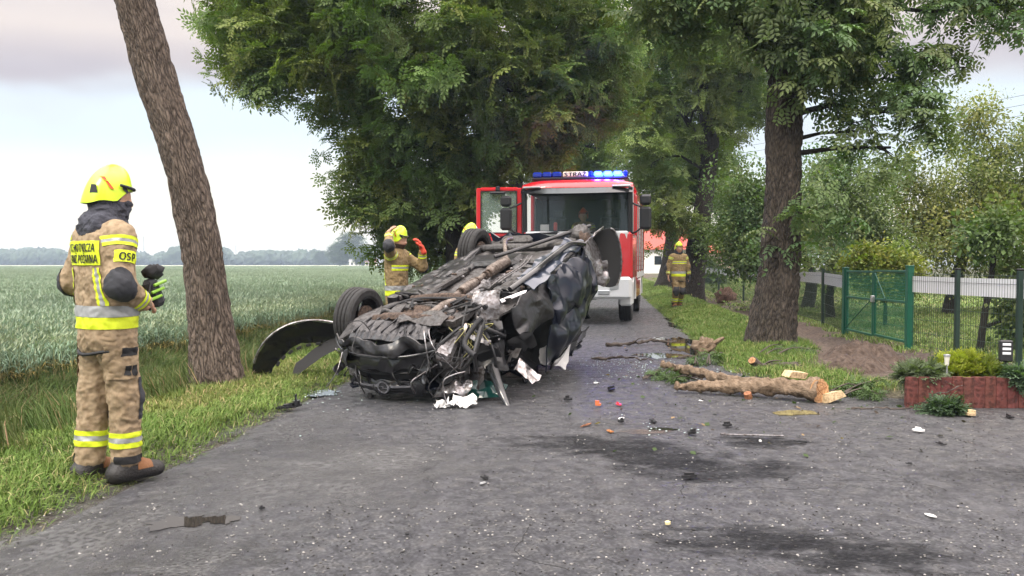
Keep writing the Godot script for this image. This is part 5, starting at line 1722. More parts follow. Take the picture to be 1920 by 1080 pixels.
func wheel_parts(parent, at: Vector3, r: float, w: float, rim_r: float, axis: Vector3, rim_mat: Material, deep = true, called = "wheel", hub_m: Material = null):
	var b = Basis(Quaternion(Vector3.UP, axis.normalized()))
	var t = Transform3D(b, at)
	var prof = [Vector2(rim_r, -w * 0.46), Vector2(rim_r + 0.02, -w * 0.5), Vector2(r * 0.93, -w * 0.5), Vector2(r * 0.985, -w * 0.43)]
	var n = 4
	for k in n:
		var y0 = lerpf(-w * 0.4, w * 0.4, (k + 0.5) / n)
		prof += [Vector2(r, y0 - w * 0.065), Vector2(r, y0 + w * 0.055), Vector2(r - 0.012, y0 + w * 0.065), Vector2(r - 0.012, y0 + w * 0.1)] if k < n - 1 else [Vector2(r, y0 - w * 0.065), Vector2(r, y0 + w * 0.055)]
	prof += [Vector2(r * 0.985, w * 0.43), Vector2(r * 0.93, w * 0.5), Vector2(rim_r + 0.02, w * 0.5), Vector2(rim_r, w * 0.46), Vector2(rim_r, -w * 0.46)]
	var g = Geo.new()
	g.lathe(prof, 44, t, true)
	var wh = Node3D.new()
	wh.name = called
	parent.add_child(wh, true)
	part("tyre", g, M.tyre, wh)
	g = Geo.new()
	g.lathe([Vector2(rim_r - 0.001, -w * 0.45), Vector2(rim_r - 0.012, -w * 0.44), Vector2(rim_r - 0.03, -w * 0.25), Vector2(rim_r - 0.045, w * 0.15), Vector2(rim_r - 0.02, w * 0.42), Vector2(rim_r - 0.001, w * 0.44), Vector2(rim_r - 0.001, -w * 0.45)], 36, t, true)
	part("rim", g, rim_mat, wh)
	g = Geo.new()
	for k in 10:
		var a = TAU * k / 10
		var o = t * V(cos(a) * rim_r * 0.55, w * 0.2, sin(a) * rim_r * 0.55)
		g.box(o, V(rim_r * 0.85, 0.03, 0.05), b * Basis(Vector3.UP, -a), 0.008)
	g.lathe([Vector2(0, w * 0.12), Vector2(rim_r * 0.36, w * 0.12), Vector2(rim_r * 0.33, w * 0.3), Vector2(rim_r * 0.15, w * 0.33), Vector2(0, w * 0.33)], 20, t, true)
	part("spokes", g, hub_m if hub_m else rim_mat, wh)
	return wh

func mirror(parent, x, y, z, s):
	var g = Geo.new()
	g.box(V(x, y, z), V(0.26, 0.50, 0.14), Basis.IDENTITY, 0.05)
	g.box(V(x, y + 0.40, z), V(0.25, 0.24, 0.14), Basis.IDENTITY, 0.05)
	g.tube([V(x - s * 0.07, y + 0.24, z), V(x - s * 0.22, y + 0.3, z - 0.03), V(x - s * 0.33, y + 0.36, z - 0.1)], 0.022, 8)
	g.tube([V(x - s * 0.07, y - 0.2, z), V(x - s * 0.2, y - 0.3, z - 0.03), V(x - s * 0.3, y - 0.33, z - 0.1)], 0.02, 8)
	return part("mirror", g, M.black_plastic, parent)

func build_truck():
	var t = thing("fire_engine", "red fire engine with lit blue lights and one open door, behind the wreck", "fire engine", V(1.44, 0, -18.0), -0.2)
	# cab shell: side profile without the window openings, built from panels
	var g = Geo.new()
	var pill = func(g2, x, y0, y1, z0, z1, w): slab_box(g2, x - w / 2, x + w / 2, y0, y1, z0, z1, 0.012)
	# roof with a rounded front edge
	var rows = []
	for k in 9:
		var f = k / 8.0
		var row = []
		for j in 13:
			var x = lerpf(-1.24, 1.24, j / 12.0)
			var e = 1.0 - pow(absf(x) / 1.24, 6) * 0.4
			var up = sin(min(1.0, f * 2.6) * PI / 2)
			row.append(V(x, 3.03 + 0.21 * up * e, 0.10 - (0.22 * (1.0 - cos(min(1.0, f * 2.6) * PI / 2)) + 2.0 * max(0.0, f - 0.38) / 0.62) - 0.10 * pow(x / 1.24, 4)))
		rows.append(row)
	g.plate(rows, V(0, -0.04, 0), false)
	part("cab_roof", g, M.red, t)
	g = Geo.new()
	for x in [-1.19, 1.19]:
		g = Geo.new()
		g.box(V(x, 2.55, -0.06), V(0.10, 1.02, 0.14), Basis(Vector3.RIGHT, 0.06), 0.02)
		part("window_pillar", g, M.black_plastic, t)
	one_box("window_pillar", t, M.white, 1.15, 1.245, 2.06, 3.0, -0.30, -0.13, 0.02)
	one_box("window_pillar", t, M.red, 1.16, 1.245, 2.05, 3.0, -1.3, -1.12, 0.02)
	one_box("window_pillar", t, M.red, 1.16, 1.245, 2.05, 3.0, -2.2, -2.0, 0.02)
	one_box("window_pillar", t, M.red, -1.245, -1.16, 1.2, 3.0, -1.3, -1.15, 0.02)
	one_box("window_pillar", t, M.red, -1.245, -1.16, 1.2, 3.0, -2.2, -2.0, 0.02)
	one_box("cab_side", t, M.red, 1.17, 1.24, 1.02, 2.06, -2.2, -0.12, 0.03)
	one_box("cab_side", t, M.red, -1.24, -1.17, 1.02, 2.06, -2.2, -1.2, 0.03)
	one_box("cab_back", t, M.red, -1.2, 1.2, 1.0, 3.05, -2.24, -2.2, 0.01)
	one_box("cab_floor", t, M.under_dark, -1.16, 1.16, 1.0, 1.16, -2.2, -0.05, 0.01)
	# front face below the windscreen: white grille panel with dark slots, red corner
	g = Geo.new()
	g.box(V(0, 1.98, 0.015), V(2.3, 0.2, 0.09), Basis(Vector3.RIGHT, 0.1), 0.03)
	part("front_panel", g, M.white, t)
	g = Geo.new()
	g.box(V(0.02, 1.63, 0.03), V(1.9, 0.46, 0.09), Basis.IDENTITY, 0.03)
	part("grille", g, M.white, t)
	for k in 3:
		one_box("grille_slot", t, M.ink, -0.86, 0.86, 1.78 - k * 0.13, 1.85 - k * 0.13, 0.06, 0.085, 0.01)
	g = Geo.new()
	g.prism([Vector2(-1.02, 1.98), Vector2(-0.52, 1.9), Vector2(-0.42, 1.78), Vector2(-0.62, 1.84), Vector2(-1.02, 1.9)], 0.03, Transform3D(Basis.IDENTITY, V(0, 0, 0.10)))
	part("grille_accent", g, M.ink, t)
	for s in [-1, 1]:
		g = Geo.new()
		g.box(V(s * 1.08, 1.55, -0.02), V(0.3, 1.02, 0.16), Basis(Vector3.UP, s * 0.25), 0.05)
		part("corner_panel", g, M.red, t)
		g = Geo.new()
		g.box(V(s * 0.95, 0.86, 0.08), V(0.42, 0.2, 0.08), Basis(Vector3.UP, s * 0.12), 0.03)
		part("headlight", g, M.alu, t)
	g = Geo.new()
	g.box(V(0, 0.82, 0.02), V(2.46, 0.5, 0.2), Basis.IDENTITY, 0.06)
	part("bumper", g, M.white, t)
	g = Geo.new()
	g.box(V(0, 1.24, 0.02), V(2.0, 0.34, 0.12), Basis.IDENTITY, 0.04)
	part("lower_grille", g, M.black_plastic, t)
	# two round badges on the grille: white ring, blue field, pale figure
	for x in [-0.33, 0.02]:
		g = Geo.new()
		var fr = Transform3D(Basis(Vector3.RIGHT, PI / 2 + 0.05), V(x, 1.93, 0.1))
		g.lathe([Vector2(0, 0), Vector2(0.13, 0), Vector2(0.13, 0.012), Vector2(0, 0.012)], 28, fr, true)
		var badge = part("badge", g, M.white, t)
		g = Geo.new()
		g.lathe([Vector2(0, 0.012), Vector2(0.105, 0.012), Vector2(0.105, 0.018), Vector2(0, 0.018)], 28, fr, true)
		part("badge_field", g, mat(lin(0.09, 0.24, 0.5), 0.4), badge)
		g = Geo.new()
		g.lathe([Vector2(0.045, 0.018), Vector2(0.065, 0.018), Vector2(0.065, 0.023), Vector2(0.045, 0.023), Vector2(0.045, 0.018)], 20, fr, true)
		g.box(fr * V(0, 0.02, 0), V(0.05, 0.006, 0.05), fr.basis * Basis(Vector3.UP, 0.7), 0)
		part("badge_figure", g, mat(lin(0.6, 0.66, 0.72), 0.5), badge)
	# windscreen and side glass
	g = Geo.new()
	rows = []
	for k in 5:
		var row = []
		for j in 13:
			var x = lerpf(-1.15, 1.15, j / 12.0)
			row.append(V(x, lerpf(2.06, 3.0, k / 4.0), 0.06 - 0.06 * k / 4.0 - 0.10 * pow(x / 1.15, 4)))
		rows.append(row)
	g.grid(rows)
	part("windscreen", g, M.glass, t)
	g = Geo.new()
	g.quad(V(1.2, 2.07, -1.12), V(1.2, 2.07, -0.3), V(1.2, 3.0, -0.3), V(1.2, 3.0, -1.12))
	g.quad(V(1.2, 2.07, -2.0), V(1.2, 2.07, -1.3), V(1.2, 3.0, -1.3), V(1.2, 3.0, -2.0))
	part("side_window", g, M.tinted, t)
	# rubber surround, wipers, dark sun visor
	g = Geo.new()
	g.tube([V(-1.16, 2.05, -0.02), V(-0.6, 2.04, 0.075), V(0.6, 2.04, 0.075), V(1.16, 2.05, -0.02)], 0.025, 6)
	part("windscreen_seal", g, M.black_plastic, t)
	for x in [-0.7, 0.15]:
		g = Geo.new()
		g.tube([V(x, 2.03, 0.1), V(x + 0.42, 2.1, 0.095), V(x + 0.8, 2.13, 0.09)], 0.011, 5)
		part("wiper", g, M.ink, t)
	g = Geo.new()
	rows = []
	for k in 4:
		var row = []
		for j in 13:
			var x = lerpf(-1.26, 1.26, j / 12.0)
			row.append(V(x, 3.035 - k * 0.042 + 0.02 * pow(x / 1.26, 2), 0.11 + k * 0.035 - 0.16 * pow(x / 1.26, 4)))
		rows.append(row)
	g.plate(rows, V(0, 0.015, -0.02), false)
	part("sun_visor", g, M.shell_black, t)
	for s in [-1, 1]: one_box("marker_lamp", t, M.alu, s * 1.0 - 0.2, s * 1.0 + 0.2, 3.045, 3.085, 0.04, 0.13, 0.012)
	one_box("cab_lining", t, M.ink, -1.15, 1.15, 1.17, 2.98, -2.19, -2.15, 0.01)
	one_box("cab_lining", t, M.ink, -1.15, 1.15, 2.95, 2.99, -2.14, -0.1, 0.01)
	one_box("cab_lining", t, M.ink, 1.12, 1.155, 1.17, 2.94, -2.14, -0.2, 0.01)
	one_box("cab_lining", t, M.ink, -1.155, -1.12, 1.17, 2.94, -2.14, -1.25, 0.01)
	# light bar
	var bar = Node3D.new()
	bar.name = "light_bar"
	t.add_child(bar, true)
	one_box("bar_base", bar, M.black_plastic, -1.06, 1.12, 3.27, 3.32, -0.62, -0.28, 0.015)
	for k in 3: one_box("blue_lens", bar, M.blue_lens, -1.05 + k * 0.225, -0.835 + k * 0.225, 3.322, 3.45, -0.6, -0.3, 0.03)
	one_box("lit_sign", bar, M.panel_lit, -0.35, 0.22, 3.325, 3.445, -0.6, -0.29, 0.02)
	var tm = TextMesh.new()
	var sf = SystemFont.new()
	sf.font_names = PackedStringArray(["Droid Sans"])
	sf.font_weight = 700
	tm.font = sf; tm.text = "STRAŻ"; tm.font_size = 32; tm.pixel_size = 0.095 / 24.0; tm.depth = 0.004
	var wd = tm.get_aabb().size.x
	var tx = part("lettering", tm, M.ink, bar)
	tx.position = V(-0.065, 3.38, -0.288)
	tx.scale = V(0.5 / max(wd, 0.1), 1, 1)
	one_box("blue_lens", bar, M.blue_lens, 0.23, 0.33, 3.322, 3.45, -0.6, -0.3, 0.03)
	one_box("blue_lens", bar, M.blue_lens, 1.02, 1.12, 3.322, 3.45, -0.6, -0.3, 0.03)
	for k in 3:
		one_box("lit_blue_lamp", bar, M.blue_lit, 0.35 + k * 0.22, 0.54 + k * 0.22, 3.33, 3.44, -0.6, -0.29, 0.03)
		var l = OmniLight3D.new()
		l.name = "blue_glow"
		l.light_color = Color(0.18, 0.25, 1.0)
		l.light_energy = 0.7
		l.light_size = 0.08
		l.omni_range = 30.0
		l.omni_attenuation = 2.0
		l.shadow_enabled = true
		l.position = V(0.445 + k * 0.22, 3.385, -0.2)
		bar.add_child(l, true)
	# the open door at the left: its hinge is on the cab's front corner
	var dr = Node3D.new()
	dr.name = "open_door"
	t.add_child(dr, true)
	dr.position = V(-1.26, 0, -0.12)
	dr.rotation.y = 0.12
	g = Geo.new()
	# x from -1.05 (free edge) to 0 (hinge)
	g.box(V(-0.52, 1.56, 0), V(1.06, 1.0, 0.07), Basis.IDENTITY, 0.025)
	g.box(V(-0.99, 2.56, 0), V(0.11, 1.04, 0.06), Basis.IDENTITY, 0.02)
	g.box(V(-0.06, 2.56, 0), V(0.12, 1.04, 0.06), Basis.IDENTITY, 0.02)
	g.box(V(-0.52, 3.05, 0), V(0.86, 0.09, 0.06), Basis.IDENTITY, 0.02)
	part("door_panel", g, M.red, dr)
	g = Geo.new()
	g.quad(V(-0.95, 2.05, 0.0), V(-0.1, 2.05, 0.0), V(-0.1, 3.02, 0.0), V(-0.95, 3.02, 0.0))
	var pane = mat(Color(0.75, 0.85, 0.8, 0.3), 0.05)
	pane.transparency = BaseMaterial3D.TRANSPARENCY_ALPHA
	part("door_window", g, pane, dr)
	g = Geo.new()
	g.tube([V(-0.94, 2.06, 0.03), V(-0.12, 2.06, 0.03), V(-0.12, 3.0, 0.03), V(-0.94, 3.0, 0.03), V(-0.94, 2.06, 0.03)], 0.014, 5)
	part("window_seal", g, M.black_plastic, dr)
	g = Geo.new()
	g.box(V(-0.55, 2.97, 0.09), V(0.36, 0.06, 0.12), Basis(Vector3.RIGHT, 0.3), 0.02)
	g.box(V(-0.55, 3.06, 0.06), V(0.1, 0.12, 0.06), Basis.IDENTITY, 0.02)
	part("kerb_mirror", g, M.black_plastic, dr)
	g = Geo.new()
	g.box(V(-0.88, 1.92, 0.05), V(0.16, 0.05, 0.04), Basis.IDENTITY, 0.015)
	part("door_handle", g, M.black_plastic, dr)
	for q in [[-0.52, 1.98, 0.98, 0.012], [-0.52, 1.2, 0.98, 0.012]]:
		g = Geo.new()
		g.box(V(q[0], q[1], 0.036), V(q[2], q[3], 0.004), Basis.IDENTITY, 0.001)
		part("door_crease", g, M.ink, dr)
	g = Geo.new()
	for q in [1.35, 1.85, 2.9]: g.box(V(0.02, q, 0.0), V(0.06, 0.09, 0.09), Basis.IDENTITY, 0.01)
	part("hinges", g, M.black_plastic, dr)
	# coat of arms on the door: pale shield with red and yellow figures
	g = Geo.new()
	g.prism([Vector2(-0.09, 0.13), Vector2(0.09, 0.13), Vector2(0.09, -0.05), Vector2(0.05, -0.12), Vector2(0, -0.15), Vector2(-0.05, -0.12), Vector2(-0.09, -0.05)], 0.006, Transform3D(Basis.IDENTITY, V(-0.4, 1.72, 0.042)))
	var crest = part("crest", g, mat(lin(0.66, 0.58, 0.52), 0.5), dr)
	g = Geo.new()
	g.prism([Vector2(-0.07, 0.09), Vector2(0, 0.09), Vector2(0, -0.11), Vector2(-0.06, -0.06)], 0.005, Transform3D(Basis.IDENTITY, V(-0.4, 1.72, 0.048)))
	part("crest_field", g, mat(lin(0.55, 0.25, 0.06), 0.5), crest)
	g = Geo.new()
	g.prism([Vector2(0.008, 0.09), Vector2(0.07, 0.09), Vector2(0.06, -0.06), Vector2(0.008, -0.11)], 0.005, Transform3D(Basis.IDENTITY, V(-0.4, 1.72, 0.048)))
	part("crest_field", g, mat(lin(0.5, 0.08, 0.06), 0.5), crest)
	for x in [-0.62, 0.62]:
		g = Geo.new()
		g.box(V(x, 0.72, 0.125), V(0.26, 0.1, 0.03), Basis.IDENTITY, 0.012)
		part("fog_lamp", g, M.alu, t)
	one_box("panel_gap", t, M.ink, -1.05, 1.05, 1.405, 1.42, 0.07, 0.084, 0.002)
	mirror(t, -1.58, 2.36, 0.14, -1)
	mirror(t, 1.52, 2.36, 0.0, 1)
	# inside: seats, wheel, dashboard with papers and lamps, ceiling
	one_box("dashboard", t, M.under_dark, -1.12, 1.12, 1.95, 2.1, -0.5, -0.06, 0.04)
	for x in [-0.62, 0.62]:
		g = Geo.new()
		g.box(V(x, 1.6, -1.15), V(0.5, 0.16, 0.5), Basis.IDENTITY, 0.05)
		g.box(V(x, 2.05, -1.42), V(0.48, 0.85, 0.14), Basis(Vector3.RIGHT, -0.12), 0.05)
		g.box(V(x, 2.56, -1.49), V(0.28, 0.2, 0.1), Basis.IDENTITY, 0.04)
		part("seat", g, M.under_dark, t)
	g = Geo.new()
	var ring = []
	for k in 25: ring.append(V(0.62, 2.12, -0.62) + Basis(Vector3.RIGHT, -0.9) * V(cos(TAU * k / 24) * 0.22, 0, sin(TAU * k / 24) * 0.22))
	g.tube(ring, 0.016, 6, false)
	g.tube([V(0.62, 2.12, -0.62), V(0.62, 1.9, -0.45)], 0.03, 6)
	part("steering_wheel", g, M.ink, t)
	one_box("dash_lamp", t, mat(lin(0.5, 0.05, 0.03), 0.4), -0.55, -0.47, 2.1, 2.3, -0.3, -0.22, 0.02)
	one_box("dash_paper", t, M.white, -0.86, -0.66, 2.1, 2.25, -0.26, -0.25, 0.002)
	one_box("dash_paper", t, M.white, 0.0, 0.26, 2.1, 2.2, -0.24, -0.22, 0.002)
	# body of the engine: red lockers with silver shutters on the right side, white stripe, roof rail
	one_box("body", t, M.red, -1.22, 1.22, 0.95, 3.08, -7.2, -2.4, 0.03)
	one_box("roof_box", t, M.red, -1.2, 1.2, 3.083, 3.2, -7.15, -2.45, 0.02)
	for k in 3:
		var z1 = -2.5 - k * 1.55
		var n = Node3D.new()
		n.name = "roller_shutter"
		t.add_child(n, true)
		for j in 14: one_box("slat", n, M.alu, 1.222, 1.236, 1.2 + j * 0.118, 1.305 + j * 0.118, z1 - 1.42, z1, 0.006)
		g = Geo.new()
		g.tube([V(1.25, 1.15, z1 + 0.03), V(1.27, 1.2, z1 + 0.03), V(1.27, 2.86, z1 + 0.03), V(1.25, 2.9, z1 + 0.03)], 0.018, 6)
		part("hand_rail", g, M.chrome, t)
	one_box("side_stripe", t, M.white, 1.221, 1.232, 1.0, 1.17, -7.1, -2.45, 0.004)
	g = Geo.new()
	for x in [-0.9, -0.5]:
		g.tube([V(x, 3.3, -2.4), V(x, 3.34, -6.9)], 0.03, 6)
	for k in 12: g.tube([V(-0.9, 3.3, -2.6 - k * 0.36), V(-0.5, 3.3, -2.6 - k * 0.36)], 0.018, 5)
	part("roof_ladder", g, M.alu, t)
	# wheel arches (white rim), wheels, chassis
	for z in [-1.45, -5.3]:
		for s in [-1, 1]:
			var w = wheel_parts(t, V(s * 1.02, 0.5, z), 0.5, 0.3, 0.28, V(s, 0, 0), M.alu)
			g = Geo.new()
			var arc = []
			for k in 13: arc.append(V(s * 1.18, 0.5 + sin(PI * k / 12) * 0.64, z + cos(PI * k / 12) * 0.64))
			g.tube(arc, 0.05, 6)
			part("wheel_arch", g, M.white, t)
			one_box("mud_guard", t, M.black_plastic, s * 1.02 - 0.17, s * 1.02 + 0.15, 0.25, 0.9, z - 0.68, z - 0.65, 0.004)
	one_box("step", t, M.white, 0.95, 1.235, 0.42, 0.98, -0.82, -0.1, 0.04)
	one_box("step", t, M.white, -1.235, -0.95, 0.42, 0.98, -0.82, -0.1, 0.04)
	one_box("chassis", t, M.under_dark, -0.45, 0.45, 0.55, 0.98, -7.0, -0.1, 0.02)
	one_box("side_skirt", t, M.red, 1.0, 1.22, 0.5, 0.94, -4.6, -2.15, 0.03)
	# someone in a red helmet sits inside behind the windscreen
	var p = person("person in a red helmet and yellow reflective vest sitting behind the fire engine windscreen", t.transform * V(0.06, 0.78, -0.86), -0.2 + PI, {"cell": 0.02, "head_cell": 0.012, "hand_cell": 0.009, "no_legs": true, "cloth": M.khaki_dull, "shell": M.orange,
		"re": V(0.27, 1.17, -0.05), "rw": V(0.2, 1.05, -0.25), "le": V(-0.27, 1.17, -0.05), "lw": V(-0.2, 1.05, -0.25)})
# ------------------------------------------------------------------ the overturned car
# Built in the chassis' own axes: x to the right as seen, y up from the floor pan (the car lies on its roof), z towards its front; front axle at z 0, rear axle at z -2.6.
func crumple(rows: Array, amp: float, seed_, freq = 3.0) -> Array:
	var n = noise(1.0, seed_, FastNoiseLite.TYPE_SIMPLEX, 3)
	for r in rows.size():
		for k in rows[r].size():
			var q = rows[r][k] * freq
			rows[r][k] += Vector3(n.get_noise_3dv(q), n.get_noise_3dv(q + V(31, 0, 0)), n.get_noise_3dv(q + V(0, 57, 0))) * amp
	return rows

func sheet(a: Vector3, b: Vector3, c: Vector3, d: Vector3, nu: int, nv: int, bulge = Vector3.ZERO) -> Array:    # corners in turn; rows from a-b to d-c
	var rows = []
	for v in nv + 1:
		var row = []
		for u in nu + 1:
			var fu = float(u) / nu
			var fv = float(v) / nv
			row.append(a.lerp(b, fu).lerp(d.lerp(c, fu), fv) + bulge * sin(fu * PI) * sin(fv * PI))
		rows.append(row)
	return rows

func dent(rows: Array, amp: float, seed_, freq = 3.0) -> Array:    # soft buckles broken by sharp folds
	var n = noise(1.0, seed_, FastNoiseLite.TYPE_SIMPLEX_SMOOTH, 2)
	var f = noise(0.8, seed_ + 500, FastNoiseLite.TYPE_SIMPLEX_SMOOTH, 2)
	for r in rows.size():
		for k in rows[r].size():
			var q: Vector3 = rows[r][k] * freq
			var a = absf(f.get_noise_3dv(q * 0.7)) * 1.7 - 0.4
			var b = absf(f.get_noise_3dv(q * 0.9 + V(17, 5, 0))) * 1.7 - 0.4
			rows[r][k] += (Vector3(n.get_noise_3dv(q), n.get_noise_3dv(q + V(31, 0, 0)), n.get_noise_3dv(q + V(0, 57, 0))) * 0.45 + Vector3(a, b, a - b) * 0.55) * amp
	return rows

func build_car():
	var t = thing("overturned_car", "wrecked dark blue car lying on its roof on the road, front torn open", "car", V(-0.77, 0, -8.4), deg_to_rad(-23))
	var X = Transform3D(Basis(Vector3.RIGHT, deg_to_rad(15.0)), V(0, 0.85, 0))
	var r = rnd(601)
	var G = func() -> Geo:
		var g = Geo.new()
		g.xf = X
		return g
	var put = func(called, rows, th, m, hard = true, parent = t):
		var g = G.call()
		g.plate(rows, th, hard)
		return part(called, g, m, parent)
	var pipe = func(called, pts, rad, m, sides = 8, parent = t, smooth = true):
		var g = G.call()
		var q = pts
		if smooth and pts.size() > 2:
			var cv = Curve3D.new()
			for k in pts.size():
				var tan = (pts[min(k + 1, pts.size() - 1)] - pts[max(k - 1, 0)]) * 0.18
				cv.add_point(pts[k], -tan, tan)
			q = []
			for k in pts.size() * 4: q.append(cv.sample_baked(cv.get_baked_length() * k / (pts.size() * 4 - 1.0), true))
		g.tube(q, rad, sides)
		return part(called, g, m, parent)
	var block = func(called, at, size, m, rot = Vector3.ZERO, bevel = 0.02, parent = t):
		var g = G.call()
		g.box(at, size, Basis.from_euler(rot), bevel)
		return part(called, g, m, parent)
	# floor pan with its tunnel, ribs and sills
	var rows = []
	for k in 45:
		var z = lerpf(0.1, -3.15, k / 44.0)
		var row = []
		for j in 37:
			var x = lerpf(-0.74, 0.74, j / 36.0)
			var y = -0.02
			y -= 0.13 * smoothstep(0.17, 0.11, absf(x)) * (1.0 if z > -2.1 else 0.2)
			y += 0.012 * (1.0 if int(absf(x) * 14) % 2 == 0 and absf(x) > 0.2 else 0.0)
			y -= 0.02 * smoothstep(0.6, 1.0, cos((z + 0.9) * 6.0))
			if z < -1.9: y += 0.05 * smoothstep(-1.9, -2.1, z)
			row.append(V(x, y, z))
		rows.append(row)
	put.call("floor_pan", crumple(rows, 0.035, 602, 2.5), V(0, -0.02, 0), M.under, false)
	for s in [-1, 1]:
		var a = s * 0.77
		put.call("sill", crumple(sheet(V(a - 0.06, 0.03, -0.35), V(a + 0.06, 0.03, -0.35), V(a + 0.06, 0.03, -2.25), V(a - 0.06, 0.03, -2.25), 3, 22), 0.03 if s < 0 else 0.09, 603 + s), V(0, -0.1, 0), M.under_dark)
		block.call("chassis_rail", V(s * 0.42, 0.02, -0.75), V(0.1, 0.07, 1.5), M.under, V(0, s * 0.05, 0), 0.015)
	# long black underfloor panels on the near (left) side
	for q in [[-0.72, -0.36, -0.42, -1.12], [-0.70, -0.38, -1.15, -1.95]]:
		rows = []
		for k in 17:
			var row = []
			for j in 11:
				var f = j / 10.0
				row.append(V(lerpf(q[0], q[1], f), 0.055 + 0.012 * sin(f * PI) - (0.012 if j % 3 == 1 else 0.0) - 0.02 * smoothstep(0.85, 1.0, absf(f * 2 - 1)), lerpf(q[2], q[3], k / 16.0)))
			rows.append(row)
		put.call("underfloor_panel", crumple(rows, 0.02, 610 + int(q[2] * -9)), V(0, -0.012, 0), M.under_dark, false)
	put.call("underfloor_panel", crumple(sheet(V(0.2, 0.045, -0.5), V(0.62, 0.05, -0.6), V(0.6, 0.05, -1.7), V(0.22, 0.05, -1.7), 10, 16), 0.06, 614), V(0, -0.012, 0), M.under_dark)
	for k in 26:
		var at = V(r.randf_range(-0.7, 0.66), 0.07, r.randf_range(-2.0, 0.0))
		if absf(at.x) < 0.2: at.x += 0.3
		var bg = G.call()
		bg.lathe([Vector2(0, -0.04), Vector2(0.018, -0.04), Vector2(0.018, 0.0), Vector2(0.01, 0.006), Vector2(0, 0.006)], 8, Transform3D(Basis.IDENTITY, at), true)
		part("bolt", bg, [M.steel, M.rust, M.ink][k % 3], t)
	for k in 9:
		var z = -0.3 - k * 0.21
		put.call("stiffener", crumple(sheet(V(0.2, 0.04, z), V(0.66, 0.05, z - 0.04), V(0.66, 0.05, z - 0.09), V(0.2, 0.04, z - 0.05), 10, 2), 0.03, 640 + k), V(0, -0.05, 0), [M.under, M.under_dark, M.rust][k % 3])
	# heat shield and exhaust
	put.call("heat_shield", crumple(sheet(V(-0.15, 0.0, -0.4), V(0.17, 0.0, -0.4), V(0.17, 0.0, -1.5), V(-0.15, 0.0, -1.5), 8, 26, V(0, -0.06, 0)), 0.02, 620, 9.0), V(0, -0.006, 0), M.steel)
	pipe.call("exhaust_pipe", [V(0.12, 0.0, 0.12), V(0.06, 0.05, -0.15), V(0.0, 0.05, -0.4), V(0.02, 0.06, -0.6)], 0.034, M.exhaust, 12)
	pipe.call("catalyst", [V(0.02, 0.06, -0.52), V(0.02, 0.065, -0.58), V(0.02, 0.065, -0.86), V(0.02, 0.06, -0.93)], [0.036, 0.058, 0.058, 0.036], M.exhaust, 16, t, false)
	pipe.call("exhaust_pipe", [V(0.02, 0.06, -0.9), V(0.0, 0.06, -1.2), V(0.02, 0.06, -1.35)], 0.032, M.exhaust, 12)
	pipe.call("muffler", [V(0.02, 0.06, -1.28), V(0.02, 0.07, -1.34), V(0.03, 0.07, -1.78), V(0.03, 0.06, -1.85)], [0.035, 0.07, 0.07, 0.035], M.exhaust, 16, t, false)
	pipe.call("exhaust_pipe", [V(0.03, 0.06, -1.8), V(-0.1, 0.1, -2.1), V(-0.25, 0.17, -2.45), V(-0.3, 0.12, -2.8)], 0.028, M.exhaust, 12)
	for z in [-0.52, -0.93, -1.28, -1.2]: 
		var g = G.call()
		g.lathe([Vector2(0.034, -0.014), Vector2(0.052, -0.014), Vector2(0.052, 0.014), Vector2(0.034, 0.014), Vector2(0.034, -0.014)], 16, Transform3D(Basis(Vector3.RIGHT, PI / 2), V(0.02, 0.06, z)), true)
		part("pipe_clamp", g, M.rust, t)
	block.call("muffler", V(-0.30, 0.06, -2.95), V(0.45, 0.12, 0.22), M.under, V(0, 0.1, 0), 0.05)
	# fuel tank, spare well, rear axle, springs, arms, dampers
	block.call("fuel_tank", V(-0.22, 0.02, -1.95), V(0.75, 0.12, 0.42), M.under_dark, V(0, 0.06, 0.03), 0.05)
	block.call("fuel_tank", V(0.4, 0.03, -1.98), V(0.42, 0.12, 0.4), M.under, V(0.05, -0.1, 0), 0.05)
	pipe.call("rear_axle", [V(-0.7, 0.05, -2.5), V(-0.3, 0.1, -2.38), V(0.3, 0.11, -2.38), V(0.72, 0.16, -2.5)], 0.055, M.under, 10)
	for s in [-1, 1]:
		pipe.call("trailing_arm", [V(s * 0.6, 0.02, -1.85), V(s * 0.62, 0.06, -2.2), V(s * 0.64, 0.05, -2.55)], [0.03, 0.045, 0.05, 0.05, 0.05, 0.05, 0.05, 0.05, 0.05, 0.05, 0.05, 0.05], M.under_dark, 10)
		var coil = []
		for k in 61: coil.append(V(s * 0.5 + cos(k * 0.5) * 0.05, -0.12 + k * 0.003, -2.5 + sin(k * 0.5) * 0.05))
		pipe.call("coil_spring", coil, 0.008, M.ink, 6, t, false)
		pipe.call("damper", [V(s * 0.66, 0.02, -2.7), V(s * 0.6, -0.25, -2.75)], 0.025, M.under_dark, 8, t, false)
	pipe.call("brake_cable", [V(-0.5, 0.05, -1.0), V(-0.45, 0.07, -1.6), V(-0.5, 0.1, -2.0), V(-0.62, 0.1, -2.5)], 0.007, M.ink, 5)
	pipe.call("fuel_line", [V(0.3, 0.03, -0.3), V(0.28, 0.07, -0.9), V(0.3, 0.07, -1.6), V(0.24, 0.09, -2.0)], 0.007, M.steel, 5)
	pipe.call("fuel_line", [V(0.33, 0.03, -0.3), V(0.32, 0.07, -0.9), V(0.34, 0.07, -1.6), V(0.3, 0.09, -2.0)], 0.007, M.steel, 5)
	# propped-up long bar along the right edge of the underside and the bent rear right hub
	pipe.call("long_bar", [V(-0.1, 0.14, -1.75), V(0.3, 0.2, -2.2), V(0.7, 0.27, -2.62), V(0.86, 0.3, -2.72)], 0.026, M.under_dark, 8)
	var g = G.call()
	g.ball(V(0.74, 0.2, -2.62), V(0.14, 0.13, 0.15), 0.5, noise(1.5, 630), 10)
	part("rear_hub", g, M.under, t)
	g = G.call()
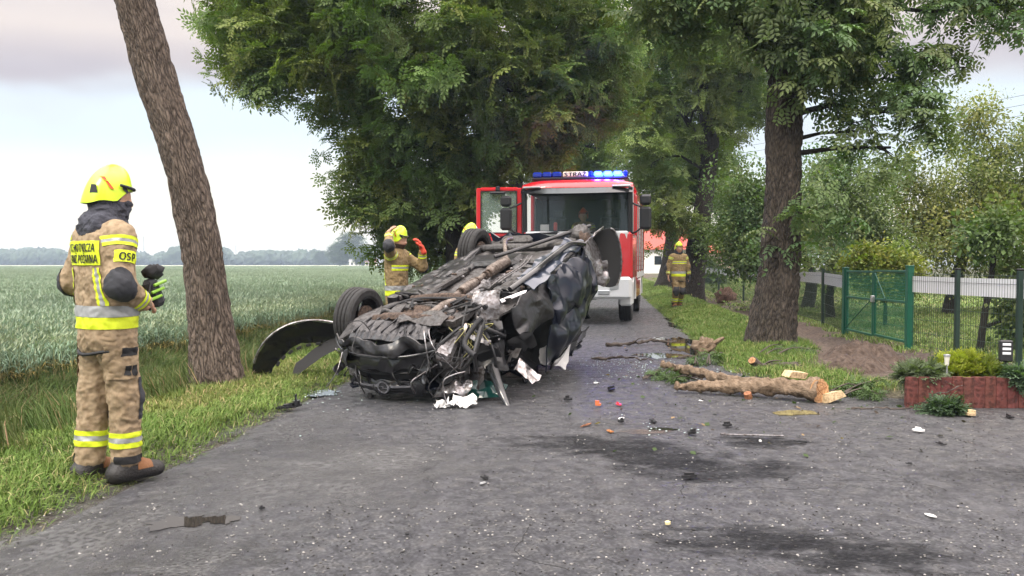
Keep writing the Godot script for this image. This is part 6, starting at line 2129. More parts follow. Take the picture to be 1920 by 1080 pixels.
	g.lathe([Vector2(0, -0.02), Vector2(0.13, -0.02), Vector2(0.135, 0.0), Vector2(0.09, 0.02), Vector2(0.085, 0.06), Vector2(0, 0.06)], 24, Transform3D(Basis.from_euler(V(0.4, 0.2, -1.2)), V(0.84, 0.16, -2.5)), true)
	part("brake_drum", g, M.rust, t)
	for k in 3: pipe.call("bracket", [V(0.6 + k * 0.07, 0.1, -2.5), V(0.66 + k * 0.06, 0.26, -2.58 - k * 0.04), V(0.78 + k * 0.03, 0.22, -2.7)], 0.022, M.under_dark, 6)
	# wheels that are left: front left, rear left
	var fw = wheel_parts(t, X * V(-0.95, -0.08, 0.06), 0.34, 0.225, 0.24, X.basis * V(-1, 0.06, -0.05), M.under_dark)
	var rw = wheel_parts(t, X * V(-0.79, -0.02, -2.62), 0.33, 0.225, 0.225, X.basis * V(-1, 0.05, -0.05), M.under_dark)
	for q in [[V(-0.88, -0.08, 0.08), V(-0.2, 0.0, 0.1)], [V(-0.72, -0.02, -2.62), V(-0.5, 0.05, -2.5)]]:
		g = G.call()
		g.lathe([Vector2(0, -0.01), Vector2(0.15, -0.01), Vector2(0.15, 0.012), Vector2(0.07, 0.014), Vector2(0.06, 0.05), Vector2(0, 0.05)], 28, Transform3D(Basis(Vector3.FORWARD, PI / 2 - 0.05), q[0] + V(0.03, 0, 0)), true)
		part("brake_disc", g, M.rust, t)
	pipe.call("control_arm", [V(-0.86, -0.04, 0.1), V(-0.52, 0.06, 0.18), V(-0.34, 0.03, 0.26)], 0.026, M.under, 8)
	pipe.call("control_arm", [V(-0.86, -0.04, 0.04), V(-0.5, 0.06, -0.04), V(-0.33, 0.03, -0.14)], 0.03, M.under, 8)
	pipe.call("drive_shaft", [V(-0.86, -0.08, 0.06), V(-0.4, -0.05, 0.06), V(-0.2, -0.05, 0.08)], 0.018, M.rust, 8)
	pipe.call("tie_rod", [V(-0.84, -0.04, -0.06), V(-0.4, 0.03, -0.14)], 0.012, M.steel, 6, t, false)
	# grey wheel-house panel folded out in front of the tyre
	put.call("wheel_arch_liner", crumple(sheet(V(-0.84, -0.02, 0.42), V(-0.52, 0.12, 0.24), V(-0.44, 0.02, 0.62), V(-0.84, -0.10, 0.70), 7, 7, V(0, 0.05, 0)), 0.05, 641), V(0, -0.01, 0), M.under)
	# subframe: side members, rusty cross members, gearbox, engine, oil pan
	for s in [-1, 1]:
		put.call("subframe_arm", crumple(sheet(V(s * 0.44 - 0.07, 0.07, -0.25), V(s * 0.44 + 0.07, 0.07, -0.25), V(s * 0.36 + 0.07, 0.08, 0.5), V(s * 0.36 - 0.07, 0.08, 0.5), 4, 10), 0.035, 650 + s), V(0, -0.06, 0), M.under)
	pipe.call("cross_member", [V(-0.5, 0.06, 0.44), V(-0.1, 0.09, 0.47), V(0.4, 0.06, 0.42)], 0.042, M.rust, 8)
	pipe.call("cross_member", [V(-0.42, 0.06, -0.2), V(0.0, 0.085, -0.24), V(0.42, 0.06, -0.2)], 0.05, M.rust, 8)
	block.call("cross_brace", V(-0.08, 0.09, 0.37), V(0.72, 0.03, 0.08), M.rust, V(0.05, 0.06, 0.02), 0.01)
	g = G.call()
	g.ball(V(-0.16, -0.03, 0.12), V(0.2, 0.12, 0.17), 0.4, noise(1.6, 660), 10)
	part("gearbox", g, M.rust, t)
	g = G.call()
	g.box(V(0.13, -0.02, 0.15), V(0.34, 0.16, 0.26), Basis.from_euler(V(0.06, 0.1, 0)), 0.05)
	part("oil_pan", g, M.under_dark, t)
	for k in 6:
		g = G.call()
		var at = V(r.randf_range(-0.3, 0.35), r.randf_range(-0.02, 0.08), r.randf_range(-0.12, 0.36))
		g.lathe([Vector2(0, 0), Vector2(0.04, 0), Vector2(0.045, 0.02), Vector2(0.03, 0.05), Vector2(0, 0.05)], 12, Transform3D(Basis.from_euler(V(r.randf(), r.randf(), r.randf()) * 2), at), true)
		part("mount_bush", g, [M.rust, M.under, M.steel][k % 3], t)
	pipe.call("coolant_pipe", [V(0.05, 0.06, 0.33), V(0.12, 0.1, 0.2), V(0.1, 0.09, 0.02), V(0.16, 0.08, -0.12)], 0.042, M.exhaust, 12)
	pipe.call("anti_roll_bar", [V(-0.56, 0.05, 0.24), V(-0.4, 0.1, -0.06), V(0.0, 0.12, -0.1), V(0.4, 0.1, -0.08), V(0.56, 0.04, 0.2)], 0.013, M.ink, 6)
	for k in 16:
		var c = V(r.randf_range(-0.4, 0.45), r.randf_range(0.03, 0.1), r.randf_range(-0.3, 0.42))
		var u = V(r.randfn(), 0.1, r.randfn()).normalized() * r.randf_range(0.05, 0.12)
		var w = u.cross(V(r.randfn() * 0.3, 1, r.randfn() * 0.3)).normalized() * r.randf_range(0.02, 0.05)
		put.call("bracket", dent(sheet(c - u - w, c + u - w, c + u + w, c - u + w, 8, 5), 0.05, 800 + k, 7.0), V(0, 0.006, 0), [M.under, M.under_dark, M.rust, M.steel, M.ink][k % 5], false)
	for k in 10:
		var a = V(r.randf_range(-0.45, 0.5), r.randf_range(0.06, 0.11), r.randf_range(-0.5, 0.4))
		pipe.call("hose", [a, a + V(r.randf_range(-0.2, 0.2), 0.05, r.randf_range(-0.15, 0.15)), a + V(r.randf_range(-0.35, 0.35), -0.02, r.randf_range(-0.3, 0.3))], r.randf_range(0.008, 0.018), [M.rubber, M.under, M.ink][k % 3], 6)
	# ribbed black tray under the nose
	rows = []
	for k in 8:
		var row = []
		for j in 45:
			var f = j / 44.0
			var rib = 0.012 if int(f * 22) % 2 == 0 else 0.0
			row.append(V(lerpf(-0.62, 0.24, f) + (0.03 * k / 7.0), 0.075 - 0.09 * pow(k / 7.0, 1.6) + rib * (1.0 if k > 0 and k < 7 else 0.0), lerpf(0.5, 0.80, k / 7.0) + 0.05 * sin(f * PI)))
		rows.append(row)
	put.call("nose_tray", crumple(rows, 0.018, 670), V(0, -0.008, 0), M.under_dark)
	for k in 7: block.call("tray_rib", V(-0.52 + k * 0.105, 0.062, 0.63), V(0.012, 0.026, 0.26), M.black_plastic, V(0.26, -0.28, 0), 0.004)
	put.call("nose_tray", crumple(sheet(V(-0.2, 0.12, 0.44), V(0.35, 0.13, 0.4), V(0.32, 0.08, 0.62), V(-0.15, 0.09, 0.64), 10, 6), 0.07, 671), V(0, -0.008, 0), M.under)
	# nose: bumper beam, lips, dark intake, grille with chrome strip and round emblem
	var lip = func(called, y0, y1, x0, x1, z, m, deep = 0.04, seed_ = 680):
		var rr = []
		for k in 9:
			var row = []
			for j in 41:
				var f = j / 40.0
				var x = lerpf(x0, x1, f)
				row.append(V(x, lerpf(y0, y1, k / 8.0), z - 0.28 * pow(absf(x + 0.2) / 0.72, 2.4) + 0.02 * sin(PI * k / 8.0)))
			rr.append(row)
		return put.call(called, dent(rr, deep * 1.9, seed_, 2.6), V(0, 0, -0.02), m, false)
	lip.call("bumper_lip", -0.02, -0.12, -0.80, 0.36, 0.90, M.under_dark, 0.05, 681)
	pipe.call("bumper_seam", [V(-0.80, -0.06, 0.70), V(-0.66, -0.13, 0.84), V(-0.3, -0.155, 0.935), V(0.1, -0.15, 0.90), V(0.36, -0.12, 0.78)], 0.016, M.shell_black, 8)
	lip.call("bumper_skin", -0.13, -0.30, -0.76, 0.30, 0.90, M.shell_black, 0.05, 682)
	lip.call("air_intake", -0.29, -0.42, -0.70, 0.24, 0.84, M.ink, 0.01, 683)
	lip.call("bumper_skin", -0.41, -0.54, -0.66, 0.20, 0.86, M.shell_black, 0.04, 684)
	pipe.call("intake_bar", [V(-0.72, -0.33, 0.70), V(-0.3, -0.35, 0.87), V(0.2, -0.34, 0.8)], 0.014, M.black_plastic, 6)
	# chrome strip
	rows = []
	for k in 3:
		var row = []
		for j in 21:
			var f = j / 20.0
			row.append(V(lerpf(-0.56, 0.18, f), -0.455 - 0.026 * k / 2.0 * (0.5 + 0.5 * sin(f * PI)), 0.912 - 0.24 * pow(absf(lerpf(-0.56, 0.18, f) + 0.2) / 0.72, 2.4)))
		rows.append(row)
	put.call("chrome_strip", rows, V(0, 0, -0.012), M.chrome, false)
	var ec = V(-0.19, -0.468, 0.925)
	g = G.call()
	g.lathe([Vector2(0.048, -0.008), Vector2(0.064, -0.008), Vector2(0.064, 0.01), Vector2(0.048, 0.01), Vector2(0.048, -0.008)], 32, Transform3D(Basis(Vector3.RIGHT, PI / 2), ec), true)
	g.prism([Vector2(-0.075, 0.010), Vector2(0.012, 0.013), Vector2(0.004, -0.004), Vector2(0.075, -0.010), Vector2(-0.012, -0.014), Vector2(-0.004, 0.003)], 0.012, Transform3D(Basis.IDENTITY, ec + V(0, 0, 0.008)))
	part("emblem", g, M.chrome, t)
	g = G.call()
	g.lathe([Vector2(0, -0.006), Vector2(0.05, -0.006), Vector2(0.05, -0.002), Vector2(0, -0.002)], 24, Transform3D(Basis(Vector3.RIGHT, PI / 2), ec), true)
	part("emblem_field", g, M.ink, t)
	for k in 9:
		var c = V(r.randf_range(-0.7, 0.25), r.randf_range(-0.4, -0.02), 0.9 - r.randf_range(0.0, 0.08))
		var u = V(r.randfn(), r.randfn() * 0.5, 0.1).normalized() * r.randf_range(0.06, 0.16)
		var w = V(r.randfn() * 0.3, -1, 0.35).normalized() * r.randf_range(0.03, 0.09)
		put.call("torn_skin", dent(sheet(c - u - w, c + u - w, c + u * 0.7 + w, c - u * 0.9 + w, 12, 8), 0.09, 830 + k, 5.0), V(0, 0, 0.004), [M.shell_black, M.ink, M.under_dark][k % 3], false)
	# left headlamp corner, cracked lens
	put.call("headlamp", crumple(sheet(V(-0.74, -0.36, 0.72), V(-0.56, -0.36, 0.82), V(-0.54, -0.52, 0.80), V(-0.72, -0.5, 0.66), 5, 4, V(0, 0, 0.05)), 0.03, 690), V(0, 0, -0.02), M.steel)
	# bonnet and roof pressed flat underneath, left flank, dark cabin
	put.call("bonnet", dent(sheet(V(-0.72, -0.54, 0.78), V(0.3, -0.54, 0.78), V(0.5, -0.82, -0.7), V(-0.76, -0.78, -0.7), 24, 20, V(0, -0.03, 0)), 0.09, 700), V(0, 0.02, 0), M.car_paint, false)
	put.call("left_flank", dent(sheet(V(-0.84, 0.0, -0.45), V(-0.84, 0.02, -2.2), V(-0.82, -0.8, -2.2), V(-0.82, -0.62, -0.45), 30, 10, V(-0.05, 0, 0)), 0.06, 701), V(0.02, 0, 0), M.car_paint, false)
	put.call("roof", crumple(sheet(V(-0.66, -1.0, -0.75), V(0.62, -1.0, -0.75), V(0.62, -1.34, -2.6), V(-0.66, -1.34, -2.6), 10, 14), 0.12, 702), V(0, 0.03, 0), M.car_paint)
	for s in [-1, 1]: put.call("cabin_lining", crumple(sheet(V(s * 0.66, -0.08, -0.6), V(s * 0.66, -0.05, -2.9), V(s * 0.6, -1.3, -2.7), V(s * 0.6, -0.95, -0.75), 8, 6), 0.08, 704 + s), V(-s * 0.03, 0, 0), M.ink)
	put.call("rear_panel", crumple(sheet(V(-0.76, 0.12, -3.15), V(0.7, 0.12, -3.15), V(0.66, -1.1, -3.0), V(-0.7, -1.1, -3.0), 10, 8), 0.1, 706), V(0, 0, 0.03), M.car_paint)
	# bulkhead closes the view into the cabin from the front
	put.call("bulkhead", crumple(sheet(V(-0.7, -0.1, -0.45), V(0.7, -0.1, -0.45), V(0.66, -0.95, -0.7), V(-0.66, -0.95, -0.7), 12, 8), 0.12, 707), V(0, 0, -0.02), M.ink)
	# torn front right: strut tower, folded inner wing, rails, radiator, hanging sheets
	put.call("strut_tower", dent(sheet(V(0.42, 0.22, -0.02), V(0.68, 0.24, -0.12), V(0.66, -0.2, 0.06), V(0.40, -0.22, 0.14), 14, 18, V(0, 0.03, 0.1)), 0.06, 710), V(0, 0, -0.015), M.steel, false)
	for q in [V(0.50, 0.13, 0.12), V(0.60, 0.10, 0.09)]:
		g = G.call()
		g.lathe([Vector2(0, 0), Vector2(0.026, 0), Vector2(0.026, 0.03), Vector2(0, 0.03)], 14, Transform3D(Basis(Vector3.RIGHT, PI / 2), q), true)
		part("strut_bolt_hole", g, M.ink, t)
	put.call("strut_tower", dent(sheet(V(0.46, 0.24, -0.04), V(0.66, 0.26, -0.12), V(0.62, 0.2, -0.4), V(0.44, 0.16, -0.36), 14, 14), 0.08, 711), V(0, -0.012, 0), M.under, false)
	put.call("inner_wing", dent(sheet(V(0.30, 0.0, 0.38), V(0.50, -0.02, 0.36), V(0.55, -0.46, 0.5), V(0.36, -0.5, 0.56), 12, 20), 0.12, 712), V(0, 0, -0.012), M.torn, false)
	put.call("inner_wing", dent(sheet(V(0.52, -0.08, 0.24), V(0.76, -0.04, 0.1), V(0.80, -0.5, 0.22), V(0.58, -0.5, 0.36), 14, 18), 0.13, 713), V(0, 0, -0.012), M.under_dark, false)
	put.call("crash_rail", dent(sheet(V(0.34, 0.02, 0.2), V(0.45, 0.02, 0.2), V(0.5, -0.16, 0.84), V(0.38, -0.12, 0.86), 6, 24), 0.08, 714), V(0, -0.08, 0), M.steel, false)
	put.call("radiator", crumple(sheet(V(0.16, -0.12, 0.62), V(0.46, -0.16, 0.56), V(0.5, -0.5, 0.62), V(0.2, -0.5, 0.68), 10, 10), 0.06, 715, 5.0), V(0, 0, -0.03), M.under)
	for k in 34:
		var x = r.randf_range(-0.1, 0.95)
		var y = r.randf_range(-0.62, -0.02)
		var z = r.randf_range(0.05, 0.68) - max(0.0, x - 0.5) * 0.5
		var c = V(x, y, z)
		var u = V(r.randfn(), r.randfn(), r.randfn() * 0.5).normalized() * r.randf_range(0.05, 0.17)
		var w = u.cross(V(r.randfn(), r.randfn(), r.randfn())).normalized() * r.randf_range(0.03, 0.1)
		put.call("torn_sheet", dent(sheet(c - u - w, c + u - w, c + u + w, c - u + w, 5, 4), 0.09, 720 + k, 6.0), V(0.004, 0.006, 0.004), [M.torn, M.under_dark, M.under, M.shell_black, M.steel, M.ink, M.under_dark, M.shell_black, M.ink, M.under][k % 10], false)
	for k in 22:
		var a = V(r.randf_range(-0.1, 0.8), r.randf_range(-0.3, 0.12), r.randf_range(0.0, 0.5))
		var b = a + V(r.randf_range(-0.25, 0.3), r.randf_range(-0.45, -0.1), r.randf_range(0.0, 0.4))
		var m2 = a.lerp(b, 0.5) + V(r.randf_range(-0.14, 0.14), r.randf_range(-0.05, 0.12), r.randf_range(0.02, 0.18))
		pipe.call("hose", [a, m2, b], r.randf_range(0.012, 0.032), [M.rubber, M.ink, M.black_plastic][k % 3], 7)
	for k in 34:
		var a = V(r.randf_range(-0.75, 0.85), r.randf_range(-0.35, 0.1), r.randf_range(0.45, 0.85))
		var b = a + V(r.randf_range(-0.3, 0.3), r.randf_range(-0.45, -0.08), r.randf_range(-0.05, 0.25))
		var m2 = a.lerp(b, 0.5) + V(r.randf_range(-0.16, 0.16), r.randf_range(-0.16, 0.16), r.randf_range(0.05, 0.2))
		pipe.call("cable", [a, m2, b], r.randf_range(0.004, 0.008), [M.ink, M.rubber, M.torn][k % 3], 5)
	g = G.call()
	g.lathe([Vector2(0.06, -0.03), Vector2(0.11, -0.03), Vector2(0.115, 0.0), Vector2(0.11, 0.03), Vector2(0.06, 0.03), Vector2(0.06, -0.03)], 22, Transform3D(Basis.from_euler(V(1.2, 0.3, 0.2)), V(0.33, -0.42, 0.62)), true)
	part("pulley", g, M.under_dark, t)
	block.call("battery", V(0.62, -0.34, 0.2), V(0.24, 0.18, 0.18), M.black_plastic, V(0.3, 0.5, 0.2), 0.015)
	block.call("engine_block", V(0.15, -0.25, 0.2), V(0.6, 0.36, 0.4), M.under_dark, V(0.1, 0.15, 0.05), 0.04)
	block.call("engine_block", V(-0.35, -0.28, 0.25), V(0.4, 0.3, 0.4), M.ink, V(0.0, 0.1, 0), 0.04)
	# black strip that pokes out at the front right, on the road
	pipe.call("wing_strip", [V(0.72, -0.42, 0.36), V(0.88, -0.66, 0.52), V(0.98, -0.74, 0.62)], [0.07, 0.065, 0.06, 0.055, 0.05, 0.05, 0.045, 0.045, 0.04, 0.035, 0.03, 0.02], M.shell_black, 6)
	put.call("headlamp_shell", dent(sheet(V(0.3, -0.5, 0.66), V(0.6, -0.5, 0.56), V(0.56, -0.66, 0.66), V(0.26, -0.62, 0.74), 16, 12, V(0, 0, 0.08)), 0.08, 760, 5.0), V(0, 0, -0.015), M.torn, false)
	put.call("glass_shard", crumple(sheet(V(0.46, -0.58, 0.48), V(0.85, -0.62, 0.3), V(0.82, -0.72, 0.42), V(0.42, -0.70, 0.6), 5, 3), 0.05, 761), V(0, -0.006, 0), mat(lin(0.01, 0.05, 0.045), 0.08))
	# right side: folded sill, wing and door skins in polished dark blue
	put.call("sill_skin", dent(sheet(V(0.62, 0.16, -0.7), V(0.86, 0.1, -0.6), V(0.9, 0.2, -2.3), V(0.66, 0.24, -2.3), 10, 30), 0.09, 770, 2.2), V(0, -0.012, 0), mat_like(M.car_paint, lin(0.035, 0.045, 0.07)), false)
	put.call("door_skin", dent(sheet(V(0.86, 0.10, -1.0), V(0.98, 0.12, -2.2), V(1.02, -0.45, -2.25), V(0.98, -0.40, -0.75), 26, 20, V(0.13, 0, 0.05)), 0.14, 771, 2.6), V(-0.015, 0, 0), M.car_paint, false)
	put.call("door_skin", dent(sheet(V(0.97, -0.36, -0.7), V(1.02, -0.42, -2.15), V(0.86, -0.88, -2.0), V(0.88, -0.86, -0.55), 26, 20, V(0.12, 0, 0.03)), 0.10, 772, 2.1), V(-0.015, 0, 0), M.car_paint, false)
	put.call("front_wing", dent(sheet(V(0.80, 0.02, -0.1), V(0.88, 0.08, -0.95), V(0.96, -0.34, -0.8), V(0.86, -0.3, -0.15), 18, 16, V(0.06, 0, 0)), 0.11, 773, 2.2), V(-0.012, 0, 0), M.under_dark, false)
	put.call("rear_wing", dent(sheet(V(0.90, 0.16, -2.2), V(0.92, 0.2, -3.1), V(0.9, -0.5, -3.1), V(0.98, -0.45, -2.2), 20, 16, V(0.06, 0, 0)), 0.07, 774, 1.8), V(-0.015, 0, 0), M.torn, false)
	# long black tube-like folds along the right sill
	pipe.call("sill_seal", [V(0.62, 0.10, -0.5), V(0.74, 0.18, -0.9), V(0.78, 0.22, -1.4), V(0.86, 0.26, -1.9), V(0.92, 0.18, -2.2)], 0.035, M.shell_black, 8)
	pipe.call("sill_seal", [V(0.58, 0.02, -0.3), V(0.72, 0.04, -0.55), V(0.8, 0.02, -0.8)], 0.03, M.chrome, 8)
	put.call("window_frame", crumple(sheet(V(0.93, -0.82, -0.85), V(0.95, -0.86, -2.1), V(0.88, -1.0, -2.1), V(0.86, -0.96, -0.85), 10, 2), 0.03, 775), V(-0.02, 0, 0), M.shell_black)
	# black rounded liner that stands up behind the rear right corner
	rows = []
	for k in 13:
		var a = lerpf(-1.3, 1.45, k / 12.0)
		var row = []
		for j in 9:
			var f = j / 8.0
			row.append(V(0.86 + 0.26 * f + 0.1 * cos(a) * f, -0.12 + 0.40 * sin(a) * (0.55 + 0.45 * sin(f * PI * 0.6)), -2.62 - 0.10 * cos(a) - 0.06 * f + 0.08 * sin(f * PI)))
		rows.append(row)
	put.call("wheel_arch_liner", rows, V(0, 0, -0.012), M.rubber, false)
	var arc = []
	for k in 13:
		var a = lerpf(-1.3, 1.45, k / 12.0)
		arc.append(V(1.12 + 0.1 * cos(a), -0.12 + 0.40 * sin(a) * 0.98, -2.68 - 0.1 * cos(a)))
	pipe.call("arch_trim", arc, 0.012, M.torn, 6, t, false)
	put.call("lamp_cluster", dent(sheet(V(0.98, -0.08, -2.4), V(1.12, -0.1, -2.5), V(1.1, -0.42, -2.5), V(0.98, -0.4, -2.4), 10, 12), 0.06, 776, 5.0), V(0, 0, -0.02), M.torn, false)
	# white airbag curtain hanging out under the doors
	rows = []
	for k in 9:
		var f = k / 8.0
		var row = []
		for j in 9:
			var u = j / 8.0
			row.append(V(0.78 + 0.16 * u, -0.70 - 0.36 * f * (0.35 + 0.65 * u), -0.86 - 0.62 * u * (1 - f * 0.35) + 0.1 * f + 0.05 * sin(u * 7)))
		rows.append(row)
	put.call("airbag", crumple(rows, 0.03, 780, 5.0), V(-0.02, 0, 0.0), M.airbag, false)
	# torn greenery caught in the wreck
	for k in 14:
		var a = V(r.randf_range(0.4, 0.72), r.randf_range(-0.16, 0.02), r.randf_range(0.3, 0.5))
		pipe.call("grass_stalk", [a, a + V(r.randf_range(-0.1, 0.12), r.randf_range(-0.02, 0.06), r.randf_range(0.02, 0.1)), a + V(r.randf_range(-0.1, 0.2), r.randf_range(-0.16, 0.02), r.randf_range(0.05, 0.2))], 0.004, mat_like(M.band, lin(0.3, 0.28, 0.1)), 4)

var variants = {}
func mat_like(m: StandardMaterial3D, col: Color) -> StandardMaterial3D:
	var k = "%d %s" % [m.get_instance_id(), col.to_html()]
	if not variants.has(k):
		variants[k] = m.duplicate()
		variants[k].albedo_color = col
	return variants[k]
# ------------------------------------------------------------------ fence, gate, planters
func build_fence():
	var names = {10.4: "black fence post at the right edge beside the letter box", 11.6: "black fence post between green gate and letter box", 17.7: "dark fence post just left of the green gate", 21.0: "dark fence post behind the broad ash trunk", 24.5: "dark fence post left of the broad ash trunk", 29.0: "dark fence post near the boulder", 35.0: "far dark fence post left of the boulder", 45.0: "farthest dark fence post by the far lawn", 7.0: "nearest black fence post beyond the right edge"}
	for k in FENCE.size():
		var d = FENCE[k][0]
		if not names.has(d): continue
		var at = V(FENCE[k][1], gh(FENCE[k][1], -d), -d)
		var p = thing("fence_post", names[d], "fence post", at, 0, "dark posts of the wire fence")
		var g = Geo.new()
		g.box(V(0, 0.58, 0), V(0.06, 1.36, 0.06), Basis.IDENTITY, 0.006)
		part("post", g, M.post_dark, p)
		g = Geo.new()
		g.box(V(0, 1.275, 0), V(0.07, 0.03, 0.07), Basis.IDENTITY, 0.01)
		part("cap", g, M.ink, p)
	var which = ["right of the letter box", "between letter box and middle post", "between middle post and green gate", "", "left of the green gate", "behind the fruit tree trunks", "behind the broad ash", "left of the broad ash", "near the boulder", "far end of the fence"]
	for k in FENCE.size() - 1:
		if which[k] == "": continue
		var a = V(FENCE[k][1], 0, -FENCE[k][0])
		var b = V(FENCE[k + 1][1], 0, -FENCE[k + 1][0])
		a.y = gh(a.x, a.z) + 0.06; b.y = gh(b.x, b.z) + 0.06
		var dir = (b - a).normalized()
		a += dir * 0.045; b -= dir * 0.045
		var n = thing("wire_fence", "wire fence panel with white top strip, " + which[k], "fence", a, 0, "wire fence panels")
		var len = a.distance_to(b)
		var g = Geo.new()
		var step = 0.05 if k < 6 else 0.1
		var x = 0.025
		var up = V(0, 1, 0)
		var w = 0.0026 if k < 5 else 0.0032
		while x < len:
			g.tube([dir * x, dir * x + up * 1.15], w, 4, false)
			x += step
		for y in [0.02, 0.22, 0.42, 0.62, 0.82, 1.02, 1.13]: g.tube([up * y, (b - a) + up * y], 0.003, 4, false)
		part("wire_mesh", g, M.post_dark, n).set_meta("kind", "stuff")
		var out = dir.cross(up).normalized() * 0.012
		if out.x < 0: out = -out
		g = Geo.new()
		var rows = []
		for v in 3:
			var row = []
			var m = int(len / 0.1) + 1
			for u in m + 1: row.append(dir * len * u / m + up * (0.84 + 0.125 * v) + out * (1.0 + 0.25 * (u % 2)))
			rows.append(row)
		g.plate(rows, out * 0.15, false)
		part("white_strip", g, M.white_strip, n)
	# the double gate of green mesh
	var g0 = V(6.28, 0, -12.7)
	var g1 = V(6.47, 0, -15.6)
	g0.y = gh(g0.x, g0.z); g1.y = gh(g1.x, g1.z)
	for q in [[g0, "thick green gate post nearest the camera, right end of the gate"], [g1, "green gate post at the far, left end of the gate"]]:
		var p = thing("gate_post", q[1], "gate post", q[0], 0, "green gate posts")
		var g = Geo.new()
		g.box(V(0, 0.62, 0), V(0.1, 1.36, 0.1), Basis.IDENTITY, 0.008)
		part("post", g, M.gate_green, p)
		g = Geo.new()
		g.box(V(0, 1.305, 0), V(0.11, 0.025, 0.11), Basis.IDENTITY, 0.008)
		part("cap", g, M.gate_green, p)
	var gdir = (g1 - g0).normalized()
	var turn = atan2(-gdir.z, gdir.x)
	var half = g0.distance_to(g1) / 2.0
	for s in 2:
		var at = g0 + gdir * (0.07 + s * (half - 0.06)) + V(0, 0.08, 0)
		var p = thing("gate", ["green mesh gate leaf nearest the camera, closed", "green mesh gate leaf farther from the camera, closed"][s], "gate", at, turn, "the two leaves of the green gate")
		var w = half - 0.09
		var h = 1.16
		var g = Geo.new()
		for x in [0.02, w - 0.02]: g.box(V(x, h / 2, 0), V(0.045, h, 0.045), Basis.IDENTITY, 0.005)
		for y in [0.02, h * 0.56, h - 0.02]: g.box(V(w / 2, y, 0), V(w - 0.085, 0.04, 0.04), Basis.IDENTITY, 0.005)
		part("frame", g, M.gate_green, p)
		g = Geo.new()
		var a = V(0.05, 0.06, -0.024) if s == 1 else V(w - 0.05, 0.06, -0.024)
		var b = V(w - 0.1, h * 0.54, -0.024) if s == 1 else V(0.1, h * 0.54, -0.024)
		if s == 1: g.tube([V(w - 0.05, 0.06, -0.03), V(0.1, h * 0.54, -0.03)], 0.009, 6)
		else: g.tube([V(w - 0.1, h * 0.95, -0.03), V(w - 0.55, h * 0.58, -0.03)], 0.009, 6)
		part("brace_rod", g, M.gate_green, p)
		g = Geo.new()
		var x = 0.07
		while x < w - 0.05:
			g.tube([V(x, 0.04, 0), V(x, h - 0.04, 0)], 0.0026, 4, false)
			x += 0.03
		var y = 0.1
		while y < h - 0.05:
			g.tube([V(0.04, y, 0), V(w - 0.04, y, 0)], 0.0026, 4, false)
			y += 0.05 if y > h * 0.56 else 0.15
		part("wire_mesh", g, M.gate_mesh, p).set_meta("kind", "stuff")
		if s == 0:
			g = Geo.new()
			g.box(V(w - 0.03, h * 0.56, -0.045), V(0.09, 0.12, 0.05), Basis.IDENTITY, 0.01)
			g.tube([V(w - 0.06, h * 0.58, -0.07), V(w - 0.17, h * 0.58, -0.085)], 0.011, 6)
			part("lock", g, M.alu, p)
	# red planters of upright concrete edging
	var px = [[3.70, 4.31, "red concrete planter with creeping juniper, left one of the pair"], [4.325, 5.4, "red concrete planter with yellow thuja, running off the right edge"]]
	for q in px:
		var p = thing("planter", q[2], "planter", V(q[0], 0, -7.5), 0, "red planters by the driveway")
		var x = 0.0
		var k = 0
		while x + 0.05 < q[1] - q[0]:
			var w = 0.105
			var g = Geo.new()
			var ring = []
			for a in 9: ring.append(Vector2((x + w / 2) + cos(PI - PI * a / 8.0) * (w / 2 - 0.0015), sin(PI * a / 8.0) * 0.009))
			ring.append(Vector2(x + w - 0.0015, -0.04)); ring.append(Vector2(x + 0.0015, -0.04))
			g.prism(ring, 0.30 + 0.004 * sin(k * 2.1), Transform3D(Basis(Vector3.RIGHT, PI / 2), V(0, -0.01, 0)))
			part("edging_stone", g, mat_like(M.redstone, lin(0.15 + 0.012 * sin(k * 3.3), 0.042 + 0.004 * sin(k * 1.7), 0.034)), p)
			x += w
			k += 1
		# the side that faces the soil, and the earth inside
		var g = Geo.new()
		for j in 6: g.box(V(0.02 + 0.052 * (j + 0.8), 0.14, -0.09 - j * 0.105), V(0.05, 0.29, 0.098), Basis.IDENTITY, 0.012)
		part("side_edging", g, M.redstone, p)
		g = Geo.new()
		var rows = []
		for j in 8:
			var row = []
			for i in 10: row.append(V(lerpf(0.04 + j * 0.045, q[1] - q[0] - 0.01, i / 9.0), 0.245 + 0.02 * sin(i * 2.3 + j * 1.7), -0.045 - j * 0.085))
			rows.append(row)
		g.grid(rows)
		g.orient(0, Vector3.UP)
		part("soil", g, mat(lin(0.06, 0.045, 0.035), 0.95), p)
	var planty = func(called, label, cat, at, mesh, n, rad, col, seed_, sc, flat):
		var r = rnd(seed_)
		var t = thing(called, label, cat, at)
		var g = Geo.new()
		for k in 7:
			var a = TAU * k / 7
			g.tube([V(0, -0.04, 0), V(cos(a) * rad.x * 0.4, rad.y * 0.4, sin(a) * rad.z * 0.4), V(cos(a) * rad.x * 0.8, rad.y * (0.7 if not flat else 0.25), sin(a) * rad.z * 0.8)], 0.006, 4)
		part("stem", g, M.twig, t)
		var w = []
		var c = []
		for k in n:
			var o = V(r.randfn(), absf(r.randfn()), r.randfn()).normalized() * pow(r.randf(), 0.5)
			w.append(Transform3D(Basis.from_euler(V(r.randfn() * 0.5, r.randf() * TAU, r.randfn() * 0.5)).scaled(Vector3.ONE * sc * r.randf_range(0.7, 1.25)), o * rad))
			var tt = r.randf_range(0.65, 1.35)
			c.append(Color(col.r * tt, col.g * tt, col.b * tt))
		scatter("foliage", mesh, M.leaf, w, c, t)
		return t
	var needle = sprig_mesh(66, 7, 6, 0.09, 0.03, 0.15)
	var scale_leaf = sprig_mesh(67, 8, 5, 0.085, 0.034, -0.2)
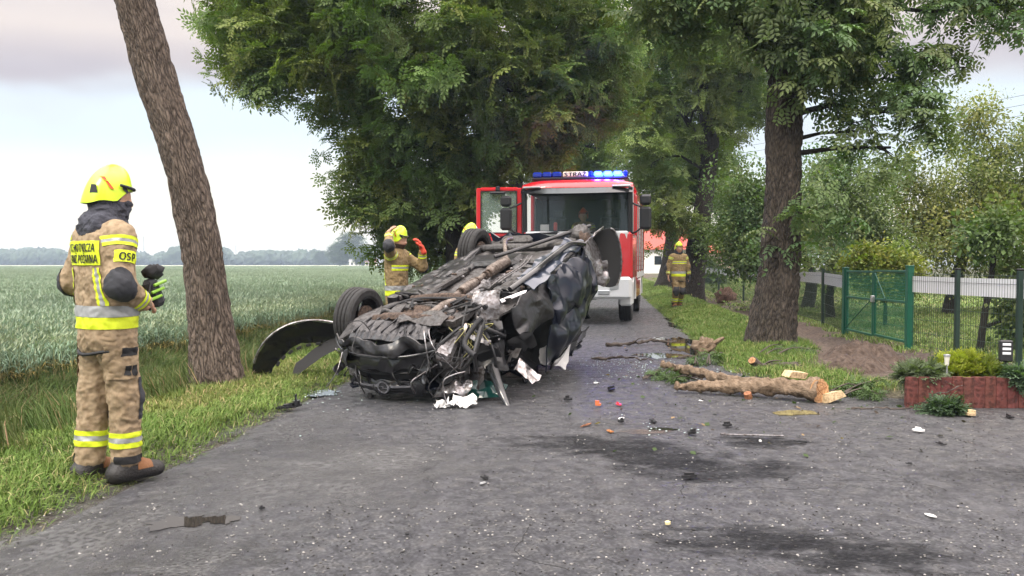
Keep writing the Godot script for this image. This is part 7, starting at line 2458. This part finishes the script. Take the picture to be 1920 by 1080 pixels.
	planty.call("juniper", "grey-green creeping juniper spilling over the left red planter", "shrub", V(3.92, 0.26, -7.68), needle, 170, V(0.19, 0.09, 0.12), Color(0.14, 0.18, 0.10), 811, 1.0, true)
	planty.call("thuja", "bright yellow-green dwarf thuja in the planter left of the letter box", "shrub", V(4.38, 0.26, -7.8), scale_leaf, 260, V(0.26, 0.17, 0.16), Color(0.30, 0.33, 0.05), 812, 1.0, false)
	planty.call("thuja", "small dark-leaved thuja squeezed beside the letter box", "shrub", V(4.55, 0.25, -7.75), scale_leaf, 150, V(0.13, 0.14, 0.13), Color(0.14, 0.17, 0.035), 813, 1.0, false)
	planty.call("juniper", "blue-green juniper hanging over the right planter at the photo's edge", "shrub", V(4.76, 0.24, -7.56), needle, 110, V(0.09, 0.1, 0.08), Color(0.11, 0.17, 0.10), 814, 1.0, true)
	planty.call("cut_branch_heap", "small heap of torn green foliage lying on asphalt before the red planters", "greenery", V(3.9, 0.01, -7.22), needle, 60, V(0.15, 0.05, 0.07), Color(0.07, 0.115, 0.06), 815, 1.15, true)
	# solar garden lamp
	var t = thing("garden_lamp", "slim white garden lamp stake standing in the left planter", "garden lamp", V(4.1, 0.24, -7.56))
	var g = Geo.new()
	g.tube([V(0, -0.02, 0), V(0, 0.16, 0)], 0.008, 8)
	part("stake", g, M.alu, t)
	g = Geo.new()
	g.lathe([Vector2(0, 0.155), Vector2(0.017, 0.155), Vector2(0.025, 0.24), Vector2(0, 0.24)], 16, Transform3D.IDENTITY, true)
	part("shade", g, mat(lin(0.66, 0.64, 0.55), 0.35), t)
	g = Geo.new()
	g.lathe([Vector2(0, 0.241), Vector2(0.03, 0.241), Vector2(0.03, 0.256), Vector2(0, 0.262)], 16, Transform3D.IDENTITY, true)
	part("cap", g, M.alu, t)
	# letter box on a stake
	t = thing("letter_box", "black intercom box with white labels on a short stake above the right planter", "letter box", V(4.69, 0.24, -7.62), -0.25)
	g = Geo.new()
	g.box(V(0, 0.08, 0), V(0.028, 0.24, 0.028), Basis.IDENTITY, 0.004)
	part("stake", g, M.ink, t)
	g = Geo.new()
	g.box(V(0, 0.285, 0.004), V(0.115, 0.205, 0.05), Basis.IDENTITY, 0.012)
	part("box", g, M.black_plastic, t)
	for k in 3:
		g = Geo.new()
		g.box(V(0, 0.348 - k * 0.042, 0.031), V(0.072, 0.024, 0.004), Basis.IDENTITY, 0.002)
		part("label_plate", g, mat(lin(0.66, 0.67, 0.7), 0.5), t)
# ------------------------------------------------------------------ loose things
func shard(called, label, category, x, d, size: Vector3, m: Material, seed_, y = 0.0, group = ""):
	var r = rnd(seed_)
	var o = thing(called, label, category, V(x, y + 0.004, -d), r.randf() * TAU, group)
	var g = Geo.new()
	var n = 5 + r.randi() % 3
	var ring = []
	for k in n:
		var a = TAU * k / n + r.randf_range(-0.3, 0.3)
		ring.append(Vector2(cos(a) * size.x * 0.5 * r.randf_range(0.6, 1.1), sin(a) * size.z * 0.5 * r.randf_range(0.6, 1.1)))
	g.prism(ring, max(size.y * 0.35, 0.004), Transform3D(Basis(Vector3.RIGHT, -PI / 2 + r.randf_range(-0.12, 0.12)), V(0, size.y * 0.5 + 0.004, 0)))
	part("plate", g, m, o)
	if size.x > 0.05:
		g = Geo.new()
		g.box(V(size.x * 0.08, size.y * 0.7, 0), V(size.x * 0.5, size.y * 0.6, size.z * 0.18), Basis(Vector3.UP, r.randf_range(-0.6, 0.6)), 0.003)
		part("rib", g, m, o)
	return o

func log_piece(g: Geo, pts, rad, seed_):
	var fine = curve(pts, pts.size() * 3)
	var fr = []
	for k in fine.size():
		var f = float(k) / (fine.size() - 1) * (rad.size() - 1)
		fr.append(lerpf(rad[int(f)], rad[min(int(f) + 1, rad.size() - 1)], f - int(f)))
	g.tube(fine, fr, 20, true)
	var n = noise(3.0, seed_)
	for k in g.v.size(): g.v[k] += Vector3(n.get_noise_3dv(g.v[k] * 2), n.get_noise_3dv(g.v[k] * 2 + V(9, 0, 0)), n.get_noise_3dv(g.v[k] * 2 + V(0, 9, 0))) * 0.04 + Vector3(n.get_noise_3dv(g.v[k] * 7), n.get_noise_3dv(g.v[k] * 7 + V(3, 0, 0)), n.get_noise_3dv(g.v[k] * 7 + V(0, 3, 0))) * 0.014

func curve(pts: Array, n: int) -> Array:
	var cv = Curve3D.new()
	for k in pts.size():
		var t = (pts[min(k + 1, pts.size() - 1)] - pts[max(k - 1, 0)]) * 0.17
		cv.add_point(pts[k], -t, t)
	var o = []
	for k in n: o.append(cv.sample_baked(cv.get_baked_length() * k / (n - 1.0), true))
	return o

func fade(a: float, b: float, n: int) -> Array:
	var o = []
	for k in n: o.append(lerpf(a, b, k / (n - 1.0)))
	return o

func cut_face(parent, at: Vector3, dir: Vector3, r: float, m: Material, called = "cut_face"):
	var g = Geo.new()
	var b = Basis(Quaternion(Vector3.UP, dir.normalized()))
	var n = noise(1.0, 871)
	g.p(at)
	for k in 24:
		var a = TAU * k / 24
		var rr = r * (1.0 + 0.14 * n.get_noise_2d(cos(a) * 2, sin(a) * 2))
		g.p(at + b * V(cos(a) * rr, 0.006 * n.get_noise_2d(cos(a) * 5, 3), sin(a) * rr))
	for k in 24: g.i.append_array([0, 1 + k, 1 + (k + 1) % 24])
	g.orient(0, dir)
	var f = part(called, g, m, parent)
	# year rings as shallow grooves, and drying cracks
	g = Geo.new()
	for q in [0.3, 0.55, 0.78]:
		var ring = []
		for k in 25: ring.append(at + b * V(cos(TAU * k / 24) * r * q, 0.001, sin(TAU * k / 24) * r * q))
		g.tube(ring, 0.0022, 4, false)
	part("year_ring", g, mat(lin(0.42, 0.2, 0.085), 0.9), f)
	g = Geo.new()
	for k in 4:
		var a = k * 1.7 + 0.4
		g.tube([at + b * V(0, 0.001, 0), at + b * V(cos(a) * r * 0.85, 0.001, sin(a) * r * 0.85)], 0.003, 4, false)
	part("crack", g, mat(lin(0.2, 0.08, 0.03), 0.9), f)

func build_props():
	# bumper cover in the grass
	var t = thing("bumper_cover", "torn-off black bumper cover standing curved in the grass left of the wreck", "bumper", V(-2.30, 0.03, -9.3), 0.2)
	t.scale = Vector3.ONE * 1.16
	var rows = []
	for k in 25:
		var f = k / 24.0
		var a = lerpf(PI * 0.98, PI * 0.2, f)
		var row = []
		for j in 6:
			var u = j / 5.0
			var rad = 0.60 - 0.16 * u
			row.append(V(cos(a) * rad * 1.12 + 0.08, maxf(0.0, 0.02 + sin(a) * (0.55 - 0.20 * u) * (1.0 - 0.12 * cos(a)) - 0.03 * u), 0.08 - 0.22 * sin(u * 1.5) * 0.7 + 0.05 * cos(a)))
		rows.append(row)
	var g = Geo.new()
	g.plate(crumple(rows, 0.025, 851, 4.0), V(0, 0, -0.008), false)
	part("outer_skin", g, M.shell_black, t)
	g = Geo.new()
	var edge = []
	for k in 21:
		var a = lerpf(PI * 0.93, PI * 0.2, k / 20.0)
		edge.append(V(cos(a) * 0.665 + 0.08, 0.028 + sin(a) * 0.552 * (1.0 - 0.12 * cos(a)), 0.085 + 0.05 * cos(a)))
	g.tube(edge, fade(0.012, 0.009, 21), 6)
	part("silver_trim", g, M.torn, t)
	rows = []
	for k in 19:
		var f = k / 18.0
		var row = []
		for j in 5:
			var u = j / 4.0
			var c0 = V(-0.26, 0.02, 0.05).lerp(V(0.68, 0.30, 0.0), f) + V(0, 0.19 * sin(f * PI * 0.8), 0)
			row.append(c0 + V(0.02 + 0.06 * u, lerpf(-0.05, 0.13 - 0.05 * f, u), 0.05 - 0.14 * u))
		rows.append(row)
	g = Geo.new()
	g.plate(crumple(rows, 0.015, 852, 4.0), V(0, 0, -0.01), false)
	part("lower_skirt", g, M.rubber, t)
	for k in 9:
		g = Geo.new()
		var a = lerpf(PI * 0.86, PI * 0.32, k / 8.0)
		g.box(V(cos(a) * 0.47 + 0.08, 0.0 + sin(a) * 0.34, -0.04), V(0.03, 0.05, 0.03), Basis(Vector3.BACK, a), 0.006)
		part("clip_tab", g, M.black_plastic, t)
	g = Geo.new()
	g.plate(crumple(sheet(V(0.62, 0.36, 0.1), V(0.92, 0.42, 0.05), V(0.9, 0.16, 0.12), V(0.66, 0.12, 0.16), 4, 4), 0.06, 853), V(0, 0, -0.01))
	part("corner_piece", g, M.rubber, t)
	# lamp held by the man in front
	t = thing("hand_lamp", "lime and black hand lamp held against the chest of the foreground firefighter", "hand lamp", V(-2.30, 1.14, -5.16), deg_to_rad(-36))
	t.scale = Vector3.ONE * 0.85
	g = Geo.new()
	g.box(V(0, 0.03, 0), V(0.11, 0.22, 0.10), Basis.from_euler(V(0.35, 0, 0.1)), 0.03)
	part("lamp_body", g, M.pad, t)
	for k in 3:
		g = Geo.new()
		g.box(V(0.012, 0.10 - k * 0.055, -0.02 + k * 0.018), V(0.118, 0.022, 0.108), Basis.from_euler(V(0.35, 0, 0.1)), 0.006)
		part("lime_rib", g, mat_like(M.lime, lin(0.25, 0.5, 0.03)), t)
	g = Geo.new()
	g.ball(V(0.0, 0.19, 0.0), V(0.06, 0.055, 0.08), 0.5, noise(1.7, 861), 8)
	part("lamp_head", g, M.ink, t)
	g = Geo.new()
	g.tube(curve([V(0.04, 0.1, 0.05), V(0.075, 0.0, 0.08), V(0.05, -0.1, 0.06)], 9), 0.009, 6)
	part("carrying_loop", g, M.ink, t)
	# cut log with fork
	t = thing("cut_log", "thick cut log with a forked end and pale orange cut face on the road edge", "log", V(2.86, 0, -7.95), 0.0)
	g = Geo.new()
	log_piece(g, curve([V(0.125, 0.112, 0.125), V(-0.15, 0.12, -0.05), V(-0.5, 0.10, -0.22), V(-0.85, 0.08, -0.38), V(-1.12, 0.07, -0.46)], 22), [0.115, 0.11, 0.1, 0.092, 0.088, 0.085, 0.082, 0.08, 0.076, 0.072, 0.07, 0.066, 0.062, 0.06, 0.058, 0.055, 0.052, 0.05, 0.046, 0.04, 0.034, 0.025], 872)
	part("trunk_piece", g, M.log_bark, t)
	g = Geo.new()
	log_piece(g, curve([V(-0.34, 0.12, -0.18), V(-0.62, 0.13, -0.65), V(-0.86, 0.14, -1.2), V(-1.02, 0.13, -1.75)], 20), fade(0.062, 0.036, 20), 873)
	part("fork", g, M.log_bark, t)
	cut_face(t, V(0.135, 0.113, 0.15), V(0.35, 0.04, 0.92), 0.117, M.wood)
	g = Geo.new()
	g.ball(V(-1.13, 0.07, -0.46), V(0.03, 0.045, 0.04), 0.6, noise(2, 874), 6)
	part("broken_end", g, M.log_bark, t)
	g = Geo.new()
	g.ball(V(-1.03, 0.13, -1.77), V(0.04, 0.05, 0.03), 0.6, noise(2, 875), 6)
	part("broken_end", g, M.log_bark, t)
	t = thing("wood_chunk", "pale split wood wedge lying against the log's cut face", "wood", V(3.15, 0, -7.82))
	g = Geo.new()
	g.prism([Vector2(-0.1, 0), Vector2(0.13, 0.05), Vector2(0.08, 0.11), Vector2(-0.09, 0.09)], 0.11, Transform3D(Basis.from_euler(V(-0.2, 0.4, 0)), V(0, 0.01, 0.06)))
	part("wedge", g, M.wood_pale, t)
	t = thing("wood_chunk", "pale wood slab on top of the cut log behind its cut face", "wood", V(2.87, 0.21, -8.06))
	g = Geo.new()
	g.prism([Vector2(-0.14, 0), Vector2(0.1, -0.01), Vector2(0.13, 0.05), Vector2(-0.1, 0.06)], 0.1, Transform3D(Basis.from_euler(V(0.1, 0.5, -0.1)), V(0, 0, 0.04)))
	part("slab", g, M.wood_pale, t)
	t = thing("wood_chunk", "small rusty-brown wood stub in front of the log", "wood", V(2.37, 0, -8.02))
	g = Geo.new()
	g.lathe([Vector2(0, 0), Vector2(0.04, 0), Vector2(0.038, 0.06), Vector2(0, 0.07)], 10, Transform3D(Basis.from_euler(V(0.3, 0, 0.3)), V(0, 0.006, 0)), true)
	part("stub", g, mat_like(M.wood, lin(0.35, 0.15, 0.07)), t)
	# branches
	for k in [["dark broken branch with orange stub on the verge behind the log", V(3.05, 0.08, -10.2), [V(-0.02, 0.10, 0.1), V(0.12, 0.02, 0.05), V(0.4, 0.05, 0.2), V(0.75, 0.02, 0.5)], 0.055, 881],
			["bent brown branch on the bare soil below the green gate", V(4.6, 0.0, -11.1), [V(-0.35, 0.02, 0.3), V(0.1, 0.12, 0.0), V(0.5, 0.16, -0.15), V(0.78, 0.06, 0.1)], 0.04, 882],
			["long dark branch lying on the asphalt right of the wreck", V(2.0, 0.0, -13.2), [V(-0.45, 0.03, 0.1), V(0.0, 0.05, 0.0), V(0.35, 0.07, -0.25), V(0.75, 0.04, -0.2)], 0.032, 883],
			["short dark branch behind the white airbag on the road", V(1.5, 0.0, -11.2), [V(-0.4, 0.02, 0.05), V(0.0, 0.04, 0.0), V(0.45, 0.02, 0.1)], 0.02, 884],
			["thin stick beside the reddish stump pieces at the road edge", V(2.75, 0.0, -11.5), [V(-0.4, 0.02, 0.1), V(0, 0.04, -0.1), V(0.35, 0.05, -0.3)], 0.018, 885],
			["long straight thin stick leaning against the left red planter", V(3.3, 0.0, -7.35), [V(-0.15, 0.012, -0.1), V(0.35, 0.03, -0.06), V(0.6, 0.12, -0.09), V(0.9, 0.24, -0.1)], 0.007, 886]]:
		t = thing("branch", k[0], "branch", V(k[1].x, gh(k[1].x, k[1].z) * (1.0 if k[1].y > 0.0 or k[4] == 882 else 0.0), k[1].z))
		g = Geo.new()
		log_piece(g, curve(k[2], 14), fade(k[3], k[3] * 0.5, 14), k[4])
		part("stem", g, M.twig, t)
		if k[3] > 0.02:
			g = Geo.new()
			var m: Vector3 = k[2][1]
			g.tube(curve([m, m + V(0.08, 0.08, 0.06), m + V(0.2, 0.1, 0.16)], 6), fade(k[3] * 0.4, 0.004, 6), 5)
			g.tube(curve([k[2][2], k[2][2] + V(0.1, 0.04, -0.08), k[2][2] + V(0.25, 0.0, -0.1)], 6), fade(k[3] * 0.35, 0.004, 6), 5)
			part("twig", g, M.twig, t)
		if k[4] == 881: cut_face(t, k[2][0] + V(-0.01, 0.012, 0.012), V(-0.5, 0.6, 0.6), 0.045, M.wood)
	for k in [["leafy broken twig on the grass edge between cut log and red planter", V(3.45, 0.03, -8.15), 0.5, 0.3, 931, 16], ["leafy twig lying under the fork of the cut log", V(2.05, 0.0, -9.3), 0.45, 2.6, 932, 8], ["bare twig with few leaves on the road between wreck and log", V(1.6, 0.0, -9.4), 0.5, 0.2, 933, 4],
			["dark twig tangle behind the cut log at the road edge", V(2.55, 0.02, -10.6), 0.7, 1.0, 934, 10], ["long thin twig on the verge before the broad ash", V(3.7, 0.08, -11.2), 0.8, 0.4, 935, 8]]:
		t = thing("branch", k[0], "branch", k[1], k[3])
		var rr = rnd(k[4])
		g = Geo.new()
		var wl = []
		var cl = []
		for j in 4:
			var a = V(rr.randf_range(-0.4, 0.0) * k[2], 0.02, rr.randf_range(-0.15, 0.15))
			var e = a + V(rr.randf_range(0.4, 1.0) * k[2], rr.randf_range(0.0, 0.1), rr.randf_range(-0.3, 0.3))
			g.tube(curve([a, a.lerp(e, 0.5) + V(0, rr.randf_range(0.01, 0.07), rr.randf_range(-0.06, 0.06)), e], 7), fade(0.012, 0.003, 7), 5)
			for q in k[5] / 2:
				wl.append(Transform3D(Basis.from_euler(V(rr.randfn() * 0.6, rr.randf() * TAU, rr.randfn() * 0.6)).scaled(Vector3.ONE * rr.randf_range(0.25, 0.45)), a.lerp(e, rr.randf_range(0.3, 1.0)) + V(0, rr.randf_range(0, 0.03), rr.randf_range(-0.05, 0.05))))
				var tt = rr.randf_range(0.7, 1.2)
				cl.append(Color(0.10, 0.16, 0.06) * tt)
		part("stem", g, M.twig, t)
		scatter("foliage", ash_near, M.leaf, wl, cl, t)
	t = thing("branch", "reddish-brown broken root stump at the road edge behind the log", "branch", V(2.85, 0.0, -11.9))
	g = Geo.new()
	g.ball(V(0, 0.1, 0), V(0.16, 0.13, 0.14), 0.9, noise(1.8, 890), 10)
	part("stump", g, M.log_bark, t)
	g = Geo.new()
	g.tube(curve([V(0.05, 0.1, 0), V(0.2, 0.22, 0.05), V(0.28, 0.25, 0.0)], 6), fade(0.05, 0.025, 6), 7)
	part("root", g, M.log_bark, t)
	t = thing("bark_strip", "flat mossy bark strip on the asphalt in front of the log", "bark", V(2.55, 0.0, -7.2), 0.15)
	g = Geo.new()
	g.plate(crumple(sheet(V(-0.2, 0.02, -0.05), V(0.2, 0.015, -0.03), V(0.22, 0.012, 0.05), V(-0.18, 0.012, 0.05), 8, 3, V(0, 0.025, 0)), 0.03, 891), V(0, -0.008, 0))
	part("strip", g, mat_like(M.log_bark, lin(0.2, 0.17, 0.07)), t)
	# boulder, soil heaps
	t = thing("boulder", "reddish-brown upright boulder on the verge far behind the broad ash", "boulder", V(7.85, gh(7.85, -29.5), -29.5))
	g = Geo.new()
	g.ball(V(0, 0.2, 0), V(0.33, 0.36, 0.28), 0.5, noise(0.9, 892), 12)
	part("rock", g, M.stone, t)
	for k in [[4.75, 10.6, 0.75, 0.24, 0.7, 893], [5.2, 12.0, 0.6, 0.15, 0.6, 894], [4.1, 9.6, 0.5, 0.12, 0.5, 895]]:
		g = Geo.new()
		rows = []
		var n = noise(1.6, k[5], FastNoiseLite.TYPE_SIMPLEX_SMOOTH, 5)
		for j in 30:
			var row = []
			for i in 30:
				var q = Vector2(i - 14.5, j - 14.5) / 14.5
				var x = k[0] + q.x * k[2]
				var z = -k[1] + q.y * k[4]
				var f = clampf(1.0 - q.length(), 0, 1)
				row.append(V(x, gh(x, z) - 0.05 + (k[3] + 0.05) * smoothstep(0.0, 0.7, f) * (1.0 + 0.8 * n.get_noise_2d(x * 2, z * 2)), z))
			rows.append(row)
		g.grid(rows)
		g.orient(0, Vector3.UP)
		for q in g.v.size(): g.c[q] = Color(0.125, 0.09, 0.07)
		struct("soil_heap", g, M.ground, self, true)
	# shards of the car, chips of wood, litter: [name, label, category, x, d, size, material, group]
	var wh = mat(lin(0.74, 0.74, 0.73), 0.55)
	var items = [["plastic_shard", "black car trim shard lying at the left road edge near the grass", "plastic shard", -2.08, 7.45, V(0.32, 0.05, 0.13), M.shell_black], ["plastic_shard", "upright black clip on the trim shard at the left road edge", "plastic shard", -2.02, 7.5, V(0.1, 0.13, 0.08), M.shell_black],
		["plastic_shard", "small black shard pair in the middle of the road", "plastic shard", -0.17, 5.0, V(0.1, 0.025, 0.05), M.black_plastic], ["glass_shard", "small pale shard below the black pair in mid road", "shard", -0.18, 4.88, V(0.08, 0.012, 0.03), M.alu],
		["plastic_shard", "black lump beside the water puddle on the left of the road", "plastic shard", -1.37, 4.36, V(0.06, 0.03, 0.04), M.black_plastic], ["plastic_shard", "tiny black bit low in the middle of the road", "plastic shard", -0.52, 3.95, V(0.035, 0.02, 0.03), M.black_plastic],
		["plastic_shard", "hooked black bracket on the road left of the dark patches", "plastic shard", 1.12, 5.0, V(0.13, 0.045, 0.06), M.black_plastic], ["plastic_shard", "black bolt piece behind the pale worn spot", "plastic shard", 0.92, 6.75, V(0.07, 0.05, 0.05), M.ink],
		["plastic_shard", "black splinter row behind the pale worn spot", "plastic shard", 1.2, 6.8, V(0.18, 0.03, 0.06), M.ink], ["plastic_shard", "dark crumpled bit beside the thin metal strip", "plastic shard", 1.78, 6.6, V(0.12, 0.05, 0.07), M.black_plastic], ["plastic_shard", "crushed dark piece at the small pale puddle", "plastic shard", 1.42, 6.3, V(0.13, 0.05, 0.08), M.under_dark],
		["plastic_shard", "flat black chip right of the metal strip", "plastic shard", 2.17, 6.0, V(0.13, 0.025, 0.06), M.black_plastic], ["plastic_shard", "thin dark flake on the right driveway", "plastic shard", 3.2, 5.95, V(0.11, 0.02, 0.04), M.under_dark], ["plastic_shard", "black flake right of the middle dark patch", "plastic shard", 1.72, 5.0, V(0.09, 0.015, 0.03), M.black_plastic],
		["plastic_shard", "black crumb in front of the wreck's right corner", "plastic shard", 0.55, 7.85, V(0.1, 0.06, 0.07), M.ink], ["plastic_shard", "long dark shard on the road right of the wreck", "plastic shard", 1.05, 8.5, V(0.24, 0.05, 0.08), M.under_dark], ["plastic_shard", "dark crumb far right on the driveway", "plastic shard", 2.66, 5.35, V(0.05, 0.02, 0.03), M.ink], ["plastic_shard", "flat dark chip by the torn foliage heap", "plastic shard", 4.35, 7.0, V(0.16, 0.03, 0.06), M.under_dark],
		["plastic_shard", "small black chip left of the reddish lamp fragments", "plastic shard", -0.12, 7.0, V(0.05, 0.015, 0.03), M.ink], ["lamp_fragment", "orange lamp fragment on the road before the wreck", "lamp fragment", 0.81, 7.55, V(0.08, 0.06, 0.06), mat(lin(0.6, 0.16, 0.06), 0.3)], ["lamp_fragment", "red lamp fragment right of the orange one", "lamp fragment", 1.01, 7.6, V(0.11, 0.035, 0.05), mat(lin(0.6, 0.06, 0.06), 0.25)],
		["paper_scrap", "white scrap in front of the lamp fragments", "scrap", 0.95, 6.95, V(0.11, 0.012, 0.05), wh], ["wood_splinter", "long orange-brown splinter left of the pale worn spot", "wood splinter", 0.62, 6.65, V(0.22, 0.018, 0.03), mat_like(M.wood, lin(0.3, 0.12, 0.05))], ["wood_splinter", "orange splinter beside the long brown one", "wood splinter", 0.78, 6.4, V(0.13, 0.02, 0.05), mat_like(M.wood, lin(0.5, 0.2, 0.06))],
		["wood_chip", "pale yellow chip alone in the lower middle of the road", "wood chip", 0.80, 4.1, V(0.04, 0.035, 0.035), mat(lin(0.72, 0.62, 0.32), 0.8)], ["wood_chip", "pale cream wood piece in front of the right red planter", "wood chip", 4.05, 7.07, V(0.13, 0.06, 0.09), M.wood_pale], ["paper_scrap", "white plastic cup lid lying on the right driveway", "scrap", 3.26, 6.4, V(0.11, 0.04, 0.07), wh],
		["paper_scrap", "tiny white flake at the metal strip", "scrap", 1.87, 6.02, V(0.035, 0.035, 0.02), wh], ["wood_chip", "thin pale chip at the driveway's lower right", "wood chip", 2.23, 4.25, V(0.07, 0.01, 0.03), wh], ["paper_scrap", "small white piece between road and log on the asphalt", "scrap", 1.85, 7.85, V(0.08, 0.012, 0.03), wh], ["wood_chip", "narrow pale chip right of the wreck on wet road", "wood chip", 0.95, 9.0, V(0.1, 0.02, 0.03), wh],
		["plastic_shard", "black connector on the road at the wreck's left corner", "plastic shard", -1.42, 8.0, V(0.1, 0.06, 0.08), M.ink]]
	var s = 900
	for k in items:
		s += 1
		shard(k[0], k[1], k[2], k[3], k[4], k[5], k[6], s)
	for k in [["crumpled white plastic under the wreck's grille", V(-0.66, 0.0, -7.5), V(0.16, 0.09, 0.1), 961], ["torn white plastic sheet standing up right of the crumpled one below the wreck", V(-0.45, 0.0, -7.52), V(0.26, 0.13, 0.12), 962]]:
		t = thing("paper_scrap", k[0], "scrap", k[1])
		for j in 2:
			g = Geo.new()
			var z: Vector3 = k[2]
			g.plate(dent(sheet(V(-z.x / 2, 0.03, z.z / 2), V(z.x / 2, 0.035, z.z / 2), V(z.x * 0.45, z.y * (0.3 + 0.7 * j), -z.z / 2), V(-z.x * 0.4, z.y * (0.9 - 0.5 * j), -z.z / 2), 12, 8, V(0, 0.03, 0)), 0.06, k[3] + j * 7, 9.0), V(0, -0.003, 0), false)
			part("fold", g, wh, t)
	t = thing("metal_strip", "long thin grey metal strip across the right dark patch", "metal strip", V(1.86, 0.016, -6.2), -0.12)
	g = Geo.new()
	g.box(V(0, 0.008, 0), V(0.48, 0.012, 0.022), Basis.IDENTITY, 0.003)
	part("strip", g, M.steel, t)
	g = Geo.new()
	g.box(V(-0.22, 0.012, 0.01), V(0.04, 0.02, 0.02), Basis(Vector3.UP, 0.4), 0.003)
	part("clip", g, M.steel, t)
	# leaf litter and chips nobody could count
	var r = rnd(951)
	var w = []
	var c = []
	var bit = leafy_mesh(68, 1, 0.05, 0.4, 0.0)
	for k in 900:
		var x = r.randf_range(0.2, 5.0)
		var d = r.randf_range(5.6, 17.0)
		if x > paved_right(d) + 0.4 or x < road_left(d) + 2.0 - d * 0.02: continue
		var near_log = exp(-pow((x - 2.4) / 1.3, 2) - pow((d - 8.8) / 3.2, 2))
		if r.randf() > near_log + 0.06: continue
		w.append(Transform3D(Basis.from_euler(V(r.randfn() * 0.3, r.randf() * TAU, r.randfn() * 0.3)).scaled(Vector3.ONE * r.randf_range(0.35, 1.3)), V(x, 0.02, -d)))
		var p = r.randf()
		c.append(Color(0.06, 0.1, 0.03) if p < 0.4 else (Color(0.05, 0.035, 0.025) if p < 0.8 else Color(0.35, 0.24, 0.13)))
	scatter("leaf_litter", bit, M.leaf, w, c)
	w = []
	c = []
	for k in 9000:
		var x = r.randf_range(-2.6, 6.5)
		var d = r.randf_range(2.6, 4.5) if k % 2 == 0 else r.randf_range(4.5, 11.0)
		if x > paved_right(d) or x < road_left(d): continue
		w.append(Transform3D(Basis.from_euler(V(r.randf() * TAU, r.randf() * TAU, 0)).scaled(V(1, 0.6, 0.8) * r.randf_range(0.0025, 0.007) * (1.4 if k % 40 == 0 else 1.0)), V(x, 0.003, -d)))
		var p = 0.04 + 0.5 * pow(r.randf(), 2.0)
		c.append(Color(p, p * 0.96, p * 0.92))
	var peb = Geo.new()
	peb.ball(Vector3.ZERO, Vector3.ONE, 0.4, noise(1, 952), 4)
	var gw = []
	var gc = []
	for k in 400:
		var at = [V(1.55, 0, -10.4), V(-2.0, 0, -8.3), V(1.25, 0, -6.5)][0 if k < 300 else (1 if k < 380 else 2)]
		var sp = 0.55 if k < 340 else 0.16
		gw.append(Transform3D(Basis.from_euler(V(r.randf() * TAU, r.randf() * TAU, 0)).scaled(V(1, 0.5, 0.8) * r.randf_range(0.004, 0.01)), V(at.x + r.randfn() * sp, 0.012, at.z + r.randfn() * sp * 1.2)))
		gc.append(Color(0.55, 0.68, 0.66) * r.randf_range(0.6, 1.1))
	var cm = mat(Color.WHITE, 0.1)
	cm.vertex_color_use_as_albedo = true
	scatter("glass_crumbs", peb.mesh(true), cm, gw, gc)
	scatter("grit", peb.mesh(true), M.blade, w, c)
func _ready():
	set_up()
	make_materials()
	build_ground()
	build_trees()
	build_grass()
	build_wheat()
	build_far()
	build_fence()
	build_truck()
	build_car()
	build_people()
	build_props()
